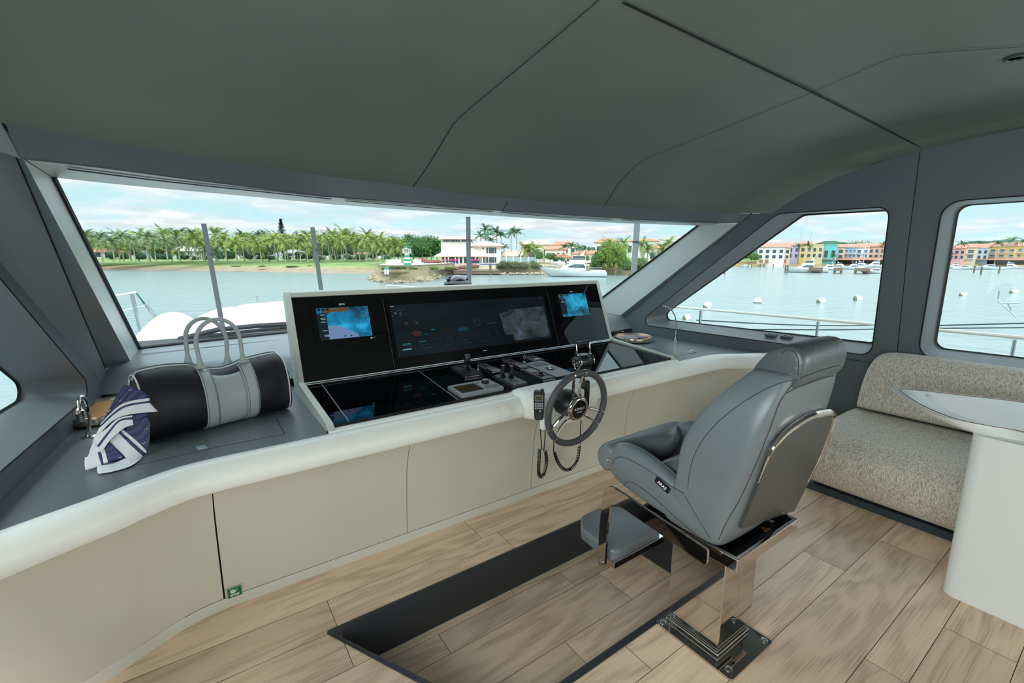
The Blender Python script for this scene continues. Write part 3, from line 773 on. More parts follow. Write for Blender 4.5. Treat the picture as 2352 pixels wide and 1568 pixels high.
def chart_fn(seed, cols, scale=1.7):
    def f(N, L, uv):
        mp = N.new('ShaderNodeMapping'); mp.inputs['Location'].default_value = (seed, seed*1.7, 0); mp.inputs['Scale'].default_value = (1.5, 1, 1); L.new(uv, mp.inputs[0])
        n = N.new('ShaderNodeTexNoise'); n.inputs['Scale'].default_value = scale; n.inputs['Detail'].default_value = 3; n.inputs['Distortion'].default_value = .6; L.new(mp.outputs[0], n.inputs['Vector'])
        r = N.new('ShaderNodeValToRGB'); e = r.color_ramp.elements
        e[0].position = .3; e[0].color = (*lin(cols[0]), 1); e[1].position = .72; e[1].color = (*lin(cols[-1]), 1)
        for i, c in enumerate(cols[1:-1]): x = r.color_ramp.elements.new(.3+.42*(i+1)/(len(cols)-1)); x.color = (*lin(c), 1)
        L.new(n.outputs['Fac'], r.inputs[0])
        n2 = N.new('ShaderNodeTexNoise'); n2.inputs['Scale'].default_value = 22; n2.inputs['Detail'].default_value = 5; L.new(mp.outputs[0], n2.inputs['Vector'])
        r2 = N.new('ShaderNodeValToRGB'); r2.color_ramp.elements[0].position = .35; r2.color_ramp.elements[0].color = (.55, .55, .55, 1); r2.color_ramp.elements[1].position = .5
        L.new(n2.outputs['Fac'], r2.inputs[0])
        mx = N.new('ShaderNodeMix'); mx.data_type = 'RGBA'; mx.blend_type = 'MULTIPLY'; mx.inputs['Factor'].default_value = .4
        L.new(r.outputs[0], mx.inputs['A']); L.new(r2.outputs[0], mx.inputs['B']); return mx.outputs['Result']
    return f
M_chart = uvramp_mat('sea_chart', chart_fn(3.1, ['062b3a', '0b4a68', '1585b5', '35b4e6']), .2, emit=.8)
M_chart2 = uvramp_mat('sea_chart_right', chart_fn(7.4, ['08303c', '0c5a74', '1c93bd', '3ec2ee']), .2, emit=.75)
M_centre = uvramp_mat('dim_instrument_page', chart_fn(1.3, ['050d12', '08161d', '0b2029', '0c2833'], 2.0), .15, emit=.28)
M_shoal = uvramp_mat('grey_chart', chart_fn(5.5, ['1b2529', '3a474c', '4d5658', '5b7890'], 2.6), .15, emit=.5)
E_or = mat('screen_orange', '000000', .3, emit='7d5a34', es=.5); E_dk = mat('screen_dark', '000000', .3, emit='061c28', es=.8)
E_wh = mat('screen_pale', '000000', .3, emit='a9cfe0', es=.7); E_cy = mat('screen_cyan', '000000', .3, emit='1c7ba0', es=.5); E_gn = mat('screen_green', '000000', .3, emit='2f9a55', es=.45)
E_lb = mat('screen_lilac', '000000', .3, emit='7c9cc8', es=.6); E_dim = mat('screen_dim_cyan', '000000', .3, emit='0b3747', es=.7); E_pk = mat('screen_coral', '000000', .3, emit='4a3028', es=.5)
E_rd = mat('screen_red', '000000', .3, emit='8a2222', es=.5)
def display(pix_active, pix_bezel, base_mat, kind, r_=random.Random(3)):
    x0, x1, t0, t1 = rect_on_screen(pix_active); bx0, bx1, bt0, bt1 = rect_on_screen(pix_bezel)
    m = MB(); fp = roundpoly([(bx0, bt0), (bx1, bt0), (bx1, bt1), (bx0, bt1)], .012)
    m.rings([[scr_pt(x, t, o) for x, t in fp] for o in (.0, .006)], True, True, 0, False)
    d = obj('display', m, M_bglass, sg)
    m = screen_quad(x0, x1, t0, t1, .0068); obj('active_screen', m, base_mat, d, fix=False)
    W, H = x1-x0, t1-t0
    def pt(a, b, o=.0072): return scr_pt(x0+a*W, t0+b*H, o)
    def rc(a, b, c, e, mb, mi, o=.0072): mb.quad(pt(a, b, o), pt(c, b, o), pt(c, e, o), pt(a, e, o), mi)
    m = MB(); mats = [E_or, E_dk, E_wh, E_cy, E_gn, E_lb, E_dim, E_pk, E_rd]
    if kind == 'left':
        rc(0, .0, .17, .84, m, 1); rc(.0, .85, .07, 1, m, 3, .0070); rc(.09, .86, .6, .985, m, 0, .0070)
        for k in range(3): rc(.02+.08*k, .92, .08+.08*k, .98, m, 1, .0076)
        m.add([pt(.17, 0, .0070), pt(.0, 0, .0070), pt(.0, .16, .0070), pt(.17, .16, .0074), pt(.17, .45, .007), pt(.45, .36, .007), pt(.72, .1, .007), pt(.74, 0, .007)], [(0, 3, 4, 5, 6, 7), (1, 0, 3, 2)], 5)
        rc(.02, .03, .14, .10, m, 1, .0078)
        for bb in (.78, .68, .64, .55, .28): rc(.06, bb, .15, bb+.015, m, 2, .0076)
        for a in (.45, .57): rc(a, .04, a+.03, .09, m, 1, .0078)
        arc = [pt(.86+.12*math.cos(t_), .82+.17*math.sin(t_), .0076) for t_ in [math.pi*(.95+1.15*k/14) for k in range(15)]]; m.tube(arc, .0012, 4, 0)
        m.tube([pt(.74, .86), pt(.86, .93), pt(.97, .98)], .0010, 4, 0)
        for k in range(12): a, b = .78+.16*r_.random(), .72+.2*r_.random(); rc(a, b, a+.012, b+.02, m, 1, .0078)
        for k in range(3): rc(.84, .03+.035*k, .97-.03*k, .045+.035*k, m, 1, .0078)
    elif kind == 'right':
        rc(0, .0, .2, .84, m, 1); rc(0, 0, .2, .12, m, 3, .0076); rc(.0, .84, .06, 1, m, 0, .0076); rc(.07, .9, .15, .98, m, 1, .0078)
        for bb in (.78, .68, .64): rc(.06, bb, .17, bb+.015, m, 2, .0078)
        m.tube([pt(.62, .45), pt(.75, .6), pt(.8, .75)], .0008, 4, 7); rc(.9, .9, .97, .97, m, 1, .0078)
        m.tube([pt(.75, .4), pt(.85, .1)], .0009, 4, 1)
    else:
        rc(0, 0, 1, 1, m, 1, .0069) if 0 else None
        for k in range(5): rc(.02+.2*k*.6, .12, .07+.2*k*.6, .13, m, 4 if k == 0 else 6)
        for (a, b, c, e, mi) in ((.10, .37, .135, .47, 7), (.09, .41, .145, .45, 7), (.06, .60, .08, .66, 7), (.12, .60, .135, .65, 7), (.20, .46, .225, .48, 3), (.155, .38, .18, .40, 6), (.36, .38, .42, .45, 6), (.55, .47, .62, .50, 6), (.03, .235, .075, .25, 4), (.03, .215, .08, .223, 3), (.03, .13, .075, .15, 5), (.12, .25, .165, .262, 3), (.125, .19, .17, .20, 6), (.21, .28, .25, .29, 6), (.27, .27, .32, .28, 6), (.30, .22, .32, .23, 6), (.38, .18, .41, .195, 6), (.96, .95, .975, .965, 8), (.0, .97, .02, .98, 2)): rc(a, b, c, e, m, mi)
        for (a, b, rr_) in ((.49, .53, .035), (.47, .25, .022), (.54, .25, .022), (.61, .25, .022), (.07, .86, .03)):
            m.tube([pt(a+rr_*.55*math.cos(q), b+rr_*1.8*math.sin(q)) for q in [2*math.pi*k/20 for k in range(21)]], .0007, 4, 6)
        for k in range(46):
            a = .02+.95*r_.random(); b = .78+.17*r_.random(); rc(a, b, a+.006, b+.004, m, 3 if k % 5 == 0 else 6)
        for k in range(16): a = .0+.07*r_.random(); b = .78+.16*r_.random(); rc(a, b, a+.004, b+.007, m, 2 if k % 2 else 3)
        rc(0, 0, .001, 1, m, 6)
    go_ = obj('screen_graphics', m, mats, d, fix=False)
    if kind == 'centre':
        m = MB(); o = .0074
        m.add([pt(.655, .06, o), pt(.985, .055, o), pt(.985, .76, o), pt(.72, .74, o), pt(.715, .70, o), pt(.645, .68, o), pt(.66, .2, o), pt(.715, .19, o), pt(.715, .05, o)], [(0, 1, 2, 3, 4, 5, 6)]); m.f = [[7, 8, 1, 2, 3, 4, 5, 6]]
        m.uv = {0: [(.1, .2), (.1, 0), (1, 0), (1, 1), (.2, 1), (.2, .9), (0, .9), (0, .2)]}
        obj('chart_window', m, M_shoal, d, fix=False)
        m = MB(); rc(.49, -.085, .515, -.075, m, 0); obj('logo_print', m, M_txt, d, fix=False)
    else:
        F = frame(pt(.5, 1.09, .0066), (1, 0, 0), (ST_-SB).normalized())
        obj('lettering', text_mb('BP15', .017 if kind == 'left' else .014, F, bold=.0003), M_txt, d, fix=False)
        m = MB(); m.cyl(pt(.97, -.075, .006), pt(.97, -.075, .008), .006 if kind == 'left' else .003, 12, 0)
        if kind == 'left':
            for k in range(3): m.cyl(pt(1.0+.022*k, -.07, .006), pt(1.0+.022*k, -.07, .0072), .003, 8, 1)
        obj('power_button', m, [mat('button_pale_green', 'a8c8a0', .4), M_gplas], d)
    return d
display([(724.8, 709), (843, 703), (855, 771), (736, 781.6)], [(713, 701), (862, 693), (868, 786), (726, 795)], M_chart, 'left')
display([(893, 701), (1247, 681), (1266, 775.6), (917, 823)], [(890, 685), (1256, 664), (1286, 790), (905, 842)], M_centre, 'centre')
display([(1280, 677), (1342, 672.5), (1354, 722), (1293, 728.6)], [(1270, 668), (1354, 662), (1364, 728), (1286, 737)], M_chart2, 'right')
# panel joints in the screen glass
m = MB()
for (a, b) in (((876, 687), (907, 842)), ((1254, 668), (1283, 790))):
    A, B = SCR(*a, .001), SCR(*b, .001); x = (A.x+B.x)/2; m = screen_quad(x-.0012, x+.0012, .02, .50, .0075)
    obj('panel_joint', m, mat('joint_grey', '4b5254', .4), sg, fix=False)

# ---------------------------------------------------------------- instruments on the dash
DN = Vector((0, -.0615, 1)).normalized()
def onD(u, v, h=0): return PP(u, v, Vector((0, 2.2, .712))+DN*h, DN)
def inst(name, label, cat, pix, h=0, group=None):
    P = [onD(u, v, h) for u, v in pix]; c = sum(P, Vector())/4
    # left, top(far), right, bottom(near) corners
    w = ((P[2]-P[3])+(P[1]-P[0])); d = ((P[0]-P[3])+(P[1]-P[2]))
    wx = abs(w.x)/2; dy = abs(d.y)/2
    t = thing(name, label, cat, (c.x, c.y, dz(c.y)), 0, group, rotx=math.atan(.0615)); return t, wx, dy
def button_grid(m, x0, x1, y0, y1, nx, ny, z, s=.7, h=.0015, mi=0):
    dx, dy = (x1-x0)/nx, (y1-y0)/ny
    for i in range(nx):
        for j in range(ny): m.cbox((x0+(i+.5)*dx, y0+(j+.5)*dy, z+h/2), (dx*s, dy*s, h), mi)
# joystick pad
t, w, d = inst('joystick_controller', 'black docking joystick on a square pad, leftmost control behind the small display', 'joystick', [(1040, 843), (1072, 834), (1099, 855), (1068, 865)], .02)
m = MB(); m.prism(roundpoly([(-w/2, -d/2), (w/2, -d/2), (w/2, d/2), (-w/2, d/2)], .008), 0, .020); obj('pad', m, M_plas, t, world=False, bevel=.003)
m = MB(); m.prism(roundpoly([(-w/2-.002, -d/2-.002), (w/2+.002, -d/2-.002), (w/2+.002, d/2+.002), (-w/2-.002, d/2+.002)], .009), .004, .012); obj('chrome_rim', m, M_steel, t, world=False, bevel=.002)
m = MB(); m.lathe([(.034, .02), (.034, .026), (.026, .03), (.030, .034), (.022, .040), (.026, .044), (.016, .052), (.012, .056)], (w*.06, -d*.02, 0)); obj('boot', m, M_black, t, world=False)
m = MB(); m.lathe([(.010, .05), (.014, .066), (.019, .074), (.021, .085), (.021, .122), (.018, .126), (0.001, .127)], (w*.06, -d*.02, 0)); k = obj('knob', m, M_plas, t, world=False, sharp=50)
m = MB(); button_grid(m, -w*.42, -w*.1, d*.05, d*.42, 2, 3, .020); obj('button_pad', m, M_dgplas, t, world=False)
# autopilot display
t, w, d = inst('autopilot_display', 'grey rectangular instrument with dark amber screen and round knob near the dash edge', 'display', [(1028, 887), (1122, 868.5), (1157, 889), (1060, 908)], .018)
m = MB(); m.prism(roundpoly([(-w/2, -d/2), (w/2, -d/2), (w/2, d/2), (-w/2, d/2)], .012), 0, .018); obj('housing', m, M_gplas, t, world=False, bevel=.004)
m = MB(); m.prism([(-w*.43, -d*.34), (w*.08, -d*.34), (w*.08, d*.34), (-w*.43, d*.34)], .018, .0186); obj('frame', m, M_slot, t, world=False)
m = MB(); m.prism([(-w*.40, -d*.30), (w*.06, -d*.30), (w*.06, d*.30), (-w*.40, d*.30)], .0186, .019); obj('amber_screen', m, mat('amber_lcd', '3a2c10', .15, var=(60, .3)), t, world=False)
m = MB(); m.lathe([(.022, .018), (.022, .036), (.019, .038), (.001, .038)], (w*.30, d*.20, 0), 20); obj('knob', m, M_plas, t, world=False, sharp=40, bevel=0)
m = MB(); m.lathe([(.0185, .038), (.0185, .0388), (.001, .0388)], (w*.30, d*.20, 0), 20); obj('knob_cap', m, M_gplas, t, world=False)
m = MB(); button_grid(m, w*.14, w*.46, -d*.38, -d*.06, 4, 2, .018); obj('keys', m, M_dgplas, t, world=False)
m = MB(); m.lathe([(.010, .018), (.010, .019)], (w*.14, d*.28, 0), 14); obj('dial', m, M_dgplas, t, world=False)
# twin thruster joysticks
t, w, d = inst('thruster_controller', 'charcoal panel with two short black thruster joysticks side by side', 'joystick', [(1140, 862), (1166, 854), (1207, 878), (1177, 885)], .018)
m = MB(); m.prism(roundpoly([(-w/2, -d/2), (w/2, -d/2), (w/2, d/2), (-w/2, d/2)], .01), 0, .018); obj('panel', m, M_dgplas, t, world=False, bevel=.004)
for sx, sy in ((-.18, .26), (.22, .12)):
    m = MB(); m.lathe([(.018, .018), (.021, .024), (.014, .028), (.017, .033), (.011, .037), (.013, .042), (.008, .048), (.006, .06), (.010, .062), (.0125, .064), (.0125, .092), (.001, .093)], (w*sx, d*sy, 0), 18); j = obj('joystick', m, M_black, t, world=False, sharp=50)
    m = MB(); m.lathe([(.0115, .0925), (.0115, .0945), (.001, .0945)], (w*sx, d*sy, 0), 18); obj('cap', m, M_gplas, j, world=False)
m = MB(); m.lathe([(.016, .018), (.016, .0196), (.001, .0196)], (w*.05, -d*.22, 0), 18); obj('rocker', m, M_plas, t, world=False)
m = MB(); m.lathe([(.005, .018), (.005, .0205), (.001, .0205)], (-w*.05, -d*.36, 0), 10); obj('red_button', m, mat('red_plastic', 'b23a3a', .4), t, world=False, label='small red button')
# two engine start panels with key switches
pan0 = None
for i, (pix, lab) in enumerate((([(1100, 836), (1116, 831), (1152, 851), (1128, 858)], 'narrow chrome-edged engine switch panel next to the left docking joystick'), ([(1158, 825), (1174, 821.5), (1214, 841), (1192, 848)], 'narrow chrome-edged engine switch panel behind the twin thruster joysticks'))):
    t, w, d = inst('engine_panel', lab, 'switch panel', pix, .014, 'engine switch panels')
    t['label'] = lab
    m = MB(); m.prism([(-w/2, -d/2), (w/2, -d/2), (w/2, d*.0), (w*.40, d*.03), (w*.40, d/2), (-w*.40, d/2), (-w*.40, d*.03), (-w/2, 0)], 0, .014); obj('panel', m, M_dgplas, t, world=False, bevel=.002)
    m = MB(); m.box(-w*.52, -w*.44, -d*.50, -.0, .008, .018); m.box(w*.44, w*.52, -d*.5, 0, .008, .018); m.box(-w*.5, w*.5, -d*.53, -d*.48, .004, .018); obj('chrome_edge', m, M_chrome, t, world=False, bevel=.001)
    m = MB(); button_grid(m, -w*.28, w*.24, d*.06, d*.46, 2, 4, .014, .62, .004); obj('rocker_switch', m, M_black, t, world=False)
    m = MB(); m.box(-w*.3, w*.1, -d*.20, -d*.04, .014, .017); obj('red_switch', m, mat('dull_red', '7a3d3f', .5), t, world=False, label='dull red switch')
    m = MB(); button_grid(m, -w*.38, w*.38, -d*.46, -d*.24, 3, 1, .014, .8, .003); obj('lower_switch', m, M_gplas, t, world=False)
for i, (u, v, lab) in enumerate(((1098, 849, 'ignition key with black head between joystick pad and engine panel'), (1204, 832, 'bare metal ignition key by the trackball plate'))):
    p = onD(u, v); t = thing('ignition_key', lab, 'key', (p.x, p.y, dz(p.y)), 0)
    m = MB(); m.lathe([(.012, 0), (.012, .004), (.009, .009), (.004, .009)], n=16); obj('lock', m, M_steel, t, world=False)
    m = MB(); m.box(-.0012, .0012, -.004, .004, .006, .03); obj('blade', m, M_steel, t, world=False)
    m = MB()
    if i == 0: m.lathe([(.014, -.004), (.014, .004)], n=18, axis='X'); m.xf(Matrix.Translation((0, 0, .044))); obj('head', m, M_plas, t, world=False, bevel=.002)
    else: m.tube([(0, .011*math.cos(a), .042+.013*math.sin(a)) for a in [2*math.pi*k/16 for k in range(16)]], .003, 6, loop=True); obj('head', m, M_steel, t, world=False)
# trackball plate
t, w, d = inst('trackball_panel', 'flat light grey metal plate with a round trackball in the dash centre', 'trackball', [(1209, 833), (1250, 826.5), (1308, 855), (1279, 868)], .006)
w = min(w, .17)
m = MB(); m.box(-w/2, w/2, -d/2, d/2, 0, .005); obj('plate', m, M_gplas, t, world=False, bevel=.0015)
for k, r_ in enumerate((.038, .030, .022)): m = MB(); m.tube([(r_*math.cos(a), r_*math.sin(a)-d*.04, .0055) for a in [2*math.pi*j/28 for j in range(28)]], .0016, 5, loop=True); obj('ring', m, M_dgplas, t, world=False)
m = MB(); m.sphere((0, -d*.04, .008), .017, 20); obj('ball', m, M_steel, t, world=False)
m = MB(); button_grid(m, -w*.36, w*.36, d*.18, d*.40, 6, 2, .005, .7, .001); obj('keys', m, M_dgplas, t, world=False)
t, w, d = inst('dial_panel', 'small dark panel with round pad and three white buttons behind the trackball', 'dial', [(1206, 820), (1228, 816), (1247, 826), (1224, 831)], .006)
m = MB(); m.box(-w/2, w/2, -d/2, d/2, 0, .010); obj('panel', m, M_dgplas, t, world=False, bevel=.002)
m = MB(); m.lathe([(.022, .010), (.022, .015), (.014, .017), (.001, .016)], (0, d*.16, 0), 20); obj('pad', m, M_black, t, world=False, sharp=30)
for k in range(3): m = MB(); m.lathe([(.005, .01), (.005, .014), (.001, .014)], (-.016+.016*k, -d*.24, 0), 10); obj('button', m, mat('white_plastic', 'dcdcd6', .4), t, world=False)
t, w, d = inst('knob_controller', 'black controller with a fat rotary knob left of the trackball plate', 'controller', [(1202, 848), (1224, 842), (1270, 866), (1244, 872)], .012)
m = MB(); m.box(-w/2, w/2, -d/2, d/2, 0, .012); obj('panel', m, M_plas, t, world=False, bevel=.002)
m = MB(); m.box(-w/2-.002, w/2+.002, -d/2-.002, d/2+.002, 0, .005); obj('chrome_rim', m, M_steel, t, world=False)
m = MB(); m.lathe([(.024, .012), (.024, .018), (.017, .020), (.019, .034), (.015, .036), (.001, .035)], (0, -d*.14, 0), 20); obj('knob', m, M_black, t, world=False, sharp=40)
m = MB(); m.tube([(.024*math.cos(a), -d*.14+.024*math.sin(a), .018) for a in [2*math.pi*j/24 for j in range(24)]], .002, 5, loop=True); obj('knob_ring', m, M_steel, t, world=False)
m = MB(); button_grid(m, -w*.36, w*.36, d*.12, d*.42, 1, 3, .012, .8, .002); button_grid(m, -w*.4, w*.4, -d*.46, -d*.36, 3, 1, .012, .7, .002); obj('keys', m, M_gplas, t, world=False)
# throttle
p = onD(1337, 846); th = thing('throttle_lever', 'chrome and black twin throttle control with a bar handle', 'throttle', (p.x, p.y, dz(p.y)), 0, rotx=math.atan(.0615)); th.scale = (.86, .86, .86)
r_, hw = .062, .078
m = MB(); m.lathe([(r_*.9, -hw*.8), (r_, -hw*.7), (r_, hw*.7), (r_*.9, hw*.8)], (0, 0, .062), 30, axis='X'); m.box(-hw*.7, hw*.7, -.05, .05, 0, .04); bd = obj('drum', m, M_plas, th, world=False, sharp=50)
m = MB(); m.prism([(math.cos(a)*.05, math.sin(a)*.030) for a in [2*math.pi*k/24 for k in range(24)]], .119, .124); m.v = [Vector((q.x, q.y, q.z)) for q in m.v]; obj('top_pad', m, M_gplas, th, world=False, bevel=.002)
for s in (-1, 1):
    m = MB(); m.lathe([(.045, s*hw*.82), (.066, s*hw*.82), (.066, s*hw*.97), (.052, s*hw*1.02), (.050, s*hw*.9), (.002, s*hw*.9)] if s > 0 else [(.002, s*hw*.9), (.050, s*hw*.9), (.052, s*hw*1.02), (.066, s*hw*.97), (.066, s*hw*.82), (.045, s*hw*.82)], (0, 0, .062), 30, axis='X'); ri = obj('end_ring', m, M_chrome, th, world=False, sharp=40)
    m = MB(); m.lathe([(.034, 0), (.038, .004), (.030, .006), (.020, .002), (.001, .008)], (s*hw*.93, 0, .062), 24, axis='X'); 
    if s < 0: m.v = [Vector((2*s*hw*.93-q.x, q.y, q.z)) for q in m.v]
    obj('end_cap', m, M_chrome, ri, world=False)
    m = MB(); m.prism(roundpoly([(-.016, 0), (.016, 0), (.010, .135), (-.010, .135)], .008), s*hw*.94-.005, s*hw*.94+.005); m.v = [Vector((q.z, q.x+.02*(q.y/.13), q.y+.085)) for q in m.v]; obj('lever', m, M_chrome, th, world=False, bevel=.002)
m = MB(); m.lathe([(.014, -hw*.9), (.018, -hw*.88), (.018, -.003), (.0165, 0), (.018, .003), (.018, hw*.88), (.014, hw*.9)], (0, .022, .212), 20, axis='X'); obj('handle', m, M_plas, th, world=False, sharp=50)
# ---------------------------------------------------------------- wheel box, steering wheel, microphones
bx0, bx1, by0, by1, bz0, bz1 = 1.43, 1.80, 1.965, 2.24, .575, .722
wb = thing('wheel_mount', 'white padded box on the cabinet edge carrying the steering wheel', 'mount', (1.64, 2.1, .6))
m = MB(); pf = [(2.26, .705), (2.16, .716), (2.05, .722), (1.99, .719), (1.955, .708), (1.945, .688), (1.955, .60), (1.965, .578), (2.0, .565), (2.2, .565)]
def loftx(pf, xs, sc):
    return [[Vector((x, 2.2+(y-2.2)*s, .62+(z-.62)*s2)) for y, z in pf] for x, (s, s2) in zip(xs, sc)]
m.rings(loftx(pf, [1.500, 1.512, 1.54, 1.565, 1.59, 2.02, 2.06], [(.55, .55), (.72, .80), (.86, .94), (.96, .99), (1, 1), (1, 1), (.80, .7)]), True, True, 0, True)
obj('padding', m, M_white, wb, sharp=0)
m = MB(); m.box(1.555, 1.87, 1.918, 1.955, .530, .722); obj('face_plate', m, M_white, wb, bevel=.006)
# wheel
WC = Vector((1.700, 1.80, .668)); tilt = R(6)
sw = thing('steering_wheel', 'dark leather steering wheel with three pairs of chrome spokes', 'steering wheel', WC, 0)
MW = Matrix.Rotation(R(0), 4, 'Z') @ Matrix.Rotation(tilt, 4, 'X')
def wl_(a, r, y=0): return MW @ Vector((r*math.sin(a), y, r*math.cos(a)))
RW = .209
m = MB(); m.tube([wl_(2*math.pi*k/64, RW) for k in range(64)], .0185, 14, loop=True); obj('rim', m, mat('wheel_leather', '4a4e50', .5, bump=(250, .1)), sw, world=False)
def spoke(a0, s):
    aa = R(a0+s*11); pts = [wl_(aa, RW-.004, -.003), wl_(R(a0+s*10.2), RW*.86, .004), wl_(R(a0+s*11), RW*.66, .012), wl_(R(a0+s*15), RW*.46, .014), wl_(R(a0+s*38), RW*.30, .006)]
    return smooth_path(pts, 4)
for a0 in (-4, 116, 236):
    for s in (-1, 1):
        m = MB(); P = spoke(a0, s); m.tube(P, [.0055+.0035*math.sin(math.pi*i/(len(P)-1)) for i in range(len(P))], 8, flat=(1, .9)); m.tube([wl_(R(a0+s*11)+d_, RW) for d_ in (-.018, .018)], .0193, 14); obj('spoke', m, M_chrome, sw, world=False, label='chrome spoke')
m = MB(); m.lathe([(.050, .012), (.068, .006), (.072, -.004), (.066, -.016), (.058, -.018)], n=36, axis='Y'); m.xf(MW); obj('hub_ring', m, M_chrome, sw, world=False, sharp=50)
m = MB(); m.lathe([(.058, -.017), (.05, -.0185), (.001, -.0190)], n=36, axis='Y'); m.xf(MW); hb = obj('hub_cap', m, M_bglass, sw, world=False)
F = MW @ frame(Vector((0, -.0200, .004)), (1, 0, 0), (0, 0, 1)); obj('lettering', text_mb('AZIMUT', .021, F, depth=.0003), M_txt, hb, world=False, fix=False)
F = MW @ frame(Vector((.002, -.0200, -.016)), (1, 0, 0), (0, 0, 1)); obj('lettering', text_mb('YACHTS', .011, F, depth=.0003), M_txt, hb, world=False, fix=False)
m = MB(); m.lathe([(.045, .012), (.062, .03), (.075, .075), (.075, .118), (.06, .12)], n=30, axis='Y'); m.xf(MW); obj('column_boot', m, M_black, sw, world=False, sharp=40)
m = MB(); m.cyl(WC+Vector((0, .10, 0)), WC+Vector((0, .135, .0)), .05, 20); obj('column', m, M_dgplas, sw)
# microphones
def mic(loc, label, rz):
    t = thing('radio_handset', label, 'handset', loc, rz)
    m = MB(); pr_ = roundpoly([(-.026, -.075), (-.018, -.088), (.018, -.088), (.026, -.075), (.030, .02), (.030, .066), (.022, .078), (-.022, .078), (-.030, .066), (-.030, .02)], .008, 3)
    m.prism(pr_, -.014, .014); m.v = [Vector((q.x, q.z, q.y)) for q in m.v]; bd = obj('body', m, M_plas, t, world=False, bevel=.005)
    m = MB(); m.box(-.021, .021, -.0162, -.014, .022, .056); obj('screen_frame', m, M_gplas, t, world=False); m = MB(); m.box(-.017, .017, -.0168, -.016, .027, .051); obj('screen', m, mat('olive_lcd', '3c4024', .3), t, world=False)
    m = MB()
    for i in range(4):
        for j in range(3): m.cbox((-.018+.012*i, -.0155, .008-.013*j), (.0085, .003, .008))
    m.cbox((.006, -.0155, -.034), (.01, .003, .009)); obj('keypad', m, mat('key_grey', 'a9b4ba', .4), t, world=False)
    m = MB()
    for j in range(5): m.box(-.018, .018, -.0155, -.013, -.052-.007*j, -.049-.007*j)
    obj('speaker_slot', m, M_dgplas, t, world=False)
    m = MB(); m.lathe([(.008, 0), (.008, .012), (.001, .013)], (.018, .004, .074), 12); obj('antenna_knob', m, M_black, t, world=False); return t
m1 = mic((PY(1238, 928, 1.90).x, 1.90, PY(1238, 928, 1.90).z), 'black radio handset with lit keypad and screen hanging left of the wheel', R(-38))
m2 = mic((1.90, 1.945, .690), 'black radio handset hanging right of the wheel behind the rim', R(75))
def coil(P, r, turns, wire, m):
    P = smooth_path(P, 10); L = [0]
    for a, b in zip(P, P[1:]): L.append(L[-1]+(b-a).length)
    tot = L[-1]; n = turns*9; out = []
    for i in range(n+1):
        d = tot*i/n; k = max(j for j in range(len(P)) if L[j] <= d+1e-9); k = min(k, len(P)-2)
        p = P[k].lerp(P[k+1], (d-L[k])/max(1e-9, L[k+1]-L[k])); tn = (P[k+1]-P[k]).normalized(); u = Vector((0, 1, 0)); u = (u-tn*u.dot(tn)).normalized(); v = tn.cross(u); a = 2*math.pi*i/9
        out.append(p+u*r*math.cos(a)+v*r*math.sin(a))
    m.tube(out, wire, 5); return P
yA = 1.985
def cyp(u, v, y=yA): return PY(u, v, y)
# left cord
m = MB(); m.tube(smooth_path([cyp(1241, 968), cyp(1242, 1000), cyp(1245, 1032)], 6), .0032, 6); m.tube(smooth_path([cyp(1252, 972), cyp(1252, 1000), cyp(1249, 1036)], 6), .0032, 6)
coil([cyp(1239, 1032), cyp(1237.5, 1060), cyp(1237, 1082), cyp(1241, 1095), cyp(1249, 1088), cyp(1255, 1060), cyp(1253, 1036)], .0088, 34, .0030, m)
o = obj('coiled_cord', m, M_black); tag(o, 'tight black coiled cord hanging in a narrow loop below the left handset', 'cord', 'handset cords')
m = MB(); m.tube(smooth_path([cyp(1339, 905), cyp(1337, 950), cyp(1333, 985), cyp(1333, 1020)], 6), .0032, 6); m.tube(smooth_path([cyp(1272, 1000), cyp(1272, 1020), cyp(1271, 1037)], 6), .0032, 6)
coil([cyp(1273, 1038), cyp(1280, 1058), cyp(1290, 1073), cyp(1302, 1079), cyp(1315, 1073), cyp(1326, 1055), cyp(1331, 1024)], .0082, 36, .0030, m)
o = obj('coiled_cord', m, M_black); tag(o, 'black coiled cord sagging in a wide U under the steering wheel', 'cord', 'handset cords')
# ---------------------------------------------------------------- helm chair
hc = thing('helm_chair', 'grey leather helm chair with chrome pedestal and fold-down footrest', 'chair', (1.60, .87, 0))
CX = 1.63
# pedestal
m = MB(); m.prism(roundpoly([(1.440, .690), (1.735, .690), (1.735, 1.022), (1.440, 1.022)], .012), 0, .010); bp_ = obj('base_plate', m, M_chrome, hc, bevel=.003)
for x, y in ((1.462, 1.0), (1.713, .712), (1.475, .722)):
    m = MB(); m.lathe([(.013, .010), (.013, .013), (.009, .014), (.008, .011), (.001, .011)], (x, y, 0), 18); obj('bolt', m, M_steel, bp_)
m = MB(); m.box(1.478, 1.700, .768, 1.000, .010, .030); obj('base_collar', m, M_chrome, hc, bevel=.004)
m = MB(); m.box(1.490, 1.690, .779, .989, .03, .12); m.box(1.5, 1.68, .79, .98, .1, .2); obj('inner_column', m, M_chrome, hc, bevel=.003)
m = MB(); m.box(1.483, 1.600, .772, .996, .072, .44); m.box(1.603, 1.712, .772, .996, .115, .44); m.box(1.5, 1.7, .78, .99, .2, .44); obj('outer_column', m, M_chrome, hc, bevel=.003)
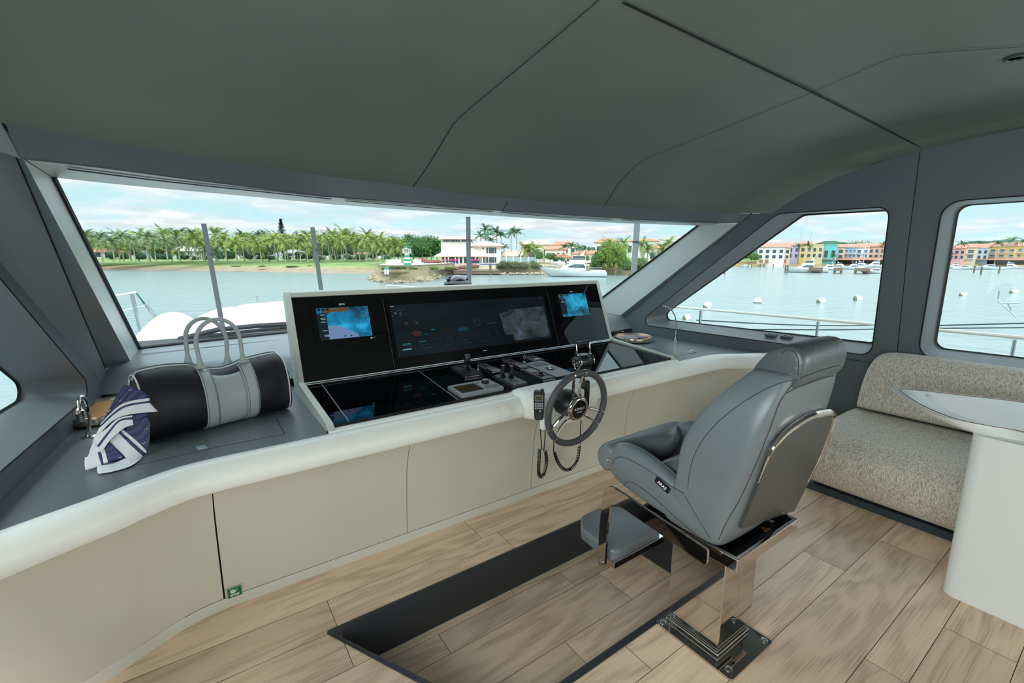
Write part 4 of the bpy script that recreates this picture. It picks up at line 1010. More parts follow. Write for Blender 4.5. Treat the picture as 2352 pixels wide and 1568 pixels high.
# tray
m = MB(); m.prism([(1.418, .70), (1.858, .70), (1.858, 1.12), (1.418, 1.12)], .445, .492, 0, [[(1.436, .716), (1.436, 1.10), (1.842, 1.10), (1.842, .716)]]); m.box(1.42, 1.856, .705, 1.115, .447, .462); obj('seat_tray', m, M_chrome, hc, bevel=.003)
m = MB(); m.box(1.436, 1.842, .716, 1.10, .462, .468); obj('tray_liner', m, M_bglass, hc)
m = MB(); q = Vector((1.70, .745, .4690)); m.add([q, q+Vector((.036, 0, 0)), q+Vector((.018, .03, 0))], [(0, 1, 2)]); m.add([q+Vector((.007, .004, .0004)), q+Vector((.029, .004, .0004)), q+Vector((.018, .022, .0004))], [(0, 1, 2)], 1); obj('warning_label', m, [mat('label_orange', 'b86a2a', .5), M_black], hc, fix=False)
# footrest brackets: flat polished bars bent from the seat down to the pad
def bracket(x, s, dy=0):
    prof = [(.80, .505), (1.20, .545), (1.235, .548), (1.265, .54), (1.288, .515), (1.296, .48), (1.305, .34), (1.310, .165), (1.302, .145), (1.285, .140), (1.270, .150), (1.266, .17), (1.262, .34), (1.250, .455), (1.232, .478), (1.20, .482), (.80, .445)]
    prof = [(y+dy, z) for y, z in prof]; m = MB(); m.prism(roundpoly(prof, .01, 2), x-.006, x+.006); m.v = [Vector((p.z, p.x, p.y)) for p in m.v]; b = obj('footrest_bracket', m, M_chrome, hc, bevel=.0035)
    m = MB(); m.cyl((x-.012, 1.289+dy, .165), (x+.012, 1.289+dy, .165), .011, 14); obj('pivot_bolt', m, M_steel, b)
bracket(1.373, -1, -.02); bracket(1.765, 1)
m = MB(); fp = roundpoly([(1.408, 1.235), (1.757, 1.235), (1.76, 1.40), (1.72, 1.50), (1.62, 1.545), (1.50, 1.54), (1.425, 1.46)], .05)
def scl(P, d): cx_, cy_ = 1.585, 1.39; return [(cx_+(x-cx_)*d, cy_+(y-cy_)*d) for x, y in P]
m.rings([[(x, y, z) for x, y in scl(fp, s)] for s, z in ((.90, .150), (.985, .156), (1.0, .172), (1.0, .19), (.985, .205), (.95, .212), (.6, .216), (.05, .217))]); obj('footrest_pad', m, M_lea, hc)
m = MB(); m.box(1.408, 1.757, 1.225, 1.262, .140, .172); m.cyl((1.37, 1.272, .165), (1.773, 1.285, .165), .008, 10); obj('footrest_hinge', m, M_chrome, hc, bevel=.004)
# seat shell: sections along y
secs = [(1.300, .20, .625, .650, .645), (1.296, .225, .600, .668, .650), (1.28, .246, .578, .690, .645), (1.255, .258, .562, .722, .64), (1.22, .263, .547, .745, .635), (1.16, .265, .534, .755, .625), (1.09, .266, .522, .748, .62), (1.02, .265, .514, .728, .62), (.96, .262, .508, .702, .62), (.91, .259, .503, .678, .62), (.86, .255, .500, .66, .62), (.80, .248, .500, .65, .62)]
m = MB(); rr = []
for y, w, zb, zt, zc in secs:
    b = .085
    rr.append([Vector((CX+sx*w*a+sx*c, y, z)) for sx, a, c, z in
        [(0, 0, 0, zb), (-1, .45, 0, zb), (-1, .80, 0, zb+.004), (-1, .95, 0, zb+.03), (-1, 1.0, 0, (zb+zt)/2), (-1, 1.0, -.004, zt-.03), (-1, 1.0, -.022, zt-.004), (-1, 1.0, -.05, zt), (-1, 1.0, -.078, zt-.022), (-1, 1.0, -.092, min(zc+.01, zt-.03)), (-1, .4, 0, zc-.006), (0, 0, 0, zc-.006),
         (1, .4, 0, zc-.006), (1, 1.0, -.092, min(zc+.01, zt-.03)), (1, 1.0, -.078, zt-.022), (1, 1.0, -.05, zt), (1, 1.0, -.022, zt-.004), (1, 1.0, -.004, zt-.03), (1, 1.0, 0, (zb+zt)/2), (1, .95, 0, zb+.03), (1, .80, 0, zb+.004), (1, .45, 0, zb)]])
m.rings(rr); ss_ = obj('seat_shell', m, M_lea, hc, sub=2)
def pillow(x0, x1, y0, y1, z0, z1, rad, name, mt=M_lea, crown=.008):
    m = MB(); P = roundpoly([(x0, y0), (x1, y0), (x1, y1), (x0, y1)], rad); cx_, cy_ = (x0+x1)/2, (y0+y1)/2
    def s(d): return [(cx_+(x-cx_)*(1-d/((x1-x0)/2)), cy_+(y-cy_)*(1-d/((y1-y0)/2))) for x, y in P]
    h = z1-z0; e = min(h*.4, .028)
    m.rings([[(x, y, z) for x, y in s(d)] for d, z in ((e*.6, z0), (.0, z0+e*.8), (0, z1-e), (e*.3, z1-e*.35), (e, z1), (e*2.2, z1+crown*.7))]); return obj(name, m, mt, hc, sharp=0)
pillow(CX-.178, CX+.178, .88, 1.075, .60, .705, .03, 'seat_cushion')
m = MB(); rr = []
for x, k in ((CX-.258, .55), (CX-.254, .82), (CX-.240, .97), (CX-.20, 1), (CX, 1.01), (CX+.20, 1), (CX+.240, .97), (CX+.254, .82), (CX+.258, .55)):
    e_ = 1 if abs(x-CX) > .19 else 0
    pr_ = [(1.318, .600), (1.336, .635), (1.335, .672), (1.318, .702), (1.285, .722), (1.225 if not e_ else 1.25, .738 if not e_ else .722), (1.15 if not e_ else 1.235, .750 if not e_ else .705), (1.105 if not e_ else 1.225, .742 if not e_ else .68), (1.092 if not e_ else 1.225, .70 if not e_ else .66), (1.10 if not e_ else 1.23, .64), (1.2 if not e_ else 1.25, .60), (1.28, .585)]
    cy_, cz_ = 1.27, .655; rr.append([(x, cy_+(y-cy_)*k, cz_+(z-cz_)*k) for y, z in pr_])
m.rings(rr); fb_ = obj('front_bolster', m, M_lea, hc, sub=1)
m = MB(); m.cyl((CX-.266, 1.258, .655), (CX-.25, 1.258, .655), .008, 14); m.box(CX-.262, CX-.252, 1.235, 1.27, .645, .665); obj('bolster_hinge', m, M_steel, hc, bevel=.002)
# backrest: sections by height  (z, w, rear y, wing tip y, inner y)
bs = [(.485, .185, .790, .93, .90), (.490, .205, .772, .96, .90), (.515, .232, .752, .985, .90), (.56, .249, .737, .99, .895), (.62, .258, .722, .965, .885), (.67, .261, .711, .935, .875), (.73, .262, .698, .925, .865), (.79, .262, .684, .925, .85), (.85, .260, .670, .915, .838), (.91, .257, .656, .895, .825), (.97, .250, .643, .862, .812), (1.03, .238, .630, .822, .795), (1.08, .222, .620, .782, .772), (1.12, .203, .612, .748, .745), (1.145, .188, .608, .725, .722), (1.153, .165, .618, .712, .71)]
m = MB(); rr = []
for z, w, yr, yt, yi in bs:
    L = [(-1, .0, yt), (-1, .0, (yt*.6+yr*.4)), (-1, .001, yr+.055), (-1, .008, yr+.018), (-1, .030, yr+.002), (-1, w*.6, yr-.002), (0, w, yr-.004)]
    I = [(-1, .018, yt+.006), (-1, .050, yt-.004), (-1, .078, (yt+yi)/2-.004), (-1, w*.45, yi), (0, w, yi-.004)]
    half = [(CX+s*(w-d), y) for s, d, y in L]; hin = [(CX+s*(w-d), y) for s, d, y in I]
    mir = lambda P: [(2*CX-x, y) for x, y in P]
    loop = half+mir(half[:-1])[::-1]+mir(hin[:-1])+[hin[-1]]+hin[:-1][::-1]
    rr.append([(x, y, z) for x, y in loop])
m.rings(rr); bk_ = obj('backrest', m, M_lea, hc, sub=2)
# headrest
m = MB(); rr = []
for x, k in ((CX-.163, .82), (CX-.158, .94), (CX-.145, 1.0), (CX-.08, 1.02), (CX+.08, 1.02), (CX+.145, 1.0), (CX+.158, .94), (CX+.163, .82)):
    pr_ = [(.598, 1.118), (.588, 1.16), (.585, 1.21), (.595, 1.245), (.625, 1.262), (.66, 1.258), (.695, 1.232), (.728, 1.185), (.752, 1.13), (.760, 1.085), (.73, 1.06), (.65, 1.06)]
    cy_, cz_ = .665, 1.16; rr.append([(x, cy_+(y-cy_)*k, 1.10+(cz_+(z-cz_)*k-1.10)*.86) for y, z in pr_])
m.rings(rr); hr_ = obj('headrest', m, mat('headrest_leather', '4b5355', .36, bump=(60, .16)), hc, sub=1)
# rear shell panel with chrome arch
RP, RN = Vector((0, .737, .56)), Vector((0, 1, .232)).normalized()
def RR(u, v, o=0): return PP(u, v, RP-RN*o, RN)
ar = [(1700, 1212), (1742, 1108), (1769, 1041), (1787, 1013), (1812, 987), (1857, 958), (1897, 947), (1912, 951), (1911, 975), (1886, 1044), (1855, 1108), (1822, 1172)]
A = smooth_path([RR(u, v, .008) for u, v in ar], 5)
m = MB(); n = len(A); m.add([p-RN*.004 for p in A], [list(range(n))]); m.add([p+RN*.05 for p in A], [list(range(n))[::-1]]); 
for i in range(n): m.f.append([i, (i+1) % n, n+(i+1) % n, n+i]); m.mi.append(0); m.sm.append(False)
obj('back_panel', m, mat('back_shell', '3e413b', .32), hc)
m = MB(); B = smooth_path([RR(u, v, .012) for u, v in ar[1:11]], 5); nb = len(B); m.tube(B, [.002+.011*math.sin(math.pi*min(1, max(0, (i/nb-.02)/.9))) for i in range(nb)], 8); obj('chrome_arch', m, M_chrome, hc)
# seams on the shell
M_seam = mat('stitch_dark', '2b3133', .7)
from mathutils.bvhtree import BVHTree
_dg = bpy.context.evaluated_depsgraph_get(); _bv = []
for _o in (bk_, hr_, ss_, fb_):
    _e = _o.evaluated_get(_dg); _me = _e.to_mesh(); _M = root_mat(_o); _bv.append(BVHTree.FromPolygons([_M @ v.co for v in _me.vertices], [tuple(p.vertices) for p in _me.polygons]))
def on_chair(u, v):
    best = None
    for b in _bv:
        h = b.ray_cast(CP, ray(u, v).normalized())
        if h[0] is not None and (best is None or h[3] < best[1]): best = (h[0]+h[1]*.0006*(1 if h[1].dot(CP-h[0]) > 0 else -1), h[3])
    return best[0] if best else None
def chair_seam(pix, r=.0013):
    P = [on_chair(p.x, p.y) for p in smooth_path([(a, b, 0) for a, b in pix], 10)]; P = [p for p in P if p is not None]; run = [P[0]]; m = MB()
    for p in P[1:]:
        if (p-run[-1]).length > .05:
            if len(run) > 2: m.tube(run, r, 5)
            run = [p]
        else: run.append(p)
    if len(run) > 2: m.tube(run, r, 5)
    return obj('seam', m, M_seam, hc)
for _p in ([(1831, 870), (1806, 900), (1788, 930), (1768, 985), (1738, 1060), (1702, 1140), (1668, 1200), (1650, 1240)], [(1838, 868), (1880, 852), (1928, 838)], [(1806, 902), (1845, 884), (1895, 866), (1930, 862)],
           [(1822, 872), (1780, 884), (1722, 914), (1662, 958), (1620, 1002), (1594, 1048), (1583, 1090), (1580, 1125)], [(1408, 1066), (1414, 1052), (1440, 1052), (1500, 1086), (1545, 1118), (1572, 1133)],
           [(1572, 1136), (1600, 1185), (1632, 1236)], [(1833, 862), (1834, 830), (1826, 810), (1808, 803), (1795, 812)], [(1432, 1128), (1434, 1112), (1446, 1106), (1465, 1114), (1505, 1145), (1560, 1195), (1600, 1228)]): chair_seam(_p)
def side_pt(u, v, x=CX-.2655): return PX(u, v, x)
m = MB()
for pix, xx in (([(1430, 1135), (1432, 1115), (1440, 1107), (1455, 1112), (1500, 1148), (1560, 1200)], CX-.262),):
    m.tube(smooth_path([side_pt(u, v, xx) for u, v in pix], 5), .0012, 5)

m = MB(); 
F = frame(side_pt(1521, 1114, CX-.2665), (0, -.93, -.37), (0, -.37, .93)); m.box(-.033, .033, -.012, .012, -.0015, .0015); m.xf(F); tg = obj('fabric_label', m, M_black, hc)
obj('lettering', text_mb('ARAS', .017, F @ Matrix.Translation((0, 0, .0022)), bold=.0004), M_txt, tg, fix=False)
# ---------------------------------------------------------------- sofa
sofa = thing('sofa', 'beige tweed bench sofa with rounded seat along the starboard wall', 'sofa', (3.5, 0, 0))
y0s, y1s = -1.9, 1.20
def extr(prof, ys, name, mt, par, sub=0, ends=True, bulge=None):
    m = MB(); m.rings([[Vector((3.5+(x-3.5)*k, y, zc+(z-zc)*k)) for x, z in prof] for y, k, zc in ys], True, ends); return obj(name, m, mt, par, sub=sub, sharp=0 if not sub else 35)
m = MB(); m.box(3.20, 3.98, y0s, 1.19, 0, .045); obj('plinth', m, mat('plinth_dark', '2e3840', .5), sofa)
sp = [(3.20, .048), (3.155, .09), (3.115, .20), (3.105, .275), (3.125, .345), (3.18, .395), (3.27, .42), (3.45, .432), (3.75, .437), (3.97, .437), (3.97, .2), (3.97, .046), (3.6, .046)]
m = MB(); m.rings([[(3.6+(x-3.6)*k, y, .25+(z-.25)*k) for x, z in sp] for y, k in ((y0s, 1), (-.6, 1), (.5, 1), (1.14, 1), (1.175, .985), (1.195, .93))]); obj('seat', m, M_tweed, sofa, sub=1)
bp2 = [(3.775, .438), (3.765, .50), (3.775, .60), (3.80, .72), (3.83, .80), (3.875, .850), (3.93, .862), (3.975, .855), (3.99, .80), (3.99, .6), (3.99, .438)]
m = MB(); m.rings([[(3.9+(x-3.9)*k, y, .44+(z-.44)*k2) for x, z in bp2] for y, k, k2 in ((y0s, 1, 1), (0, 1, 1), (.9, 1, 1), (1.03, 1, .99), (1.09, .97, .95), (1.13, .9, .84), (1.155, .8, .6), (1.16, .7, .3))]); obj('backrest', m, M_tweed, sofa, sub=1)
# ---------------------------------------------------------------- table
tb = thing('saloon_table', 'white pedestal table with a pointed oval top and pale inlay', 'table', (2.95, 0, 0))
m = MB(); pp = roundpoly([(2.655, -.9), (2.655, .395), (2.86, .395), (2.86, -.9)], [.01, .045, .045, .01])
m.rings([[(x, y, z) for x, y in pp] for z in (0, .02, .76)]); obj('pedestal', m, mat('white_gelcoat', 'eceeea', .3), tb, sharp=40)
TZ = .80
tip = PZ(2047, 893, TZ)
near = [PZ(u, v, TZ) for u, v in ((2092, 925), (2165, 956), (2243, 974), (2352, 994))]; far = [PZ(u, v, TZ) for u, v in ((2071, 890), (2217, 906), (2352, 922))]
xa = near[-1].x; 
edge = [(p.x, p.y) for p in [far[2], far[1], far[0], tip]+near]
mirr = [(x, y) for x, y in edge]
ylast = near[-1].y; yf = far[-1].y
oval = smooth_path([(3.24, -1.05, 0), (3.34, -.5, 0), (3.33, .05, 0), (far[2].x, far[2].y, 0), (far[1].x, far[1].y, 0), (far[0].x, far[0].y, 0), (tip.x, tip.y, 0)]+[(p.x, p.y, 0) for p in near]+[(2.60, -.1, 0), (2.60, -.5, 0), (2.72, -1.0, 0), (3.0, -1.35, 0)], 5, loop=True)
cx_, cy_ = 2.97, -.3
def so(k): return [(cx_+(p.x-cx_)*k, cy_+(p.y-cy_)*k) for p in oval]
m = MB(); m.rings([[(x, y, z) for x, y in so(k)] for k, z in ((.66, .742), (.90, .752), (.955, .768), (.99, .790), (1.0, .7985), (.992, .8008), (.966, .8008), (.962, .7995), (.5, .799), (.05, .799))]); obj('tabletop', m, _m['white_gelcoat'], tb, sharp=40)
m = MB(); m.rings([[(x, y, z) for x, y in so(k)] for k, z in ((.958, .7992), (.5, .8002), (.03, .8002))], True, True); obj('inlay', m, mat('pale_oak_inlay', 'ebe6dd', .22, var=(2, .08)), tb)
m = MB(); P = so(.960); m.tube([(x, y, .8008) for x, y in P], .0020, 5, loop=True); obj('inlay_border', m, mat('walnut_line', '7b5a44', .4), tb)
# ---------------------------------------------------------------- sockets on the sill
for i, (u, v, lab) in enumerate(((1773, 771, 'square grey switch plate on the window sill, nearer the bow'), (1809, 775, 'square grey switch plate on the window sill, nearer the sofa'))):
    p = PZ(u, v, .825); p.x = min(p.x, XR(p.y)+.11); t = thing('switch_plate', lab, 'switch', (p.x, p.y, .838), 0, 'sill switch plates')
    m = MB(); m.box(-.045, .045, -.045, .045, -.012, .004); obj('plate', m, M_greyd, t, world=False, bevel=.003)
    m = MB(); m.box(-.024, .024, -.024, .024, .004, .010); obj('switch', m, M_gplas, t, world=False, bevel=.003)
# ---------------------------------------------------------------- gooseneck lamps
def lamp(base, pts, head_dir, label, r=.0065, hr=.019, hl=.05):
    t = thing('gooseneck_lamp', label, 'lamp', base, 0, 'gooseneck chart lamps')
    m = MB(); m.lathe([(.032, 0), (.032, .004), (.022, .009), (.012, .012), (.012, .03), (.001, .03)], base, 24); obj('base', m, M_chrome, t, sharp=50)
    P = smooth_path(pts, 8); m = MB(); m.tube(P, r, 10); obj('neck', m, M_chrome, t)
    h = P[-1]; d = Vector(head_dir).normalized(); m = MB(); m.tube([h-d*.012, h, h+d*.004, h+d*hl, h+d*(hl+.002)], [r*1.2, r*1.6, hr, hr, hr*.9], 18); hd_ = obj('lamp_head', m, M_chrome, t, sharp=50)
    m = MB(); m.cyl(h+d*(hl+.001), h+d*(hl+.0035), hr*.75, 16); obj('lens', m, mat('lens_grey', '8a8f92', .1), hd_); return t
b = PZ(205, 1003, .684); yb = b.y
q = lambda u, v, dy=0: PY(u, v, yb+dy)
lamp(b, [b+Vector((0, 0, .02)), q(206, 965), q(200, 930), q(192, 913), q(184, 912, -.01), q(181, 925, -.03), q(183, 941, -.04)], (0, -.1, -1), 'chrome gooseneck lamp bent down over the left worktop beside the scarf', .0075, .017, .05)
b2 = PZ(1551, 782, .684)
q = lambda u, v, dy=0: PY(u, v, b2.y+dy)
lamp(b2, [b2+Vector((0, 0, .02)), q(1553, 750), q(1551, 728), q(1543, 713), q(1532, 705), q(1526, 703.5)], (-.9, -.35, .12), 'chrome gooseneck lamp curving up in front of the starboard side window', .0055, .0150, .02)
# ---------------------------------------------------------------- round trays
def tray(c, r, label, rx=1.0, wood='c48f5e'):
    t = thing('round_tray', label, 'tray', c, 0)
    m = MB(); m.lathe([(r*.86, 0), (r*.97, .012), (r, .048), (r*.985, .052), (r*.965, .048), (r*.94, .014), (.001, .012)], n=48); obj('rim', m, mat('tray_rim', 'a89f8c', .2, metal=.7), t, world=False, sharp=50)
    m = MB(); m.lathe([(r*.955, .034), (r*.94, .036), (.001, .036)], n=48); obj('leather_base', m, mat('tan_leather', wood, .5, var=(14, .1)), t, world=False); return t
p = PZ(1455, 783, .684); tray((3.53, p.y+.01, .684), .185, 'round tan leather tray with steel rim holding a grey napkin, right of the console')
trc = Vector((3.50, p.y+.0, .722))
m = MB(); rg = random.Random(2); P = []
for i in range(11):
    row = []
    for j in range(11):
        a, b_ = i/10-.5, j/10-.5; row.append(trc+Vector((a*.22+.012*math.sin(9*b_), b_*.19+.012*math.sin(7*a+1), .006+.006*math.sin(11*a+3*b_)*math.cos(8*b_-2*a))))
    P.append(row)
m.grid(P); o = obj('napkin', m, mat('grey_lilac_cloth', '7d7785', .9, bump=(200, .2)), solid=.004); tag(o, 'crumpled grey napkin lying in the right round tray', 'napkin')
p = PZ(243, 975, .684); tray((p.x-.02, p.y+.17, .684), .20, 'round tan tray behind the left lamp, half hidden by the scarf', wood='c9a27c')
# ---------------------------------------------------------------- compass behind the screens
pc = PY(1052, 660, 3.30); cp = thing('compass', 'black domed compass standing behind the screen console', 'compass', (pc.x, 3.30, .9))
m = MB(); m.prism(roundpoly([(-.115, -.10), (.115, -.10), (.10, .12), (-.10, .12)], .05), -.05, pc.z-.9+.016); obj('pod', m, M_gplas, cp, world=False, bevel=.01)
zc_ = pc.z-.9
m = MB(); m.lathe([(.108, zc_+.01), (.112, zc_+.016), (.112, zc_+.036), (.104, zc_+.044), (.078, zc_+.056), (.070, zc_+.054)], n=36); obj('ring', m, M_plas, cp, world=False, sharp=40)
m = MB(); m.lathe([(.072*math.cos(a), zc_+.045+.055*math.sin(a)) for a in [math.pi/2*k/10 for k in range(11)]], n=36); obj('dome', m, mat('compass_dome', '101416', .03, coat=1), cp, world=False)
m = MB(); m.tube([(.085*math.cos(a), .085*math.sin(a), zc_+.060+.02*math.sin(a)) for a in [math.pi*k/14 for k in range(15)]], .012, 8); obj('hood', m, M_plas, cp, world=False)
# ---------------------------------------------------------------- duffel bag
A0 = Vector((-.225, 2.43, .685)); A1 = Vector((.385, 2.60, .685)); ax = (A1-A0); L_ = ax.length; ax.normalize(); bx = Vector((-ax.y, ax.x, 0))  # bx points away from the camera
bag = thing('duffel_bag', 'navy duffel bag with grey handles, grey pocket and white piping', 'bag', (A0+A1)/2)
M_navy = mat('navy_canvas', '060c16', .55, bump=(400, .12)); M_bgl = mat('bag_grey_leather', 'a9b2b1', .45, bump=(200, .05)); M_pip = mat('white_piping', 'd9dbd6', .5)
def bag_dim(s):  # width (depth), height, lean
    e = min(s, 1-s); k = 1-max(0, (.04-e)/.04)**2*.10
    h = (.315-.02*s-.022*math.sin(math.pi*min(1, max(0, (s-.35)/.35)))+.012*math.sin(math.pi*s*2.6))*k
    w = (.275+.012*math.sin(5*s))*k; return w, h
def bag_pt(s, t, off=0):
    """t in 0..1 runs round the section: 0 bottom centre, .5 top, front side first"""
    w, h = bag_dim(s); a = 2*math.pi*t
    cx_ = -math.sin(a); cz_ = -math.cos(a)       # front first (negative bx)
    p = 2.9 if cz_ < 0 else 2.15
    r = (abs(cx_)**p+abs(cz_)**p)**(-1/p); x = cx_*r; z = cz_*r
    x *= 1-.14*max(0, z); 
    pos = A0+ax*(s*L_)+bx*(w/2+x*w/2)+Vector((0, 0, h/2+z*h/2))
    wr = .006*math.sin(13*s+4*math.sin(6.3*t))*max(0, math.sin(2*math.pi*t)) + .010*math.exp(-((s-.93)/.05)**2)*math.sin(6*math.pi*t)
    n = (bx*x*(h/w)+Vector((0, 0, z))).normalized(); return pos+n*(off+wr*(1-abs(z)**6))
def bag_patch(s0, s1, t0, t1, off, ns=10, nt=16, edge=True):
    m = MB(); P = [[bag_pt(s0+(s1-s0)*j/ns, t0+(t1-t0)*i/nt, off) for j in range(ns+1)] for i in range(nt+1)]
    if edge:
        P = [[bag_pt(s0+(s1-s0)*j/ns, t0+(t1-t0)*i/nt, off if 0 < i < nt and 0 < j < ns else off) for j in range(ns+1)] for i in range(nt+1)]
        P = [[bag_pt(s0+(s1-s0)*j/ns, t0, 0) for j in range(ns+1)]]+P+[[bag_pt(s0+(s1-s0)*j/ns, t1, 0) for j in range(ns+1)]]
        P = [[bag_pt(s0, t0+(t1-t0)*max(0, min(nt, i-1))/nt, 0)]+r+[bag_pt(s1, t0+(t1-t0)*max(0, min(nt, i-1))/nt, 0)] for i, r in enumerate(P)]
    m.grid(P); return m
m = MB(); m.rings([[bag_pt(s, k/40) for k in range(40)] for s in [i/36 for i in range(37)]]); obj('body', m, M_navy, bag, sharp=60)
for s in (.012, .985):
    m = MB(); m.tube([bag_pt(s, k/40, .002) for k in range(3, 38)], .0035, 6); obj('piping', m, M_pip, bag)
obj('zip_band', bag_patch(-.0, 1.0, .472, .545, .002, 36, 4), M_bgl, bag, fix=False, sharp=0)
m = MB(); m.tube([bag_pt(s/30, .508, .005) for s in range(31)], .0028, 5); obj('zip', m, M_steel, bag)
obj('front_pocket', bag_patch(.435, .655, .06, .395, .0035), M_bgl, bag, fix=False, sharp=0)
for s0 in (.372, .655):
    obj('strap', bag_patch(s0, s0+.085, .03, .45, .006, 4, 20), M_bgl, bag, fix=False, sharp=0)
    m = MB()
    for ds in (.008, .077): m.tube([bag_pt(s0+ds, .05+.40*k/20, .0085) for k in range(21)], .0009, 4)
    obj('stitching', m, M_dgplas, bag)
def handle(sA, sB, t, yoff, name='handle'):
    a = bag_pt(sA+.04, t, .012); b = bag_pt(sB+.04, t, .012)
    d = (b-a); mid = (a+b)/2; hw_ = d.length/2; e_ = d.normalized(); up_ = Vector((0, 0, 1)); H_ = .225
    pts = [a, a+up_*.045+bx*yoff*.3]+[mid-e_*hw_*1.02*math.cos(t_)+up_*(.115+(H_-.115)*math.sin(t_))+bx*yoff for t_ in [math.pi*k/8 for k in range(9)]]+[b+up_*.045+bx*yoff*.3, b]
    P = smooth_path(pts, 6); n = len(P); m = MB()
    m.tube(P, [.0095+.011*max(0, 1-min(i, n-1-i)/6) for i in range(n)], 12); h = obj(name, m, M_bgl, bag)
    for q_ in (a, b):
        m = MB(); c = q_+Vector((0, 0, -.012)); m.tube([c+ax*.024*sx+Vector((0, 0, .010*sz)) for sx, sz in ((-1, -1), (1, -1), (1, 1), (-1, 1))], .0025, 6, loop=True); obj('buckle', m, M_steel, h)
handle(.362, .655, .43, .02); handle(.335, .60, .565, -.01)
m = MB(); P = bag_pt(.0, .50, .004); m.tube([P+Vector((-.004, 0, 0)), P+Vector((-.012, -.004, -.05)), P+Vector((-.014, -.004, -.09))], .0035, 6); obj('zip_pull', m, M_steel, bag)
# ---------------------------------------------------------------- scarf over the bag's end
def scarf_fn(N, L, uv):
    sp = N.new('ShaderNodeSeparateXYZ'); L.new(uv, sp.inputs[0]); r = N.new('ShaderNodeValToRGB'); r.color_ramp.interpolation = 'CONSTANT'; e = r.color_ramp.elements
    nv = (*lin('13265a'), 1); wh = (*lin('e4e7ec'), 1)
    e[0].position = 0; e[0].color = nv; e[1].position = .42; e[1].color = wh
    for p, c in ((.54, nv), (.62, wh), (.985, (.55, .57, .62, 1))): x = r.color_ramp.elements.new(p); x.color = c
    L.new(sp.outputs[1], r.inputs[0]); return r.outputs[0]
M_scarf = uvramp_mat('navy_white_silk', scarf_fn, .38)
sf = thing('silk_scarf', 'navy and white striped silk scarf draped over the left end of the duffel bag', 'scarf', (-.33, 2.40, .69))
def zp(x, y): return (x/2.922+100, y/2.922+807)
DB = math.hypot(*(A0.xy))
def drape(rows, vl, name, layer=0, amp=.0015, seed=0):
    """rows of control points on the draped cloth (in reference crop units), vl the stripe coordinate of each row"""
    def place(p, lay):
        u, v = zp(*p); D = DB-.02-.085*max(0, (v-885)/195)-.0045*lay; w = PZ(u, v, .688); return G(u, v, min(D, math.hypot(w.x, w.y)-.002*lay))
    ctrl = [smooth_path([place(p, layer) for p in row], 7) for row in rows]; cols = list(zip(*ctrl)); K = 6
    P = [smooth_path(c, K) for c in cols]; P = [list(r) for r in zip(*P)]; n = len(P); k = len(P[0])
    vv = [vl[min(q//K, len(vl)-2)]+(vl[min(q//K, len(vl)-2)+1]-vl[min(q//K, len(vl)-2)])*((q-K*min(q//K, len(vl)-2))/K) for q in range(n)]
    vd = (A0-CP).normalized()
    for q in range(n):
        for z in range(k): P[q][z] = P[q][z]-vd*abs(amp*math.sin(z*.9+seed+q*.35))
    m = MB(); m.grid(P, uv=True); c = 0; st = min(m.uv)
    for q in range(n-1):
        for z in range(k-1): m.uv[st+c] = [(z/k, vv[q]), ((z+1)/k, vv[q]), ((z+1)/k, vv[q+1]), (z/k, vv[q+1])]; c += 1
    return obj(name, m, M_scarf, sf, fix=False, sharp=0, solid=.0016)
drape([[(430, 480), (560, 430), (700, 400)], [(385, 590), (540, 540), (706, 540)], [(335, 680), (500, 640), (694, 650)], [(310, 740), (470, 742), (650, 704)]], [.05, .15, .25, .38], 'under_layer', 0, .002, 8)
drape([[(535, 233), (560, 227), (602, 236)], [(470, 330), (580, 262), (690, 285)], [(395, 470), (530, 350), (710, 311)], [(382, 492), (532, 366), (712, 331)], [(374, 515), (534, 381), (714, 344)], [(325, 610), (500, 445), (768, 402)]], [.0, .2, .42, .54, .62, .975], 'upper_drape', 2, .003, 1)
drape([[(345, 570), (420, 520), (500, 450), (598, 428)], [(360, 628), (430, 540), (505, 460), (598, 438)], [(372, 642), (438, 554), (512, 470), (600, 456)], [(388, 682), (442, 602), (540, 516), (603, 492)]], [.46, .54, .62, .97], 'middle_fold', 4, .002, 2)
drape([[(598, 478), (708, 440), (712, 610)], [(560, 505), (655, 560), (698, 655)], [(535, 525), (632, 606), (692, 668)], [(518, 534), (616, 622), (688, 684)], [(503, 546), (600, 642), (668, 702)], [(442, 604), (520, 690), (600, 738)]], [.05, .2, .42, .54, .62, .95], 'side_fold', 1, .003, 3)
drape([[(440, 607), (492, 657), (552, 712)], [(408, 650), (422, 700), (434, 742)], [(386, 668), (396, 712), (404, 754)], [(363, 680), (376, 722), (390, 764)], [(278, 712), (275, 752), (282, 797)]], [.05, .42, .54, .62, .97], 'corner_fold', 3, .001, 4)
drape([[(388, 525), (352, 575), (320, 640), (300, 700)], [(420, 560), (380, 620), (345, 680), (290, 715)], [(438, 605), (400, 655), (362, 684), (277, 722)]], [.64, .8, .97], 'left_fold', 2, .003, 6)
drape([[(362, 768), (470, 750), (555, 714), (609, 716)], [(360, 800), (460, 786), (560, 762), (630, 722)], [(370, 820), (470, 803), (590, 765), (668, 703)]], [.64, .8, .985], 'hem', 4, .001, 5)
F = frame(G(*zp(358, 745), DB-.105), (.25, 0, -.97), (.97, 0, .25)); obj('lettering', text_mb('AZIMUT', .009, F @ Matrix.Translation((0, 0, .001))), mat('navy_print', '14265a', .5), sf, fix=False)
m = MB()
for x, y in ((582, 255), (510, 328), (440, 395), (688, 516), (672, 610), (512, 708)):
    P3 = []
    for dx, dy in ((-13, 4), (0, 6), (12, -5)):
        u, v = zp(x+dx, y+dy); D = DB-.02-.085*max(0, (v-885)/195)-.022; P3.append(G(u, v, D))
    m.tube(P3, .0009, 4)
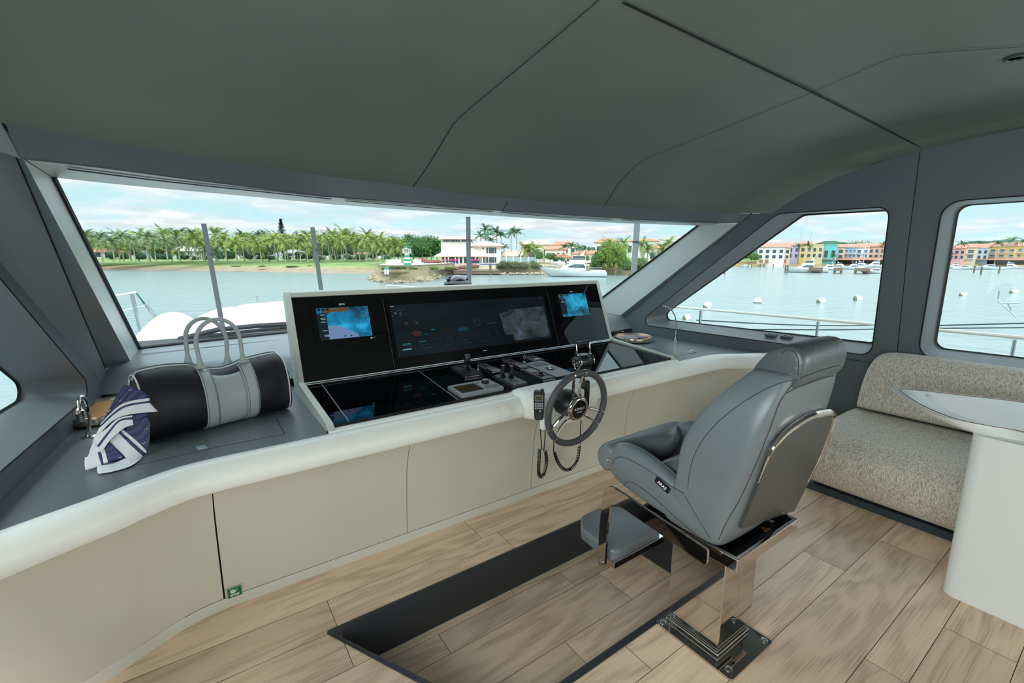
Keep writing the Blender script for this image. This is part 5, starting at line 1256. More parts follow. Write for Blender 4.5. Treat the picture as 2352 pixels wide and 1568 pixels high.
obj('bird_print', m, M_txt, sf, label='small white bird shapes')
# ================================================================ outside the boat
WZ = -3.0
def DW(u, v, z=WZ): p = PZ(u, v, z); return math.hypot(p.x, p.y)
class Fac:
    """local frame facing the camera at azimuth of pixel u, ground distance D; x(u), z(u, v) read positions on that plane"""
    def __init__(s, u, D): s.u = u; s.D = D; s.o = G(u, 590, D); s.r = yaw_at(u); s.n = Vector((s.o.x, s.o.y, 0)).normalized(); s.e = Vector((s.n.y, -s.n.x, 0))
    def pt(s, u, v): return PP(u, v, (s.o.x, s.o.y, 0), s.n)
    def x(s, u): return (s.pt(u, 600)-s.o).dot(s.e)
    def z(s, v, u=None): return s.pt(s.u if u is None else u, v).z
rnd = random.Random(11)
# water
m = MB(); N_ = 1; m.quad((-1500, -600, WZ), (2600, -600, WZ), (2600, 2600, WZ), (-1500, 2600, WZ)); struct('water', m, water_mat(), fix=False)
M_sand = mat('sand_brown', 'a08a72', .95, var=(.4, .2)); M_grass = mat('lawn_green', '7c9550', .95, var=(.15, .3)); M_dgr = mat('dry_grass', '9a9a62', .95, var=(.3, .25))
M_stone = mat('riprap_stone', 'a89878', .9, bump=(3, .6), var=(2.5, .35)); M_stw = mat('beige_stone_wall', 'b8a480', .9, bump=(5, .5), var=(4, .25)); M_trunk = mat('palm_trunk', 'b0a693', .9, var=(2, .2))
M_wall = mat('white_plaster', 'e9e8e4', .8); M_tile = mat('terracotta_tile', 'c98a6e', .85, var=(2.2, .22)); M_tile2 = mat('pale_tile', 'dcc2b2', .85, var=(2.2, .22)); M_win = mat('dark_window', '3a4f5c', .15, spec=.8)
M_gel = mat('boat_white', 'eef0f0', .25); M_wood2 = mat('dock_wood', '8a7460', .8, var=(3, .2)); M_pile = mat('pile_wood', '6f6a58', .9)
# shore strip left: waterline, sand top, grass, tree belt
def strip(name, lines, mts, label=None):
    m = MB()
    for i, (a, b) in enumerate(zip(lines, lines[1:])):
        n = len(a); fs = []
        for k in range(n-1): m.add([a[k], a[k+1], b[k+1], b[k]], [(0, 1, 2, 3)], i, True)
    o = struct(name, m, mts, fix=False, sharp=0); return o
us = [-900, -400, 0, 230, 400, 560, 700, 850, 960]
wl0 = [PZ(u, v, WZ-.05) for u, v in zip(us, [612, 616, 619, 620.5, 622, 624, 626, 628.5, 630])]
def push(P, d, z): return [Vector((p.x, p.y, 0))*(1+d/math.hypot(p.x, p.y))+Vector((0, 0, z)) for p in P]
l1 = push(wl0, 12, -2.0); l2 = push(wl0, 20, -1.4); l3 = push(wl0, 45, -.6); l4 = push(wl0, 250, 1.0)
strip('shore', [wl0, l1, l2, l3, l4], [M_sand, M_dgr, M_grass, M_grass])
# hinterland behind everything to the right
us2 = [930, 1050, 1200, 1350, 1500, 1700, 1900, 2100, 2400, 2800]
w2 = [G(u, 600, 158) if u < 1500 else G(u, 600, DW(u, 612)+12) for u in us2]; w2a = [Vector((p.x, p.y, WZ-.1)) for p in w2]; w2b = [Vector((p.x, p.y, -.6)) for p in w2]
strip('mainland', [w2a, w2b, push(w2, 350, 1.5)], [M_stone, M_grass])
# distant low hills
m = MB(); hp = []
for i in range(90):
    u = 900+i*22; D = 900; h = 14+3*math.sin(i*.31)+2*math.sin(i*.83+1)+1.5*math.sin(i*1.7); h = h+(7 if u > 1250 else 0); p = G(u, 590, D); hp.append((p, h))
m.grid([[Vector((p.x, p.y, -3)) for p, h in hp], [Vector((p.x, p.y, h)) for p, h in hp], [Vector((p.x*1.3, p.y*1.3, h*.8)) for p, h in hp]]); struct('hills', m, mat('far_hill_green', '5f8069', .95, var=(.03, .3)), fix=False)

# ---- plants
def leaf_cloud(m, c, r, n, s, rg, mi=0, flat=0):
    for _ in range(n):
        t = rg.uniform(0, 2*math.pi); z = rg.uniform(-.75, 1); k = math.sqrt(max(0, 1-z*z)); q = rg.uniform(.72, 1.05)*(1+.22*math.sin(3*t+5*z)+.12*math.sin(7*t-4*z))
        p = Vector((c[0]+r[0]*k*math.cos(t)*q, c[1]+r[1]*k*math.sin(t)*q, c[2]+r[2]*z*q)); a = Vector((rg.gauss(0, 1), rg.gauss(0, 1), rg.gauss(0, 1))).normalized(); b = a.orthogonal().normalized(); d = s*rg.uniform(.6, 1.4)
        m.add([p-a*d, p+b*d*.6, p+a*d, p-b*d*.6], [(0, 1, 2, 3)], mi)
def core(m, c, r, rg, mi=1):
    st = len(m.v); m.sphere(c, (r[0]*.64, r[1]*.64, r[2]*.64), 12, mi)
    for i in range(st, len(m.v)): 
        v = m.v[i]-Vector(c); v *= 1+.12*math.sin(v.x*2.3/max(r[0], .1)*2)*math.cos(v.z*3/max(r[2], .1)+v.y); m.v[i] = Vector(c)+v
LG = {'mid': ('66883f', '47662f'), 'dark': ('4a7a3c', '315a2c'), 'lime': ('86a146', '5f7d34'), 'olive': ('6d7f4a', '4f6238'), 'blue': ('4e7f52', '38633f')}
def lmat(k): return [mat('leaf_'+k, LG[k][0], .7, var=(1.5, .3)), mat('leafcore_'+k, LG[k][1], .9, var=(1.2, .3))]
_tm = {}
def tree(u, vb, vt, D, wpx, kind, label, group, seed=0, trunk=True, name='tree', cat='tree'):
    f = Fac(u, D); zb, zt = f.z(vb), f.z(vt); W = abs(f.x(u+wpx/2)-f.x(u-wpx/2)); H = zt-zb
    key = (kind, seed % 5, trunk, round(W/H, 1))
    t = thing(name, label, cat, (f.o.x, f.o.y, zb), f.r, group); t.scale = (W, W, H)
    if key not in _tm:
        rg = random.Random(seed % 5+7); m = MB(); lo = .22 if trunk else .0
        blobs = [((0, 0, (1+lo)/2), (.40, .40, (1-lo)/2*.95))]+[((rg.uniform(-.26, .26), rg.uniform(-.2, .2), lo+(1-lo)*rg.uniform(.3, .75)), (rg.uniform(.15, .24), .2, rg.uniform(.15, .24)*(1-lo))) for _ in range(7)]
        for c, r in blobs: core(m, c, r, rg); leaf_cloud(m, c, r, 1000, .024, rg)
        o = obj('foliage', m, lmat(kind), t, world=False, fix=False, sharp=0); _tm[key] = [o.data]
        if trunk: m = MB(); m.tube([(0, 0, 0), (.01, 0, .2), (0, .01, .5)], [.03, .022, .012], 6); k = obj('trunk', m, M_trunk, t, world=False); _tm[key].append(k.data)
    else:
        for nm, me in zip(('foliage', 'trunk'), _tm[key]): o = bpy.data.objects.new(nm, me); C.objects.link(o); o.parent = t
    return t
M_coco = mat('coconut_frond', '8c9e45', .55, var=(.8, .35)); M_royal = mat('royal_frond', '4a7548', .55, var=(1.2, .25)); M_coco2 = mat('pale_coconut_frond', '72895a', .6, var=(1.2, .25))
def palm_mesh(seed, kind):
    rg = random.Random(seed); m = MB(); nf = {'coco': 24, 'pale': 22, 'royal': 17}[kind]; Lf = {'coco': 4.6, 'pale': 4.4, 'royal': 3.4}[kind]
    for i in range(nf):
        a = 2*math.pi*i/nf*2.4+rg.uniform(-.2, .2); el = (rg.uniform(-.5, 1.35) if kind != 'royal' else rg.uniform(.0, 1.35)); d = Vector((math.cos(a), math.sin(a), 0)); side = Vector((-math.sin(a), math.cos(a), 0))
        P = []; n = 9; droop = rg.uniform(.45, .8) if kind != 'royal' else .62; L = Lf*rg.uniform(.85, 1.1)
        p = Vector((0, 0, 0)); ang = el
        for k in range(n+1): P.append(p.copy()); p += (d*math.cos(ang)+Vector((0, 0, math.sin(ang))))*(L/n); ang -= droop*2.1/n
        m.tube(P, [.05*(1-k/(n+1))+.012 for k in range(n+1)], 4, 0)
        for k in range(1, n):
            for h_ in (0, .5):
                q = P[k].lerp(P[k+1], h_); t = (P[k+1]-P[k-1]).normalized(); ll = Lf*.24*math.sin(math.pi*min(.97, (k+h_)/n*.85+.12))
                for s in (-1, 1):
                    tip = q+side*s*ll*.8+t*ll*.55-Vector((0, 0, ll*rg.uniform(.0, .5))); w = t*.11
                    m.add([q-w, q+w, tip], [(0, 1, 2)], 0)
    return m
_pm = {}
def palm(u, vb, vt, D, kind, label, group=None, seed=0, lean=0):
    f = Fac(u, D); zb, zt = f.z(vb), f.z(vt); H = zt-zb; k = H/12.0
    ks = min(1.4, max(.8, H/9.5))*(1.08 if kind != 'royal' else .9)
    t = thing('palm_tree', label, 'palm tree', (f.o.x, f.o.y, zb), rnd.uniform(0, 6), group); key = (kind, seed % 4)
    hc_ = H-1.6*ks
    if key not in _pm: _pm[key] = None
    m = MB(); lx = lean*H; m.tube([(0, 0, -.3), (lx*.15, 0, hc_*.35), (lx*.5, 0, hc_*.7), (lx, 0, hc_)], [.24, .17, .14, .11], 6); obj('trunk', m, M_trunk, t, world=False, fix=False)
    if _pm[key] is None:
        o = obj('crown', palm_mesh(seed % 4+(10 if kind == 'royal' else 0), kind), {'coco': M_coco, 'pale': M_coco2, 'royal': M_royal}[kind], t, world=False, fix=False, sharp=0); _pm[key] = o.data
    else: o = bpy.data.objects.new('crown', _pm[key]); C.objects.link(o); o.parent = t
    o.location = (lx, 0, hc_); o.scale = (ks,)*3
    return t
gl = 'coconut palms along the sandy left shore'
fr_lab = 'coconut palm with thin pale trunk in the front row on the left shore'
for i, (u, vt) in enumerate([(205, 530), (236, 537), (262, 545), (283, 532), (310, 541), (338, 534), (357, 552), (384, 545), (412, 537), (437, 540), (452, 534), (468, 545), (500, 546), (520, 540), (543, 552), (560, 547), (583, 543), (600, 556), (617, 545), (633, 538), (655, 548), (673, 541), (690, 545), (706, 538), (722, 549), (741, 545), (757, 540), (770, 534), (785, 543), (797, 528), (812, 540), (826, 543), (842, 538), (858, 545)]):
    palm(u, 598+u*.003, vt, 196+rnd.uniform(-8, 10)+(8 if i % 3 == 0 else 0), 'pale' if u < 420 else 'coco', fr_lab if u < 600 else 'yellow-green coconut palm in the front row behind the lawn, left of the lighthouse', gl if u < 600 else 'yellow-green palms left of the lighthouse', i, rnd.uniform(-.08, .08))
for i in range(26):
    u = 196+i*27+rnd.uniform(-7, 7); palm(u, 594, rnd.uniform(527, 542), 232+rnd.uniform(-8, 12), 'coco' if i % 3 else 'pale', 'coconut palm crowded in the second row of the grove behind the left shore', 'second row of coconut palms', i+2, rnd.uniform(-.05, .05))
for i, u in enumerate([395, 408, 424, 446, 458, 560, 577, 596, 612, 640, 722, 748, 800]):
    palm(u, 590, [526, 526, 523, 527, 528, 530, 532, 531, 530, 533, 528, 534, 530][i], 262, 'royal', 'dark green royal palm rising above the grove on the left shore', 'royal palms above the grove', i)
for i in range(34):
    u = 198+i*20+rnd.uniform(-7, 7); palm(u, 598.5, rnd.uniform(548, 572), 204+rnd.uniform(-3, 18), 'coco' if i % 3 else 'pale', 'short bushy coconut palm between the taller trunks of the left shore grove', 'short palms in the grove', i+1, rnd.uniform(-.08, .08))
for i in range(26):
    u = 190+i*31+rnd.uniform(-8, 8); tree(u, 596, rnd.uniform(538, 549), 248+rnd.uniform(-6, 8), 52, 'mid' if i % 3 else 'dark', 'rounded green tree filling the grove behind the coconut palms', 'trees filling the palm grove', i, False)
for i in range(22):
    u = 265+i*30+rnd.uniform(-9, 9); tree(u, 599, rnd.uniform(575, 588), 214, rnd.uniform(26, 44), 'dark' if i % 2 else 'blue', 'low dark green shrub under the coconut palms on the left shore', 'shrubs under the palms', i, False, 'shrub', 'shrub')
# conifer
f = Fac(652, 262); t = thing('conifer_tree', 'tall narrow dark conifer standing above the palm grove', 'tree', (f.o.x, f.o.y, f.z(592)), 0); H = f.z(503)-f.z(592)
m = MB(); rg = random.Random(5)
for k in range(1900): zz = rg.uniform(.35, 1)**.8; rr_ = (1-zz)*6.5*rg.uniform(.1, 1)*(.6+.4*abs(math.sin(zz*38)))+.05; a = rg.uniform(0, 6.28); p = Vector((rr_*math.cos(a), rr_*math.sin(a), zz*H)); d = Vector((math.cos(a), math.sin(a), .25))*.8; s_ = Vector((-math.sin(a), math.cos(a), 0))*.28; m.add([p-s_, p+s_, p+d], [(0, 1, 2)])
obj('foliage', m, mat('conifer_green', '38594a', .8), t, world=False, fix=False); m = MB(); m.tube([(0, 0, 0), (0, 0, H*.98)], [.35, .05], 6); obj('trunk', m, M_trunk, t, world=False)
# low white villas behind the left palms
def villa(u0, u1, vb, ve, vt, D, label, wallm=M_wall, roofm=M_tile2, wins=5, arches=False, depth=9, name='villa', group=None):
    uc = (u0+u1)/2; f = Fac(uc, D); x0, x1 = f.x(u0), f.x(u1); zb = f.z(vb); ze, zt = f.z(ve)-zb, f.z(vt)-zb
    t = thing(name, label, 'house', (f.o.x, f.o.y, zb), f.r, group)
    m = MB(); m.box(x0, x1, 0, depth, 0, ze); obj('walls', m, wallm, t, world=False)
    e = .5; m = MB(); xm0, xm1 = x0+(x1-x0)*.25, x1-(x1-x0)*.25
    m.add([(x0-e, -e, ze), (x1+e, -e, ze), (x1+e, depth+e, ze), (x0-e, depth+e, ze), (xm0, depth/2, zt), (xm1, depth/2, zt)], [(0, 1, 5, 4), (1, 2, 5), (2, 3, 4, 5), (3, 0, 4), (3, 2, 1, 0)]); m.box(x0-e, x1+e, -e, depth+e, ze-.18, ze); obj('roof', m, roofm, t, world=False)
    for k in range(wins):
        c = x0+(x1-x0)*(k+.5)/wins; w_ = (x1-x0)/wins*.55
        m = MB(); m.box(c-w_/2, c+w_/2, -.06, .02, ze*.08 if arches else ze*.32, ze*.72)
        if arches: m.prism([(c+w_/2*math.cos(a), math.sin(a)*w_/2) for a in [math.pi*q/8 for q in range(9)]], 0, 0); m.f = m.f[:6]; m.mi = m.mi[:6]; m.sm = m.sm[:6]; m.v = m.v[:8]; m.cyl((c, -.06, ze*.70), (c, .02, ze*.70), w_/2, 14)
        obj('window', m, M_win, t, world=False)
    return t
villa(150, 300, 591, 578, 570, 225, 'white arcaded villa with terracotta roof at the far left behind the palms', roofm=M_tile, wins=7, arches=True)
villa(398, 478, 588, 576, 564, 228, 'low white villa behind the palms left of the first dark pole', roofm=M_wall, wins=5)
villa(504, 528, 588, 575, 564, 228, 'small white gabled villa right of the first dark pole', roofm=M_wall, wins=2)
villa(655, 705, 592, 580, 572, 232, 'white house with a blue door glimpsed between the trees in mid grove', roofm=M_wall, wins=2)
villa(815, 862, 592, 583, 578, 225, 'low red-roofed house among trunks left of the lighthouse', roofm=M_tile, wins=3)
# flower beds on the lawn
for i, (u, w_) in enumerate(((540, 30), (600, 24), (672, 40), (712, 26), (772, 44), (830, 40), (855, 30))):
    tree(u, 613.5, 609, 168, w_, 'olive' if i % 2 else 'lime', 'low clipped flower bed on the lawn near the beach', 'flower beds on the lawn', i, False, 'flower_bed', 'flower bed')

# ---- lighthouse point
isl = [(848, 641), (858, 646), (880, 649.5), (910, 651.5), (945, 650), (975, 647), (1000, 642), (1018, 636), (1030, 629)]
wlp = [PZ(u, v, WZ-.1) for u, v in isl]
cen = G(955, 600, 104)
def toward(P, k, z): return [Vector((p.x+(cen.x-p.x)*k, p.y+(cen.y-p.y)*k, z)) for p in P]
back = [G(1045, 600, 150), G(960, 600, 150), G(880, 600, 118)]
base = smooth_path(wlp, 5)
m = MB(); rg = random.Random(3)
rows_ = []
for k, z, am in ((0, WZ-.2, 0), (.04, WZ+.35, .35), (.09, WZ+.8, .3), (.12, WZ+1.0, .1)):
    rows_.append([p+Vector((rg.uniform(-1, 1)*am, rg.uniform(-1, 1)*am, rg.uniform(-.5, .5)*am)) for p in toward(base, k, z)])
m.grid(rows_, smooth=False); t = thing('lighthouse_point', 'stone walled point of land with riprap rocks under the small lighthouse', 'point', cen)
obj('riprap', m, M_stone, t, fix=False, sharp=0)
ws1 = toward(base, .12, WZ+.9); m = MB(); m.grid([ws1, toward(base, .13, WZ+2.0), toward(base, .16, WZ+2.0)]); obj('lower_wall', m, M_stw, t, fix=False)
top = toward(base, .16, WZ+1.95)+[Vector((b.x, b.y, WZ+1.95)) for b in back]
m = MB(); m.prism([(p.x, p.y) for p in top], WZ, WZ+1.9); obj('terrace', m, M_grass, t)
f = Fac(930, 92); 
up_px = [(872, 606), (880, 609), (905, 611), (940, 611), (975, 608), (1010, 603)]
uw = smooth_path([G(u, 600, D) for u, D in ((868, 92), (885, 87), (910, 85), (945, 87), (985, 95), (1020, 106), (1040, 118))], 5)
m = MB(); m.grid([[Vector((p.x, p.y, z)) for p in uw] for z in (WZ+1.8, .05)]); m.grid([[Vector((p.x, p.y, .05)) for p in uw], [Vector((p.x*1.01, p.y*1.01, .05)) for p in uw]]); obj('upper_wall', m, M_stw, t, fix=False)
bk2 = [G(1045, 600, 150), G(880, 600, 112)]
m = MB(); m.prism([(p.x, p.y) for p in uw]+[(p.x, p.y) for p in bk2], -.3, 0); obj('upper_terrace', m, mat('terrace_beige', 'cbbfa6', .9), t)
for i, (u, D, w_, h_, k) in enumerate(((905, 83.5, 36, 11, 'olive'), (925, 83.2, 30, 12, 'olive'), (885, 84.5, 26, 10, 'lime'), (945, 84.5, 30, 10, 'mid'), (1000, 95, 28, 10, 'lime'), (1030, 108, 28, 10, 'lime'))):
    tree(u, 621, 621-h_, D, w_, k, 'low planting between the two stone walls of the lighthouse point', 'planting on the lighthouse point', i, False, 'shrub', 'shrub')
# rocks at the foot
rk = None
M_rock = mat('boulder', 'b3a58b', .95, bump=(4, .5), var=(2, .2))
for i in range(64):
    s = (i+rg.random())/64; p = curve_at(base, s)+Vector((rg.uniform(-.9, .3), rg.uniform(-1.0, .3), 0)); sc_l = rg.uniform(.28, .6)
    if rk is None:
        m = MB(); m.sphere((0, 0, 0), 1, 8); 
        for k in range(len(m.v)): m.v[k] = m.v[k]*rg.uniform(.78, 1.1)
        rk = obj('boulder', m, M_rock, fix=True, sharp=30); o = rk
    else: o = rk.copy(); C.objects.link(o)
    tag(o, 'grey-beige boulder piled at the waterline of the lighthouse point', 'rock', 'riprap boulders at the lighthouse point')
    o.location = (p.x, p.y, WZ+rg.uniform(.0, .45)); o.scale = (sc_l, sc_l*rg.uniform(.7, 1.2), sc_l*.62); o.rotation_euler = (0, 0, rg.uniform(0, 6))
# lighthouse
f = Fac(935, 92); zb = .0; s_ = (f.z(566)-zb)/4.0
lh = thing('lighthouse', 'small green and white striped lighthouse with a white lantern gallery', 'lighthouse', (f.o.x, f.o.y, zb))
M_lgr = mat('lighthouse_green', '1f9a72', .5)
m = MB()
for k in range(6):
    r0, r1 = .82-.05*k, .82-.05*(k+1); m.lathe([(r0*s_, k*.42*s_), (r1*s_, (k+1)*.42*s_)], n=20, mi=k % 2)
obj('tower', m, [M_lgr, M_wall], lh, world=False)
m = MB(); m.lathe([(.5*s_, 2.52*s_), (.95*s_, 2.56*s_), (.95*s_, 2.66*s_), (.45*s_, 2.66*s_)], n=20)
for k in range(12): a = 2*math.pi*k/12; m.tube([(.9*s_*math.cos(a), .9*s_*math.sin(a), 2.6*s_), (.9*s_*math.cos(a), .9*s_*math.sin(a), 3.45*s_)], .05*s_, 5)
m.tube([(.9*s_*math.cos(a), .9*s_*math.sin(a), 3.0*s_) for a in [2*math.pi*k/20 for k in range(20)]], .04*s_, 5, loop=True); m.lathe([(.98*s_, 3.4*s_), (.98*s_, 3.5*s_), (.3*s_, 3.55*s_)], n=20); obj('gallery', m, M_wall, lh, world=False)
m = MB(); m.lathe([(.35*s_, 2.66*s_), (.35*s_, 3.4*s_)], n=12); obj('lantern', m, M_win, lh, world=False)
m = MB(); m.lathe([(.32*s_, 3.52*s_), (.2*s_, 3.75*s_), (.1*s_, 3.8*s_), (.03*s_, 4.1*s_), (.03*s_, 4.6*s_)], n=12); obj('cap', m, mat('cap_teal', '2f8fa5', .4), lh, world=False)
# low white seats round its foot, the little sign
f2 = Fac(935, 90)
for u0, u1 in ((886, 911), (911, 922), (948, 968)):
    m = MB(); x0, x1 = f2.x(u0), f2.x(u1); m.box(x0, x1, -.2, .2, 0, .75); m.box(x0, x1, .1, .3, 0, 1.05); o = obj('parapet', m, M_wall, fix=True); o.location = (f2.o.x, f2.o.y, 0); o.rotation_euler = (0, 0, f2.r)
    tag(o, {886: 'long low white parapet left of the lighthouse foot', 911: 'short white parapet against the lighthouse foot', 948: 'white parapet right of the lighthouse foot'}[u0], 'parapet')
f3 = Fac(886.5, 82.5); t = thing('notice_sign', 'small white notice board with green bands on the point below the lighthouse', 'sign', (f3.o.x, f3.o.y, f3.z(632)), f3.r); hh = f3.z(615)-f3.z(632)
m = MB(); m.box(-.4, .4, -.03, .03, .2, hh); obj('board', m, M_wall, t, world=False); m = MB(); m.box(-.4, .4, -.05, -.03, hh*.78, hh*.98); obj('green_band', m, M_lgr, t, world=False); m = MB(); m.lathe([(.2, -.05), (.2, -.04)], (0, 0, hh*.45), 16, axis='Y'); m.v = [Vector((p.x*.5, p.y, hh*.45+(p.z-hh*.45)*.5)) for p in m.v]; obj('red_mark', m, mat('sign_red', 'b8584e', .5), t, world=False)
m = MB(); m.tube([(-.3, 0, -.3), (-.3, 0, .4)], .04, 5); m.tube([(.3, 0, -.3), (.3, 0, .4)], .04, 5); obj('post', m, M_steel, t, world=False)
# ---- green trees behind the point
for i, (u, vt, w_, k) in enumerate(((885, 546, 60, 'mid'), (905, 541, 60, 'lime'), (930, 546, 56, 'mid'), (948, 538, 62, 'dark'), (970, 543, 60, 'mid'), (990, 540, 60, 'dark'), (1003, 556, 40, 'dark'), (915, 560, 50, 'mid'), (950, 562, 56, 'dark'), (980, 565, 50, 'mid'))):
    tree(u, 605, vt, 165+i*2, w_, k, 'broad bright green tree behind the lighthouse point', 'broadleaf trees behind the lighthouse', i)
for i, (u, vt) in enumerate(((865, 545), (905, 552), (880, 556), (922, 557))): palm(u, 604, vt, 150, 'coco', 'bushy yellow-green palm just left behind the lighthouse', 'palms behind the lighthouse', i)
# ---- white villa
D_ = 135; f = Fac(1075, D_); zb = f.z(604); wv = thing('white_villa', 'large white villa with square tower, columned pavilion and pale tile roofs', 'house', (f.o.x, f.o.y, zb), f.r)
X = f.x; Z_ = lambda v: f.z(v)-zb
def hip(x0, x1, y0, y1, z0, z1, e=.5, ridge=.3):
    m = MB(); cy_ = (y0+y1)/2; m.add([(x0-e, y0-e, z0), (x1+e, y0-e, z0), (x1+e, y1+e, z0), (x0-e, y1+e, z0), (x0+(x1-x0)*ridge, cy_, z1), (x1-(x1-x0)*ridge, cy_, z1)], [(0, 1, 5, 4), (1, 2, 5), (2, 3, 4, 5), (3, 0, 4), (3, 2, 1, 0)]); m.box(x0-e, x1+e, y0-e, y1+e, z0-.2, z0); return m
m = MB(); m.box(X(1012), X(1086), 4, 13, 0, Z_(547)); obj('tower', m, M_wall, wv, world=False)
obj('tower_roof', hip(X(1012), X(1086), 4, 13, Z_(547), Z_(539.5), 1.0), M_tile2, wv, world=False)
for a, b in ((1018, 1023), (1024, 1028.5), (1029.5, 1034), (1036, 1045), (1046, 1051), (1052, 1057), (1060, 1066), (1067, 1073), (1075, 1084)):
    m = MB(); m.box(X(a), X(b), 3.9, 4.05, Z_(554), Z_(549)); obj('window', m, M_win, wv, world=False)
m = MB(); m.box(X(1083), X(1152), 2, 13, 0, Z_(563)); obj('wing', m, M_wall, wv, world=False); obj('wing_roof', hip(X(1083), X(1152), 2, 13, Z_(563), Z_(552), 1.0, .35), M_tile2, wv, world=False)
for a, b, c, d in ((1118, 1122, 581, 568), (1124, 1136, 581, 568), (1137, 1141, 581, 568), (1109, 1112, 572, 568), (1118, 1122, 603, 590), (1124, 1136, 603, 590), (1137, 1141, 603, 590), (1110, 1113, 603, 590)): m = MB(); m.box(X(a), X(b), 1.9, 2.05, Z_(c), Z_(d)); obj('window', m, M_win, wv, world=False)
m = MB(); m.box(X(1012), X(1108), 0, 6, 0, Z_(588)); obj('pavilion', m, M_wall, wv, world=False); obj('pavilion_roof', hip(X(1003), X(1116), -2.2, 6, Z_(588), Z_(567), .6, .30), M_tile2, wv, world=False)
for a, b in ((1016, 1020), (1025, 1030), (1032, 1044), (1048, 1053), (1056, 1061), (1067, 1078), (1083, 1090), (1093, 1098)): m = MB(); m.box(X(a), X(b), -.1, .05, 0, Z_(590)); obj('window', m, M_win, wv, world=False)
for u in (1001, 1014.5, 1023, 1031, 1046, 1054.5, 1064, 1080, 1092, 1108): m = MB(); m.box(X(u)-.18, X(u)+.18, -2.2, -1.85, -.3, Z_(588)); obj('column', m, M_wall, wv, world=False)
m = MB(); m.box(X(1000), X(1150), -4, 13, -3.2, -.02); obj('terrace', m, mat('pale_stone', 'd8d0bf', .8), wv, world=False)
m = MB(); m.box(X(1101), X(1146), -6.5, -4, -3.2, Z_(604.5)); pw = obj('pool_wall', m, _m['pale_stone'], wv, world=False); m = MB(); m.box(X(1102), X(1145), -6.55, -6.45, Z_(607), Z_(604.8)); obj('blue_edge', m, mat('pool_blue', '5a7fc0', .3), pw, world=False)
for i, u in enumerate((1018, 1027, 1036, 1043, 1050, 1085, 1092, 1098)):
    f4 = Fac(u, 128); t = thing('flower_pot', 'blue pot of pink flowers lined up on the villa terrace', 'flower pot', (f4.o.x, f4.o.y, f4.z(605)), f4.r, 'flower pots on the villa terrace'); m = MB(); m.lathe([(.25, 0), (.42, .7), (.38, .7), (.3, .6)], n=10); obj('pot', m, mat('pot_blue', '2f4f86', .4), t, world=False)
    m = MB(); leaf_cloud(m, (0, 0, .9), (.42, .42, .3), 120, .09, random.Random(i)); m.sphere((0, 0, .85), (.32, .32, .25), 8); obj('flowers', m, mat('pink_flowers', 'c8607a', .8), t, world=False, fix=False)
for i, (u, v, w_, h_) in enumerate(((985, 604, 26, 7), (1003, 604, 24, 7), (968, 601, 16, 8), (1065, 618, 30, 9), (1090, 617, 20, 10), (1045, 620, 18, 8))):
    f4 = Fac(u, 112+6*(i > 2)+i); t = thing('flowering_bush', 'pink flowering bush on the embankment between lighthouse and villa', 'bush', (f4.o.x, f4.o.y, f4.z(v)), f4.r, 'pink bushes near the villa'); W_ = f4.x(u+w_/2)-f4.x(u-w_/2); H_ = f4.z(v-h_)-f4.z(v)
    m = MB(); leaf_cloud(m, (0, 0, H_*.5), (W_*.5, .9, H_*.5), 240, .16, random.Random(i), 0); leaf_cloud(m, (0, 0, H_*.45), (W_*.48, .8, H_*.45), 200, .16, random.Random(i+9), 1); m.sphere((0, 0, H_*.4), (W_*.42, .7, H_*.4), 8, 1); obj('blossom', m, [_m['pink_flowers'], lmat('mid')[0]], t, world=False, fix=False)
# dock in front of the villa
f = Fac(1096, 118); dk = thing('dock', 'low brown wooden dock in front of the white villa', 'dock', (f.o.x, f.o.y, f.z(627)), f.r); zb = f.z(627); m = MB(); m.box(f.x(1041), f.x(1152), 0, 6, f.z(622.5)-zb, f.z(621)-zb); obj('deck', m, M_wood2, dk, world=False); m = MB(); m.box(f.x(1041), f.x(1152), .1, .3, -.2, f.z(622.5)-zb); obj('fascia', m, mat('dock_face', '8a6f5d', .8), dk, world=False)
m = MB(); m.box(f.x(1000), f.x(1160), 6, 14, -.5, f.z(619)-zb); obj('bank', m, M_stw, dk, world=False)
for i, (u, vt) in enumerate(((1082, 604), (1126, 605))): 
    f4 = Fac(u, 116); m = MB(); m.tube([(0, 0, 0), (0, 0, f4.z(vt)-WZ+.3)], .3, 8); o = obj('mooring_pile', m, M_pile); o.location = (f4.o.x, f4.o.y, WZ-.3); tag(o, ('mooring pile behind the third dark pole', 'dark mooring pile in the water in front of the villa pool')[i], 'pile')
# hedges right of the villa with riprap
for i, (u, w_, vt) in enumerate(((1160, 34, 597), (1183, 40, 598), (1205, 36, 600), (1228, 34, 598), (1150, 26, 604))):
    tree(u, 620, vt, 119.2+i*.3, w_, 'olive', 'grey-green rounded hedge bush above the riprap, left of the white yacht', 'hedge bushes left of the yacht', i, False, 'bush', 'bush')
f = Fac(1200, 119); 
rg = random.Random(8)
for i in range(70):
    u = 1150+100*rg.random(); f4 = Fac(u, 118.3-1.9*rg.random()); o = rk.copy(); C.objects.link(o); tag(o, 'grey boulder of the riprap bank under the hedge, left of the yacht', 'rock', 'riprap boulders under the hedge'); s2 = rg.uniform(.22, .5); o.location = (f4.o.x, f4.o.y, WZ+rg.uniform(.0, .5)); o.scale = (s2, s2, s2*.7); o.rotation_euler = (0, 0, rg.uniform(0, 6))
m = MB(); m.box(f.x(1145), f.x(1560), 1.2, 40, -.5, 2.2); o = obj('embankment', m, M_stw); o.location = (f.o.x, f.o.y, WZ); o.rotation_euler = (0, 0, f.r); o['kind'] = 'structure'
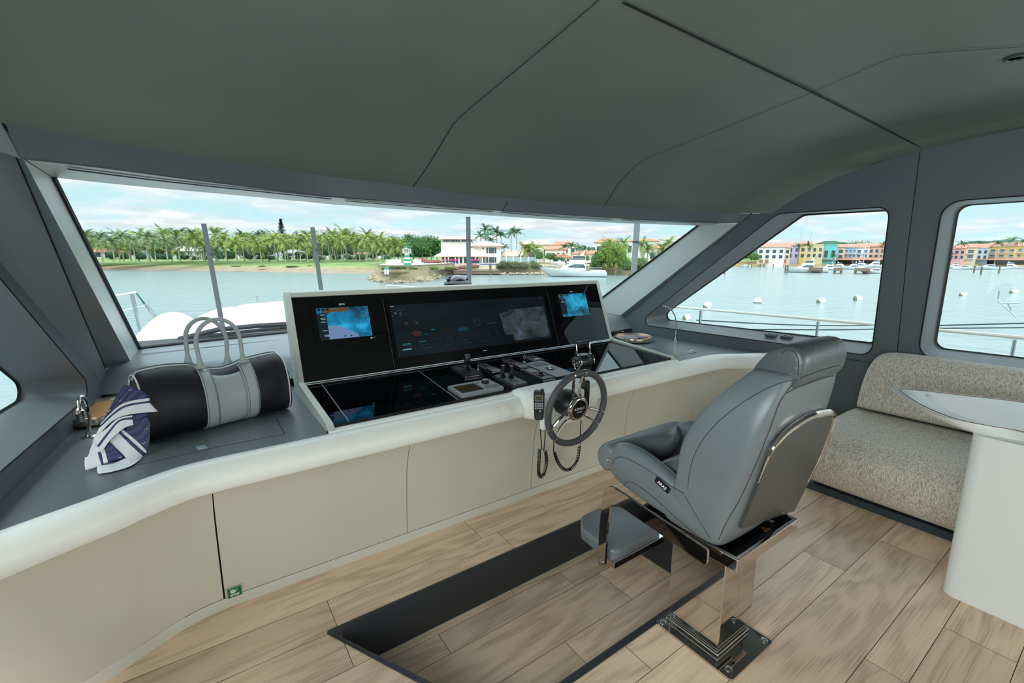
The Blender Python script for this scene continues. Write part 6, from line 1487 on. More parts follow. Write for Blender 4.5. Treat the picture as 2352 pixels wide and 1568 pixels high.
# glass fence and low pavilion
f = Fac(1190, 136); t = thing('glass_fence', 'blue glass pool fence with white posts right of the villa', 'fence', (f.o.x, f.o.y, f.z(602)), f.r); zb = f.z(602)
m = MB(); m.box(f.x(1148), f.x(1232), 0, .06, 0, f.z(590)-zb); obj('glass_panel', m, mat('fence_glass', '9fb9c4', .15), t, world=False)
for u in (1148, 1163, 1179, 1196, 1213, 1230): m = MB(); m.box(f.x(u)-.15, f.x(u)+.15, -.1, .1, 0, f.z(588.5)-zb); obj('post', m, M_wall, t, world=False)
villa(1146, 1232, 603, 588, 572, 142, 'low pavilion with pink tile roof behind the glass fence', roofm=M_tile2, wins=6)
villa(1196, 1268, 603, 561, 549, 165, 'broad cream house with pale tile hip roof right of the tall palms', wallm=mat('cream_plaster', 'e6e0d2', .8), roofm=M_tile2, wins=3)
villa(1252, 1300, 603, 572, 563, 160, 'house with orange tile roof in front of the cream hip-roofed house', roofm=M_tile, wins=4)
villa(1262, 1322, 590, 562, 553, 190, 'rear house with orange tile roof behind the yacht bow', roofm=M_tile, wins=4)
villa(1268, 1310, 604, 590, 583, 140, 'open terrace pavilion with red roof behind the yacht bow', roofm=M_tile, wins=4)
villa(1312, 1385, 604, 582, 574, 158, 'white house with orange roof behind the yacht flybridge', roofm=M_tile, wins=5)
villa(1366, 1418, 590, 556, 546, 195, 'tall house with orange roof behind the big green tree', roofm=M_tile, wins=3)
villa(1438, 1512, 592, 553, 547, 200, 'wide orange-roofed house behind the right pole', roofm=M_tile, wins=5)
villa(1488, 1530, 606, 569, 561, 165, 'cream house with columned window and pink roof near the windscreen corner', wallm=_m['cream_plaster'], roofm=M_tile, wins=2)
for i, (u, vb, vt, D, k) in enumerate(((1115, 600, 516, 158, 'royal'), (1122, 600, 530, 150, 'royal'), (1104, 600, 533, 155, 'royal'), (1141, 600, 522, 160, 'royal'), (1151, 600, 530, 160, 'royal'), (1174, 602, 523, 145, 'royal'), (1187, 602, 520, 146, 'royal'), (1128, 598, 545, 150, 'royal'), (1158, 600, 560, 150, 'royal'))):
    palm(u, vb, vt, D, k, ['tall royal palm in the clump behind the white villa', 'royal palm in the clump behind the white villa', 'shorter royal palm leaning left behind the villa', 'royal palm at the right of the villa clump', 'fan-headed palm at the right edge of the villa clump', 'slim lone palm, left of the tall pair right of the villa', 'slim lone palm, right of the tall pair right of the villa', 'low palm above the villa wing roof', 'low palm between villa and pavilion'][i], None, i, 0)
for i, (u, vt, kd) in enumerate(((1205, 560, 'coco'), (1215, 565, 'coco'), (1228, 562, 'coco'), (1295, 560, 'royal'), (1312, 556, 'royal'), (1330, 560, 'royal'), (1345, 563, 'royal'), (1398, 550, 'coco'), (1432, 548, 'coco'), (1475, 553, 'coco'), (1487, 562, 'coco'), (1535, 548, 'coco'), (1520, 560, 'coco'))):
    palm(u, 603, vt, 138+i, kd, 'garden palm among the orange-roofed houses behind the yacht', 'garden palms behind the yacht', i)
for i, (u, vb, vt, w_, k, D) in enumerate(((1400, 628, 548, 60, 'lime', 118), (1375, 628, 570, 50, 'mid', 119), (1425, 626, 560, 50, 'lime', 119), (1440, 628, 590, 50, 'mid', 118), (1475, 626, 590, 50, 'mid', 119), (1265, 606, 580, 30, 'mid', 135), (1240, 606, 575, 26, 'mid', 136), (1285, 606, 588, 30, 'dark', 134), (1540, 620, 570, 50, 'lime', 130), (1345, 606, 585, 30, 'mid', 134), (1505, 624, 598, 44, 'mid', 122))):
    tree(u, vb, vt, D, w_, k, ['large lime green tree right behind the yacht stern', 'green tree over the yacht cockpit', 'lime tree beside the right pole', 'low tree at the water left of the right pole', 'low tree at the water right of the right pole', 'garden tree behind the yacht bow rail', 'garden tree beside the white fence post', 'dark shrub before the red pavilion', 'lime tree near the windscreen corner', 'garden tree behind the yacht cabin', 'low green bush at the water by the windscreen corner'][i], None, i, i not in (0, 1, 2, 3, 4, 8, 10))
for i, u in enumerate((1415, 1413, 1470, 1478)):
    f4 = Fac(u, 117); m = MB(); m.tube([(0, 0, 0), (0, 0, f4.z(604)-WZ)], .3, 8); o = obj('mooring_pile', m, M_wood2); o.location = (f4.o.x+i*.6, f4.o.y, WZ); tag(o, 'brown wooden mooring pile at the bank beyond the yacht stern', 'pile', 'piles beyond the yacht')

# ---- boats (bow toward -x)
def hull(m, L, B, H0, H1, mi=0, n=14, rake=.18, mi2=None):
    """deck height H0 at stern rising to H1 at the bow, bow at x=-L/2"""
    rr = []
    for i in range(n+1):
        s = i/n; x = -L/2+L*s; bw = B/2*min(1, (s/.38))**.62 if s > 0 else .02; bw = max(bw, .02); h = H1+(H0-H1)*min(1, s*1.15)
        xb = x+rake*L*(1-s)**2.2  # waterline is set back at the bow
        wl_b = max(.01, bw*.80*min(1, s*1.4+.02))
        rr.append([(x, -bw, h), (x*.5+xb*.5, -bw*.93, h*.5), (xb, -wl_b, 0), (xb, -wl_b*.7, -.5), (xb, wl_b*.7, -.5), (xb, wl_b, 0), (x*.5+xb*.5, bw*.93, h*.5), (x, bw, h)])
    m.rings(rr, True, True, mi, True)
def cabin(m, x0, x1, w, z0, z1, f0, f1, mi=0, tw=.8):
    """box with sloped ends: front slope f0, aft slope f1"""
    m.add([(x0, -w/2, z0), (x1, -w/2, z0), (x1, w/2, z0), (x0, w/2, z0), (x0+f0, -w/2*tw, z1), (x1-f1, -w/2*tw, z1), (x1-f1, w/2*tw, z1), (x0+f0, w/2*tw, z1)], [(0, 1, 5, 4), (1, 2, 6, 5), (2, 3, 7, 6), (3, 0, 4, 7), (4, 5, 6, 7), (3, 2, 1, 0)], mi)
def sport_yacht(u, v, D, Lpx, label, flip=False, tower=False, group=None, stripe='3d5d73', name='motor_yacht', rot=0, wheelhouse=True):
    f = Fac(u, D); L = abs(f.x(u+Lpx/2)-f.x(u-Lpx/2)); k = L/16.0
    t = thing(name, label, 'boat', (f.o.x, f.o.y, WZ), f.r+(math.pi if flip else 0)+rot, group); t.scale = (k, k, k)
    m = MB(); hull(m, 16, 4.8, 1.15, 2.25); h_ = obj('hull', m, M_gel, t, world=False, fix=True, sharp=50)
    m = MB(); hull(m, 16, 4.8, 1.15, 2.25); m.v = [Vector((p.x, p.y*1.012, p.z)) for p in m.v]; n8 = len(m.v)//8
    for q8 in range(n8):
        for a8, b8 in ((0, 2), (7, 5), (1, 2), (6, 5)):
            lo8, hi8 = m.v[q8*8+b8], m.v[q8*8+(1 if b8 == 2 else 6)]
            if a8 in (1, 6): m.v[q8*8+a8] = lo8.lerp(hi8, min(1, .16/max(hi8.z, .2)))
        m.v[q8*8] = m.v[q8*8+1].copy(); m.v[q8*8+7] = m.v[q8*8+6].copy()
    obj('boot_stripe', m, mat('stripe_'+stripe, stripe, .4), h_, world=False)
    m = MB(); cabin(m, -4.2, 3.2, 4.0, 1.5, 3.3, 3.6, .3); obj('deckhouse', m, M_gel, t, world=False, bevel=.15)
    m = MB(); m.add([(-1.35, -2.02, 2.35), (3.0, -2.02, 2.2), (2.6, -1.78, 3.0), (.3, -1.80, 3.0)], [(0, 1, 2, 3)]); m.v = [Vector((p.x, p.y-.02, p.z)) for p in m.v]; m2 = MB(); m2.v = [Vector((p.x, -p.y, p.z)) for p in m.v]
    obj('cabin_window', m, M_win, t, world=False, fix=False, solid=.03); m2.add([], []); q_ = MB(); q_.add([Vector((p.x, -p.y, p.z)) for p in m.v], [(3, 2, 1, 0)]); obj('cabin_window', q_, M_win, t, world=False, fix=False, solid=.03)
    if wheelhouse:
        m = MB(); cabin(m, -1.6, 3.3, 3.4, 3.25, 4.1, 1.2, .2); obj('flybridge', m, M_gel, t, world=False, bevel=.1)
        m = MB(); cabin(m, -.4, 2.6, 3.0, 4.05, 4.9, .7, .2); obj('windshield', m, M_win, t, world=False, bevel=.05)
        m = MB(); m.box(-.2, 3.2, -1.6, 1.6, 4.85, 5.0); obj('hardtop', m, M_gel, t, world=False, bevel=.06)
        for s in (-1, 1): m = MB(); m.tube([(2.9, s*1.4, 3.5), (3.0, s*1.45, 4.9)], .06, 6); obj('hardtop_post', m, M_gel, t, world=False)
        m = MB(); m.lathe([(.35, 5.0), (.42, 5.2), (.3, 5.45), (.05, 5.5)], (2.2, 0, 0), 12); obj('radar_dome', m, M_gel, t, world=False)
        for s in (-1, 1):
            m = MB(); m.tube([(2.0, s*1.5, 4.9), (3.8, s*1.9, 7.6), (5.4, s*2.1, 10.4)], [.05, .03, .015], 5); obj('outrigger', m, M_gel, t, world=False)
    if tower:
        m = MB()
        for sx, sy in ((-.5, -1.3), (-.5, 1.3), (2.4, -1.3), (2.4, 1.3)): m.tube([(sx, sy, 4.9), (sx*.5+.5, sy*.4, 9.0)], .05, 5)
        for z in (6.2, 7.6, 9.0): s2 = 1-(z-4.9)/8; m.tube([(-.5*s2, -1.3*s2, z), (2.4*s2, -1.3*s2, z), (2.4*s2, 1.3*s2, z), (-.5*s2, 1.3*s2, z)], .04, 5, loop=True)
        obj('tuna_tower', m, M_gel, t, world=False); m = MB(); m.box(-.3, 1.4, -.7, .7, 9, 9.12); obj('tower_top', m, M_gel, t, world=False)
    m = MB(); P = [(-8.0+.62*i, -(2.4*min(1, (.2+.62*i)/6.1)**.62), 2.85-.05*i) for i in range(9)]; m.tube(P, .03, 4); m.tube([(x, -y, z) for x, y, z in P], .03, 4)
    for x, y, z in P[::2]: m.tube([(x, y, z-.75), (x, y, z)], .025, 4); m.tube([(x, -y, z-.75), (x, -y, z)], .025, 4)
    obj('bow_rail', m, M_steel, t, world=False)
    m = MB(); m.box(4.2, 7.8, -2.1, -1.9, 1.1, 1.55); m.box(4.2, 7.8, 1.9, 2.1, 1.1, 1.55); obj('cockpit_coaming', m, M_gel, t, world=False); m = MB()
    for z in (1.8, 2.2): m.tube([(3.4, -2, z), (6.8, -2, z)], .03, 4)
    for x in (3.4, 5.1, 6.8): m.tube([(x, -2, 1.5), (x, -2, 2.2)], .03, 4)
    obj('cockpit_rail', m, M_steel, t, world=False); return t
sport_yacht(1316, 631, 108, 154, 'large white sportfishing yacht with flybridge moored before the houses, seen through the windscreen')
# tender behind the bow
f = Fac(1281, 122); t = thing('dinghy', 'small white inflatable dinghy on the bank behind the yacht bow', 'boat', (f.o.x, f.o.y, f.z(608)), f.r); m = MB(); hull(m, 4.2, 1.8, .55, .8); obj('hull', m, M_gel, t, world=False); m = MB(); m.box(.2, .8, -.4, .4, .5, 1.2); obj('console', m, M_gel, t, world=False); m = MB(); m.box(1.9, 2.3, -.2, .2, .1, 1.1); obj('outboard', m, M_plas, t, world=False)

# ---- marina seen through the side windows
DM = DW(1800, 612.5)
DQ = lambda u: DW(u, 612.5)

def block(u0, u1, vb, ve, vt, D, col, label, name='townhouse', roof='c48d76', rows=2, cols=3, balcony=False, flat=False, group=None, depth=9):
    uc = (u0+u1)/2; f = Fac(uc, D-DM+DQ(uc)); x0, x1 = f.x(u0), f.x(u1); zb = WZ+.9; ze, zt = f.z(ve)-zb, f.z(vt)-zb
    t = thing(name, label, 'building', (f.o.x, f.o.y, zb), f.r, group)
    m = MB(); m.box(x0, x1, 0, depth, -1, ze); obj('walls', m, mat('plaster_'+col, col, .8), t, world=False)
    if flat: m = MB(); m.box(x0-.1, x1+.1, -.1, depth, ze, ze+.35); obj('parapet', m, mat('plaster_'+col, col, .8), t, world=False)
    else: m = MB(); e = .5; m.add([(x0-.1, -e, ze), (x1+.1, -e, ze), (x1+.1, depth, ze), (x0-.1, depth, ze), (x0-.1, depth/2, zt), (x1+.1, depth/2, zt)], [(0, 1, 5, 4), (1, 2, 5), (2, 3, 4, 5), (3, 0, 4), (3, 2, 1, 0)]); obj('roof', m, mat('roof_'+roof, roof, .85, var=(2, .2)), t, world=False)
    for r_ in range(rows):
        for c_ in range(cols):
            cx_ = x0+(x1-x0)*(c_+.5)/cols; w_ = (x1-x0)/cols*.5; z0 = ze*(.36+.60*(r_)/rows); z1 = z0+ze*.6/rows*.62
            m = MB(); m.box(cx_-w_/2, cx_+w_/2, -.05, .02, z0, z1); wn = obj('window', m, M_win, t, world=False)
            m = MB(); m.box(cx_-w_/2-.12, cx_+w_/2+.12, -.09, -.02, z0-.14, z0); m.box(cx_-w_/2-.12, cx_+w_/2+.12, -.09, -.02, z1, z1+.12); obj('window_trim', m, M_wall, wn, world=False)
            if balcony: m = MB(); m.box(cx_-w_*.75, cx_+w_*.75, -.9, 0, z0-.25, z0-.1); m.box(cx_-w_*.75, cx_+w_*.75, -.9, -.82, z0-.1, z0+.8) if 0 else [m.tube([(cx_-w_*.75+w_*1.5*q/8, -.85, z0-.1), (cx_-w_*.75+w_*1.5*q/8, -.85, z0+.75)], .03, 4) for q in range(9)]; m.box(cx_-w_*.75, cx_+w_*.75, -.9, -.8, z0+.72, z0+.8); obj('balcony', m, M_wall, t, world=False)
    return t
block(1738, 1800, 605, 567, 557, DM+4, 'efe6dc', 'white three-storey quayside house with hipped terracotta roof', rows=2, cols=4)
block(1800, 1813, 605, 568, 560, DM+5, 'e9cdb4', 'narrow peach gable end beside the white quayside house', rows=2, cols=1)
block(1790, 1836, 605, 563, 556, DM+14, 'b9bede', 'lilac townhouse set back behind the left palm', rows=2, cols=3)
block(1834, 1863, 605, 562, 553, DM+9, 'e3bf74', 'ochre yellow townhouse between the two marina palms', rows=2, cols=2)
block(1862, 1888, 605, 562, 558, DM+7, 'd9c79a', 'beige townhouse with rounded gable left of the turquoise one', rows=2, cols=2, flat=True)
block(1887, 1920, 605, 563, 556, DM+8, '74c8c6', 'bright turquoise townhouse with one square window', rows=1, cols=2, flat=True)
block(1919, 1938, 605, 567, 560, DM+9, 'e8bcae', 'pale pink townhouse right of the turquoise one', rows=2, cols=1)
block(1937, 1964, 605, 568, 559, DM+8, '9cbfdf', 'sky blue townhouse with balconies', rows=2, cols=3, balcony=True)
block(1963, 1993, 605, 568, 558, DM+8, 'eceaea', 'white townhouse with balconies right of the blue one', rows=2, cols=2, balcony=True)
block(1992, 2030, 605, 566, 558, DM+8, 'eab9a3', 'salmon pink townhouse at the right edge of the first side window', rows=2, cols=3)
block(2028, 2110, 605, 568, 558, DM+10, 'e9cdb4', 'peach townhouse row between the side windows', rows=2, cols=6)
block(2105, 2190, 605, 572, 563, DM+8, 'eab4b0', 'rose pink townhouse at the left edge of the second side window', rows=2, cols=6)
block(2188, 2214, 605, 570, 560, DM+6, 'ecc0b8', 'pink townhouse behind the first palm of the second side window', rows=2, cols=2)
block(2213, 2240, 605, 568, 559, DM+7, 'e3d2b2', 'cream townhouse with balconies behind the second side window', rows=2, cols=1, balcony=True)
block(2240, 2267, 605, 569, 559, DM+7, 'cfdceb', 'pale blue townhouse between the cream and yellow ones', rows=2, cols=2)
block(2266, 2330, 605, 566, 556, DM+5, 'e8c878', 'yellow townhouse with balconies at the right edge of the photo', rows=2, cols=3, balcony=True)
block(2330, 2420, 605, 564, 553, DM+5, 'e2b765', 'ochre townhouse beyond the right edge palms', rows=2, cols=5, balcony=True)
for i, (u0, u1) in enumerate(((1887, 2035), (2165, 2400))):
    f = Fac((u0+u1)/2, DQ((u0+u1)/2)+2); t = thing('arcade_roof', ('long brown tiled arcade roof along the quay under the townhouses', 'tiled shop awning along the quay in the second side window')[i], 'awning', (f.o.x, f.o.y, WZ+1), f.r); z1, z0 = f.z(591)-WZ-1, f.z(597)-WZ-1
    m = MB(); m.add([(f.x(u0), -2, z0), (f.x(u1), -2, z0), (f.x(u1), 4, z1), (f.x(u0), 4, z1)], [(0, 1, 2, 3)]); obj('roof', m, mat('arcade_tile', 'b07f66', .85, var=(2, .2)), t, world=False, fix=False, solid=.15)
    m = MB(); m.box(f.x(u0), f.x(u1), 3, 4, 0, z0); obj('shop_front', m, mat('shop_dark', '4c4038', .8, var=(1.2, .5)), t, world=False)
# orange doors at the quay
f = Fac(1775, DM+3.5)
for i, u in enumerate((1749, 1762, 1776, 1788, 1803)):
    f4 = Fac(u, DQ(u)+3.6); m = MB(); m.box(-.75, .75, -.1, .1, 0, f4.z(596)-f4.z(604.5)); o = obj('quay_door', m, mat('orange_door', 'b0785a', .7)); o.location = (f4.o.x, f4.o.y, f4.z(604.5)); o.rotation_euler = (0, 0, f4.r); tag(o, 'orange-brown double door along the quay below the white house', 'door', 'orange doors on the quay')
f = Fac(1900, DM); m = MB(); qa = [PZ(u, 612.5, WZ-.1) for u in (1560, 1640, 1700, 1760, 1830, 1900, 2000, 2100, 2200, 2300, 2450, 2700)]
m.grid([[Vector((p.x, p.y, WZ-.3)) for p in qa], [Vector((p.x, p.y, WZ+1.1)) for p in qa], [Vector((p.x*1.12, p.y*1.12, WZ+1.1)) for p in qa]]); struct('quay', m, mat('quay_sand', 'c2ab7c', .9, var=(1.5, .2)), fix=False)
for i, (u, vt) in enumerate(((1831, 559), (1853, 557), (1915, 582), (2026, 556), (2205, 553), (2181, 580), (2287, 552), (2316, 545), (2343, 547), (2178, 590))):
    palm(u, 606, vt, DQ(u)+2-.6*i/3, 'royal', ['quayside palm before the lilac house', 'quayside palm before the ochre house', 'small quayside palm before the turquoise house', 'palm peeking at the right edge of the first side window', 'tall palm before the pink house in the second side window', 'young palm at the left edge of the second side window', 'leftmost of three tall palms before the yellow house', 'middle of three tall palms before the yellow house', 'rightmost of three tall palms before the yellow house', 'small palm low at the left edge of the second side window'][i], None, i)
for i, (u, vt, w_) in enumerate(((1700, 578, 40), (1718, 572, 40), (1735, 580, 30))): tree(u, 606, vt, DQ(u)+6, w_, 'mid', 'green tree on the quay left of the white house', 'trees left of the white house', i)
for i, (u, vt) in enumerate(((1935, 556), (1960, 553), (1985, 552), (2250, 554), (2230, 556))): tree(u, 600, vt, DQ(u)+50, 50, 'dark', 'dark tree top showing above the marina roofs', 'trees above the marina roofs', i)
sport_yacht(1852, 626, DW(1852, 626)+1, 106, 'white sportfishing boat with tower moored at the finger pier, left in the first side window', tower=True)
sport_yacht(2012, 628, DW(2012, 628.5)+2, 70, 'white and blue motorboat at the right edge of the first side window', stripe='3f78b5', flip=False, wheelhouse=False, name='motorboat')
for i, (u, v, L, fl_, tw) in enumerate(((1905, 620, 60, False, False), (1935, 618, 56, True, False), (1960, 619, 60, False, True), (1985, 616, 60, True, False), (2010, 614, 66, False, False), (2225, 619, 66, True, False), (2275, 619, 80, False, False), (2330, 618, 70, True, False), (2195, 616, 50, False, False), (1715, 613, 30, False, False))):
    sport_yacht(u, v, DW(u, v)+2, L, ['small white boat packed behind the finger pier', 'white boat stern-to behind the pier', 'white boat with tall tower mast in mid marina', 'white cruiser behind the pier near the blue house', 'large white cruiser at the right of the marina', 'dark-windowed boat at the left of the second side window', 'white sport boat with dark stripe in the second side window', 'white boat at the right edge of the photo', 'boat with blue hull stripe at the left edge of the second side window', 'little boat moored by the stone quay'][i], fl_, tw, None, '2b4a70' if i % 2 else '5d6c78', 'motorboat', 0, i not in (6, 9, 5))
for i, (u0, u1, v) in enumerate(((1860, 1892, 625), (1917, 1938, 626), (1965, 2001, 627))):
    D = DW((u0+u1)/2, v+2); f = Fac((u0+u1)/2, D); t = thing('finger_pier', ['wooden finger pier in front of the sportfishing boat', 'short square wooden pier end in mid marina', 'wooden finger pier before the blue-bottomed motorboat'][i], 'pier', (f.o.x, f.o.y, WZ), f.r); m = MB(); m.box(f.x(u0), f.x(u1), 0, 8, .7, 1.5); obj('deck', m, M_wood2, t, world=False)
    for u in (u0+3, u1-3): m = MB(); m.box(f.x(u)-.3, f.x(u)+.3, .1, .6, -.5, .7); obj('pile', m, M_pile, t, world=False)
pl = [(1807, 627, 608), (1812, 627, 608), (1778, 614, 606), (1757, 614, 606), (1748, 614, 606), (1728, 614, 606), (1720, 614, 606), (2243, 626, 610), (2260, 630, 612), (2301, 628, 611), (1667, 629, 617)]
for i, (u, vb, vt) in enumerate(pl):
    D = DW(u, vb); f4 = Fac(u, D); m = MB(); m.tube([(0, 0, -.5), (0, 0, f4.z(vt)-WZ)], .2, 7); o = obj('mooring_pile', m, M_pile); o.location = (f4.o.x, f4.o.y, WZ); tag(o, 'dark wooden mooring pile standing in the marina water', 'pile', 'marina mooring piles')
# masts
for i, (u, v0, v1, D) in enumerate(((1985, 615, 537, DQ(1985)-4), (1857, 600, 532, DQ(1857)+20), (1835, 600, 522, DQ(1835)+30), (2100, 600, 530, DQ(2100)+30))):
    f4 = Fac(u, D); m = MB(); m.tube([(0, 0, f4.z(v0)), (0, 0, f4.z(v1))], [.12, .05], 5); o = obj('mast', m, M_gel if i == 0 else M_steel); o.location = (f4.o.x, f4.o.y, 0); tag(o, ['tall white mast rising in front of the white balcony house', 'thin aerial above the ochre house', 'thin lattice aerial above the lilac house', 'thin aerial mast between the side windows'][i], 'mast')
# ---- mooring buoys
M_buoy = mat('buoy_white', 'e4e6e2', .5); M_bot = mat('buoy_green', '6f7a62', .8)
for i, (u, v, w_, tilt_, lab) in enumerate(((1634, 706, 21, .5, 'white mooring buoy tipped over behind the side rail'), (1587, 734, 20, 1.2, 'white mooring buoy lying on its side at the left corner of the side window'), (1750, 696, 19, .0, 'upright white mooring buoy in mid water'), (1899, 696, 22, .9, 'white mooring buoy with slanted top near the window seam'), (1983, 690, 22, 1.4, 'flat weedy mooring buoy near the right edge of the first side window'), (2228, 680, 20, .9, 'mooring buoy in the second side window left of the thin line'), (2345, 674, 22, 1.0, 'mooring buoy at the right edge of the photo'))):
    D = DW(u, v); f4 = Fac(u, D); r_ = (f4.x(u+w_/2)-f4.x(u-w_/2))/2
    t = thing('mooring_buoy', lab, 'buoy', (f4.o.x, f4.o.y, WZ+r_*(.25 if tilt_ > .3 else .4)), f4.r); t.rotation_euler = (0, tilt_, f4.r)
    m = MB(); m.lathe([(r_*.55, -r_*.9), (r_*.95, -r_*.5), (r_, 0), (r_*.9, r_*.5), (r_*.6, r_*1.0), (r_*.3, r_*1.1), (.02, r_*1.12)], n=20); obj('float', m, M_buoy, t, world=False); m = MB(); m.lathe([(r_*.5, -r_*.95), (r_*.98, -r_*.5), (r_*1.02, -r_*.15), (r_*.9, -r_*.1)], n=20); obj('weed_band', m, M_bot, t, world=False)
# ---- own boat outside: side rail
rail = thing('side_rail', 'pale flat guard rail with steel posts outside the starboard windows', 'rail', (4.95, 1.5, .4))
zr = .905; xr_ = 4.93
A = PX(1560, 705, xr_); B = PX(2010, 745, xr_); dzy = (A.z-B.z)/(A.y-B.y)
m = MB(); P = [Vector((xr_, y, B.z+dzy*(y-B.y))) for y in (3.9, 3.0, 2.0, 1.0, 0, -2, -5)]; m.tube(P, .024, 8, flat=(1.3, .6)); obj('top_bar', m, mat('rail_teak', 'd4cdbf', .4), rail)
for y in (3.15, 1.90, .60, -.7): m = MB(); z_ = B.z+dzy*(y-B.y); m.tube([(xr_, y, z_-.02), (xr_+.01, y, -.2)], .019, 8, flat=(.6, 1.3)); obj('post', m, M_steel, rail)
m = MB(); m.box(4.25, 5.05, -5, 6.5, -.30, -.2); o = struct('side_deck', m, M_gel)
def rope(pts, r, lab):
    m = MB(); m.tube(smooth_path(pts, 4), r, 5); o = obj('mooring_rope', m, mat('rope_dark', '3b4648', .8)); tag(o, lab, 'rope', 'mooring ropes over the water'); return o
rope([G(1600, 735, 7.5), G(1860, 747, 9), G(2100, 746, 12)], .010, 'thin dark rope running right behind the side rail, upper one in the first window')
rope([G(1700, 756, 8), G(1930, 757, 9), G(2020, 755, 10)], .011, 'thin dark rope just above the window sill, lower one in the first window')
rope([G(2120, 748, 10), G(2352, 742, 11), G(2600, 735, 13)], .012, 'upper of two ropes crossing the second side window')
rope([G(2120, 754, 10), G(2352, 752, 11), G(2600, 750, 13)], .010, 'lower of two ropes crossing the second side window')
f4 = Fac(2335, 22); t = thing('docked_bow_rail', 'thin metal bow rail of a neighbouring boat at the right edge', 'rail', (f4.o.x, f4.o.y, f4.z(760)), f4.r); zb = f4.z(760)
m = MB(); 
for (a, b, c, d) in ((2308, 668, 2309, 687), (2309, 690, 2360, 730), (2322, 697, 2360, 697), (2326, 706, 2360, 704), (2334, 697, 2346, 715)): m.tube([(f4.x(a), 0, f4.z(b, a)-zb), (f4.x(c), 0, f4.z(d, c)-zb)], .02, 5)
obj('tubing', m, M_steel, t, world=False)
m = MB(); hull(m, 4, 1.6, .5, .8); t2 = thing('dinghy', 'white dinghy bow poking in at the right edge below the ropes', 'boat', (*G(2385, 765, 14).xy, WZ), f4.r); obj('hull', m, M_gel, t2, world=False)
# ---- foredeck seen through the windscreen
M_deck = mat('deck_white', 'd9dcdc', .5)
m = MB(); dk_ = [[Vector((xc+(x-xc)*(1 if y < 7 else max(.1, 1-((y-7)/7)**2)), y, .42-.045*(y-5)-.03*abs(x-xc))) for x in [xc-2.9+5.8*i/16 for i in range(17)]] for y in (4.1, 5, 6, 7, 8, 9, 10, 11, 12, 13, 13.9)]
m.grid(dk_); fd = struct('foredeck', m, M_deck, fix=False)
m = MB(); m.grid([[Vector((p.x, p.y, p.z)) for p in [r[0] for r in dk_]], [Vector((p.x, p.y, -2.6)) for p in [r[0] for r in dk_]]]); m.grid([[Vector((p.x, p.y, p.z)) for p in [r[-1] for r in dk_]], [Vector((p.x, p.y, -2.6)) for p in [r[-1] for r in dk_]]]); obj('topsides', m, M_gel, fd, fix=False)
def mound(u0, u1, vb, vt, D, dy, label, name='covered_cushion'):
    f = Fac((u0+u1)/2, D); x0, x1 = f.x(u0), f.x(u1); zb = .36; zt = f.z(vt)
    t = thing(name, label, 'cushion', (f.o.x, f.o.y, zb), f.r); m = MB(); P = []
    for i in range(17):
        row = []
        for j in range(17):
            a, b = i/8-1, j/8-1; h = max(0, (1-abs(a)**4))**.5*max(0, (1-abs(b)**(2.2 if u0 < 490 else 8)))**(1.1 if u0 < 490 else .35); row.append((x0+(x1-x0)*(b+1)/2, a*dy+dy, (zt-zb)*h*(1+.04*math.sin(5*b+3*a))))
        P.append(row)
    m.grid(P); obj('cover', m, M_deck, t, world=False, fix=False); return t
mound(225, 510, 790, 741, 5.9, .7, 'rounded white covered sunpad on the foredeck, left of the bag handles')
mound(375, 640, 745, 726, 7.8, .9, 'white covered sunpad on the foredeck directly behind the bag handles')
mound(500, 800, 745, 705, 8.4, .8, 'broad white covered foredeck seat left of the screen console')
f = Fac(610, 9.2); t = thing('foredeck_coaming', 'low white coaming with a clear glass screen ahead of the foredeck seat', 'coaming', (f.o.x, f.o.y, .4), f.r)
m = MB(); m.box(f.x(556), f.x(760), 0, .5, 0, f.z(706)-.4); obj('coaming', m, M_deck, t, world=False, bevel=.02); m = MB(); m.box(f.x(530), f.x(690), -.02, .0, .1, f.z(701)-.4); obj('glass_screen', m, glass_mat('screen_clear', (.85, .95, .93)), t, world=False); m = MB(); m.box(f.x(538), f.x(545), -.05, -.02, .1, f.z(702)-.4); obj('post', m, M_gplas, t, world=False)
f = Fac(582, 9.5); m = MB(); m.tube([(0, 0, 0), (0, 0, f.z(681)-.4)], .016, 8); m.lathe([(.03, f.z(682)-.4), (.03, f.z(680)-.4), (.01, f.z(679.5)-.4)], n=10); o = obj('flagstaff', m, M_steel); o.location = (f.o.x, f.o.y, .4); tag(o, 'short thin steel staff standing on the foredeck beyond the bag', 'post')
# bow rail fragment
f = Fac(300, 7.6); t = thing('bow_rail', 'steel bow rail with a slanting end at the lower left of the windscreen', 'rail', (f.o.x, f.o.y, .35), f.r); q = lambda u, v, y=0: (f.x(u), y, f.z(v, u)-.35)
m = MB(); m.tube([q(235, 683), q(255, 680), q(302, 672)], .018, 8); m.tube([q(240, 721), q(275, 712), q(318, 703)], .009, 6); obj('rail_bar', m, M_steel, t, world=False)
m = MB(); m.tube([q(291, 675), q(300, 770)], .022, 8); obj('post', m, M_steel, t, world=False)
m = MB(); m.add([q(299, 672), q(306, 672), q(355, 742), q(342, 742)], [(0, 1, 2, 3)]); obj('slanted_end', m, M_steel, t, world=False, fix=False, solid=.02)
m = MB(); m.add([q(301, 673, -.02), q(305, 673, -.02), q(320, 696, -.02), q(315, 697, -.02)], [(0, 1, 2, 3)]); obj('green_marker', m, mat('rail_green', '2f6a58', .4), t, world=False, fix=False, solid=.01)
f = Fac(900, 10.5); t = thing('bow_roller_rail', 'low steel rail at the bow, just above the console top', 'rail', (f.o.x, f.o.y, .4), f.r); q = lambda u, v, y=0: (f.x(u), y, f.z(v, u)-.4)
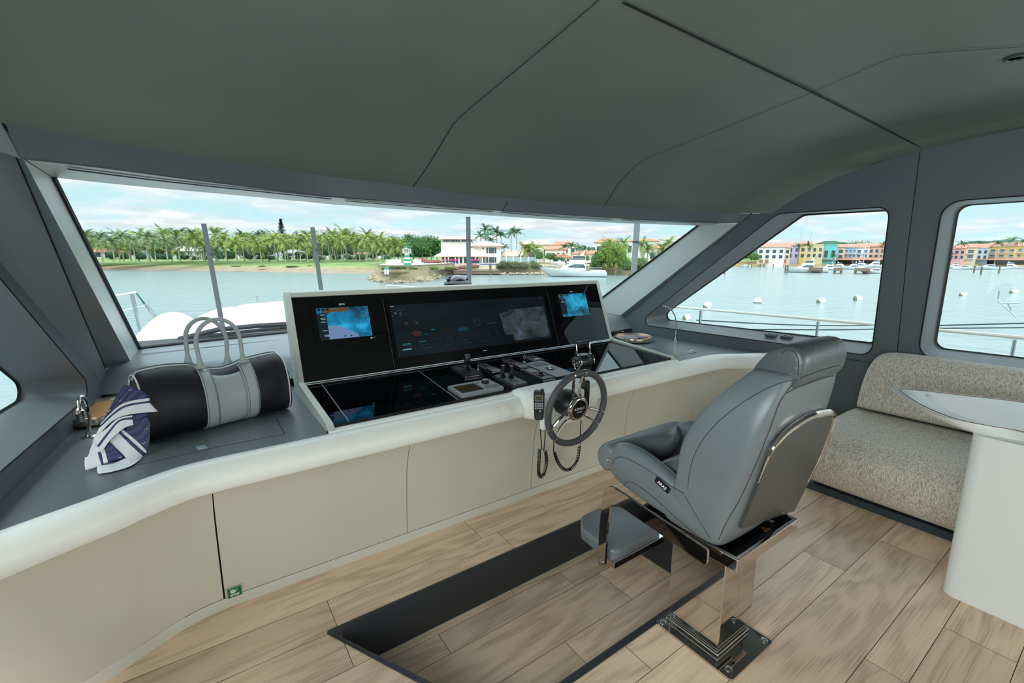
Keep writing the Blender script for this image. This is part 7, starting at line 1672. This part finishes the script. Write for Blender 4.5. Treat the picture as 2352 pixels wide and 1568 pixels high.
m = MB(); m.tube([q(877, 668), q(887, 655), q(985, 660), q(1030, 664)], .012, 6); m.tube([q(895, 656), q(900, 720)], .016, 6); m.tube([q(1030, 664), q(1031, 720)], .012, 6); obj('tubing', m, M_steel, t, world=False)
# carbon awning poles
M_carb = mat('carbon_pole', '53585b', .45)
for i, (uT, vT, uB, vB, D, w_) in enumerate(((478, 514, 500, 740, 6.6, 12.5), (723.5, 522, 739, 690, 7.6, 10.5), (1077, 498, 1076, 670, 7.8, 10.5), (1459.5, 510, 1454.5, 660, 6.2, 14))):
    f = Fac((uT+uB)/2, D); r_ = (f.x(uT+w_/2)-f.x(uT-w_/2))/2; a = (f.x(uT), 0, f.z(vT, uT)-.4); b = (f.x(uB), 0, f.z(vB, uB)-.4); k = (b[2]+.05)/(a[2]-b[2]); b2_ = (b[0]-(a[0]-b[0])*k, 0, -.05)
    t = thing('awning_pole', ['dark grey awning pole standing on the foredeck, leftmost of four', 'dark grey awning pole, second from the left', 'dark grey awning pole rising behind the compass', 'thick grey awning pole nearest the right windscreen pillar'][i], 'pole', (f.o.x, f.o.y, .4), f.r)
    b2_ = (b2_[0], 0, -.75); m = MB(); m.tube([b2_, a], r_, 14); obj('tube', m, M_carb if i < 3 else mat('pole_grey', '82888b', .4), t, world=False, sharp=50)
    m = MB(); c = [a[j]+(b[j]-a[j])*.30 for j in range(3)]; m.tube([(c[0]-.001, 0, c[2]-.012), (c[0]+.001, 0, c[2]+.012)], r_*1.12, 14); m.tube([(c[0]+r_, -r_, c[2]), (c[0]+r_*2, -r_*1.2, c[2]-.05)], .005, 5); obj('cord_tie', m, M_dgplas, t, world=False)
# windscreen wiper
wp = thing('windscreen_wiper', 'black wiper lying along the bottom of the windscreen behind the bag', 'wiper', (.3, 4.2, .92))
q = lambda u, v, D: G(u, v, D)
Dg = 4.45
m = MB(); m.tube([q(322, 800, 4.3), q(400, 783, Dg), q(500, 768, Dg), q(672, 749, Dg)], .010, 6, flat=(1, 1.6)); m.tube([q(410, 779, Dg), q(500, 757, Dg), q(590, 748, Dg), q(700, 742, Dg)], .016, 6, flat=(1, 1.4)); obj('arm', m, M_plas, wp)
m = MB(); m.tube([q(350, 791, Dg), q(450, 776, Dg), q(560, 762, Dg), q(700, 754, Dg)], .007, 6); obj('blade', m, M_black, wp)
m = MB(); m.box(-.6, 4.1, 4.2, 4.5, .80, .86); obj_c = struct('cowl', m, M_black)
# awning/flybridge overhang above the windscreen shades the glass top
m = MB(); m.grid([[Vector((x, y, z)) for x in (-1.0, 1.7, 4.5)] for y, z in ((-5.2, 2.38), (1.0, 2.38), (2.0, 2.30), (2.9, 2.02))]); m.grid([[Vector((x, y, z)) for x in (-1.0, 1.7, 4.5)] for y, z in ((2.9, 2.02), (2.75, 1.90))]); struct('roof', m, M_gel, fix=False)
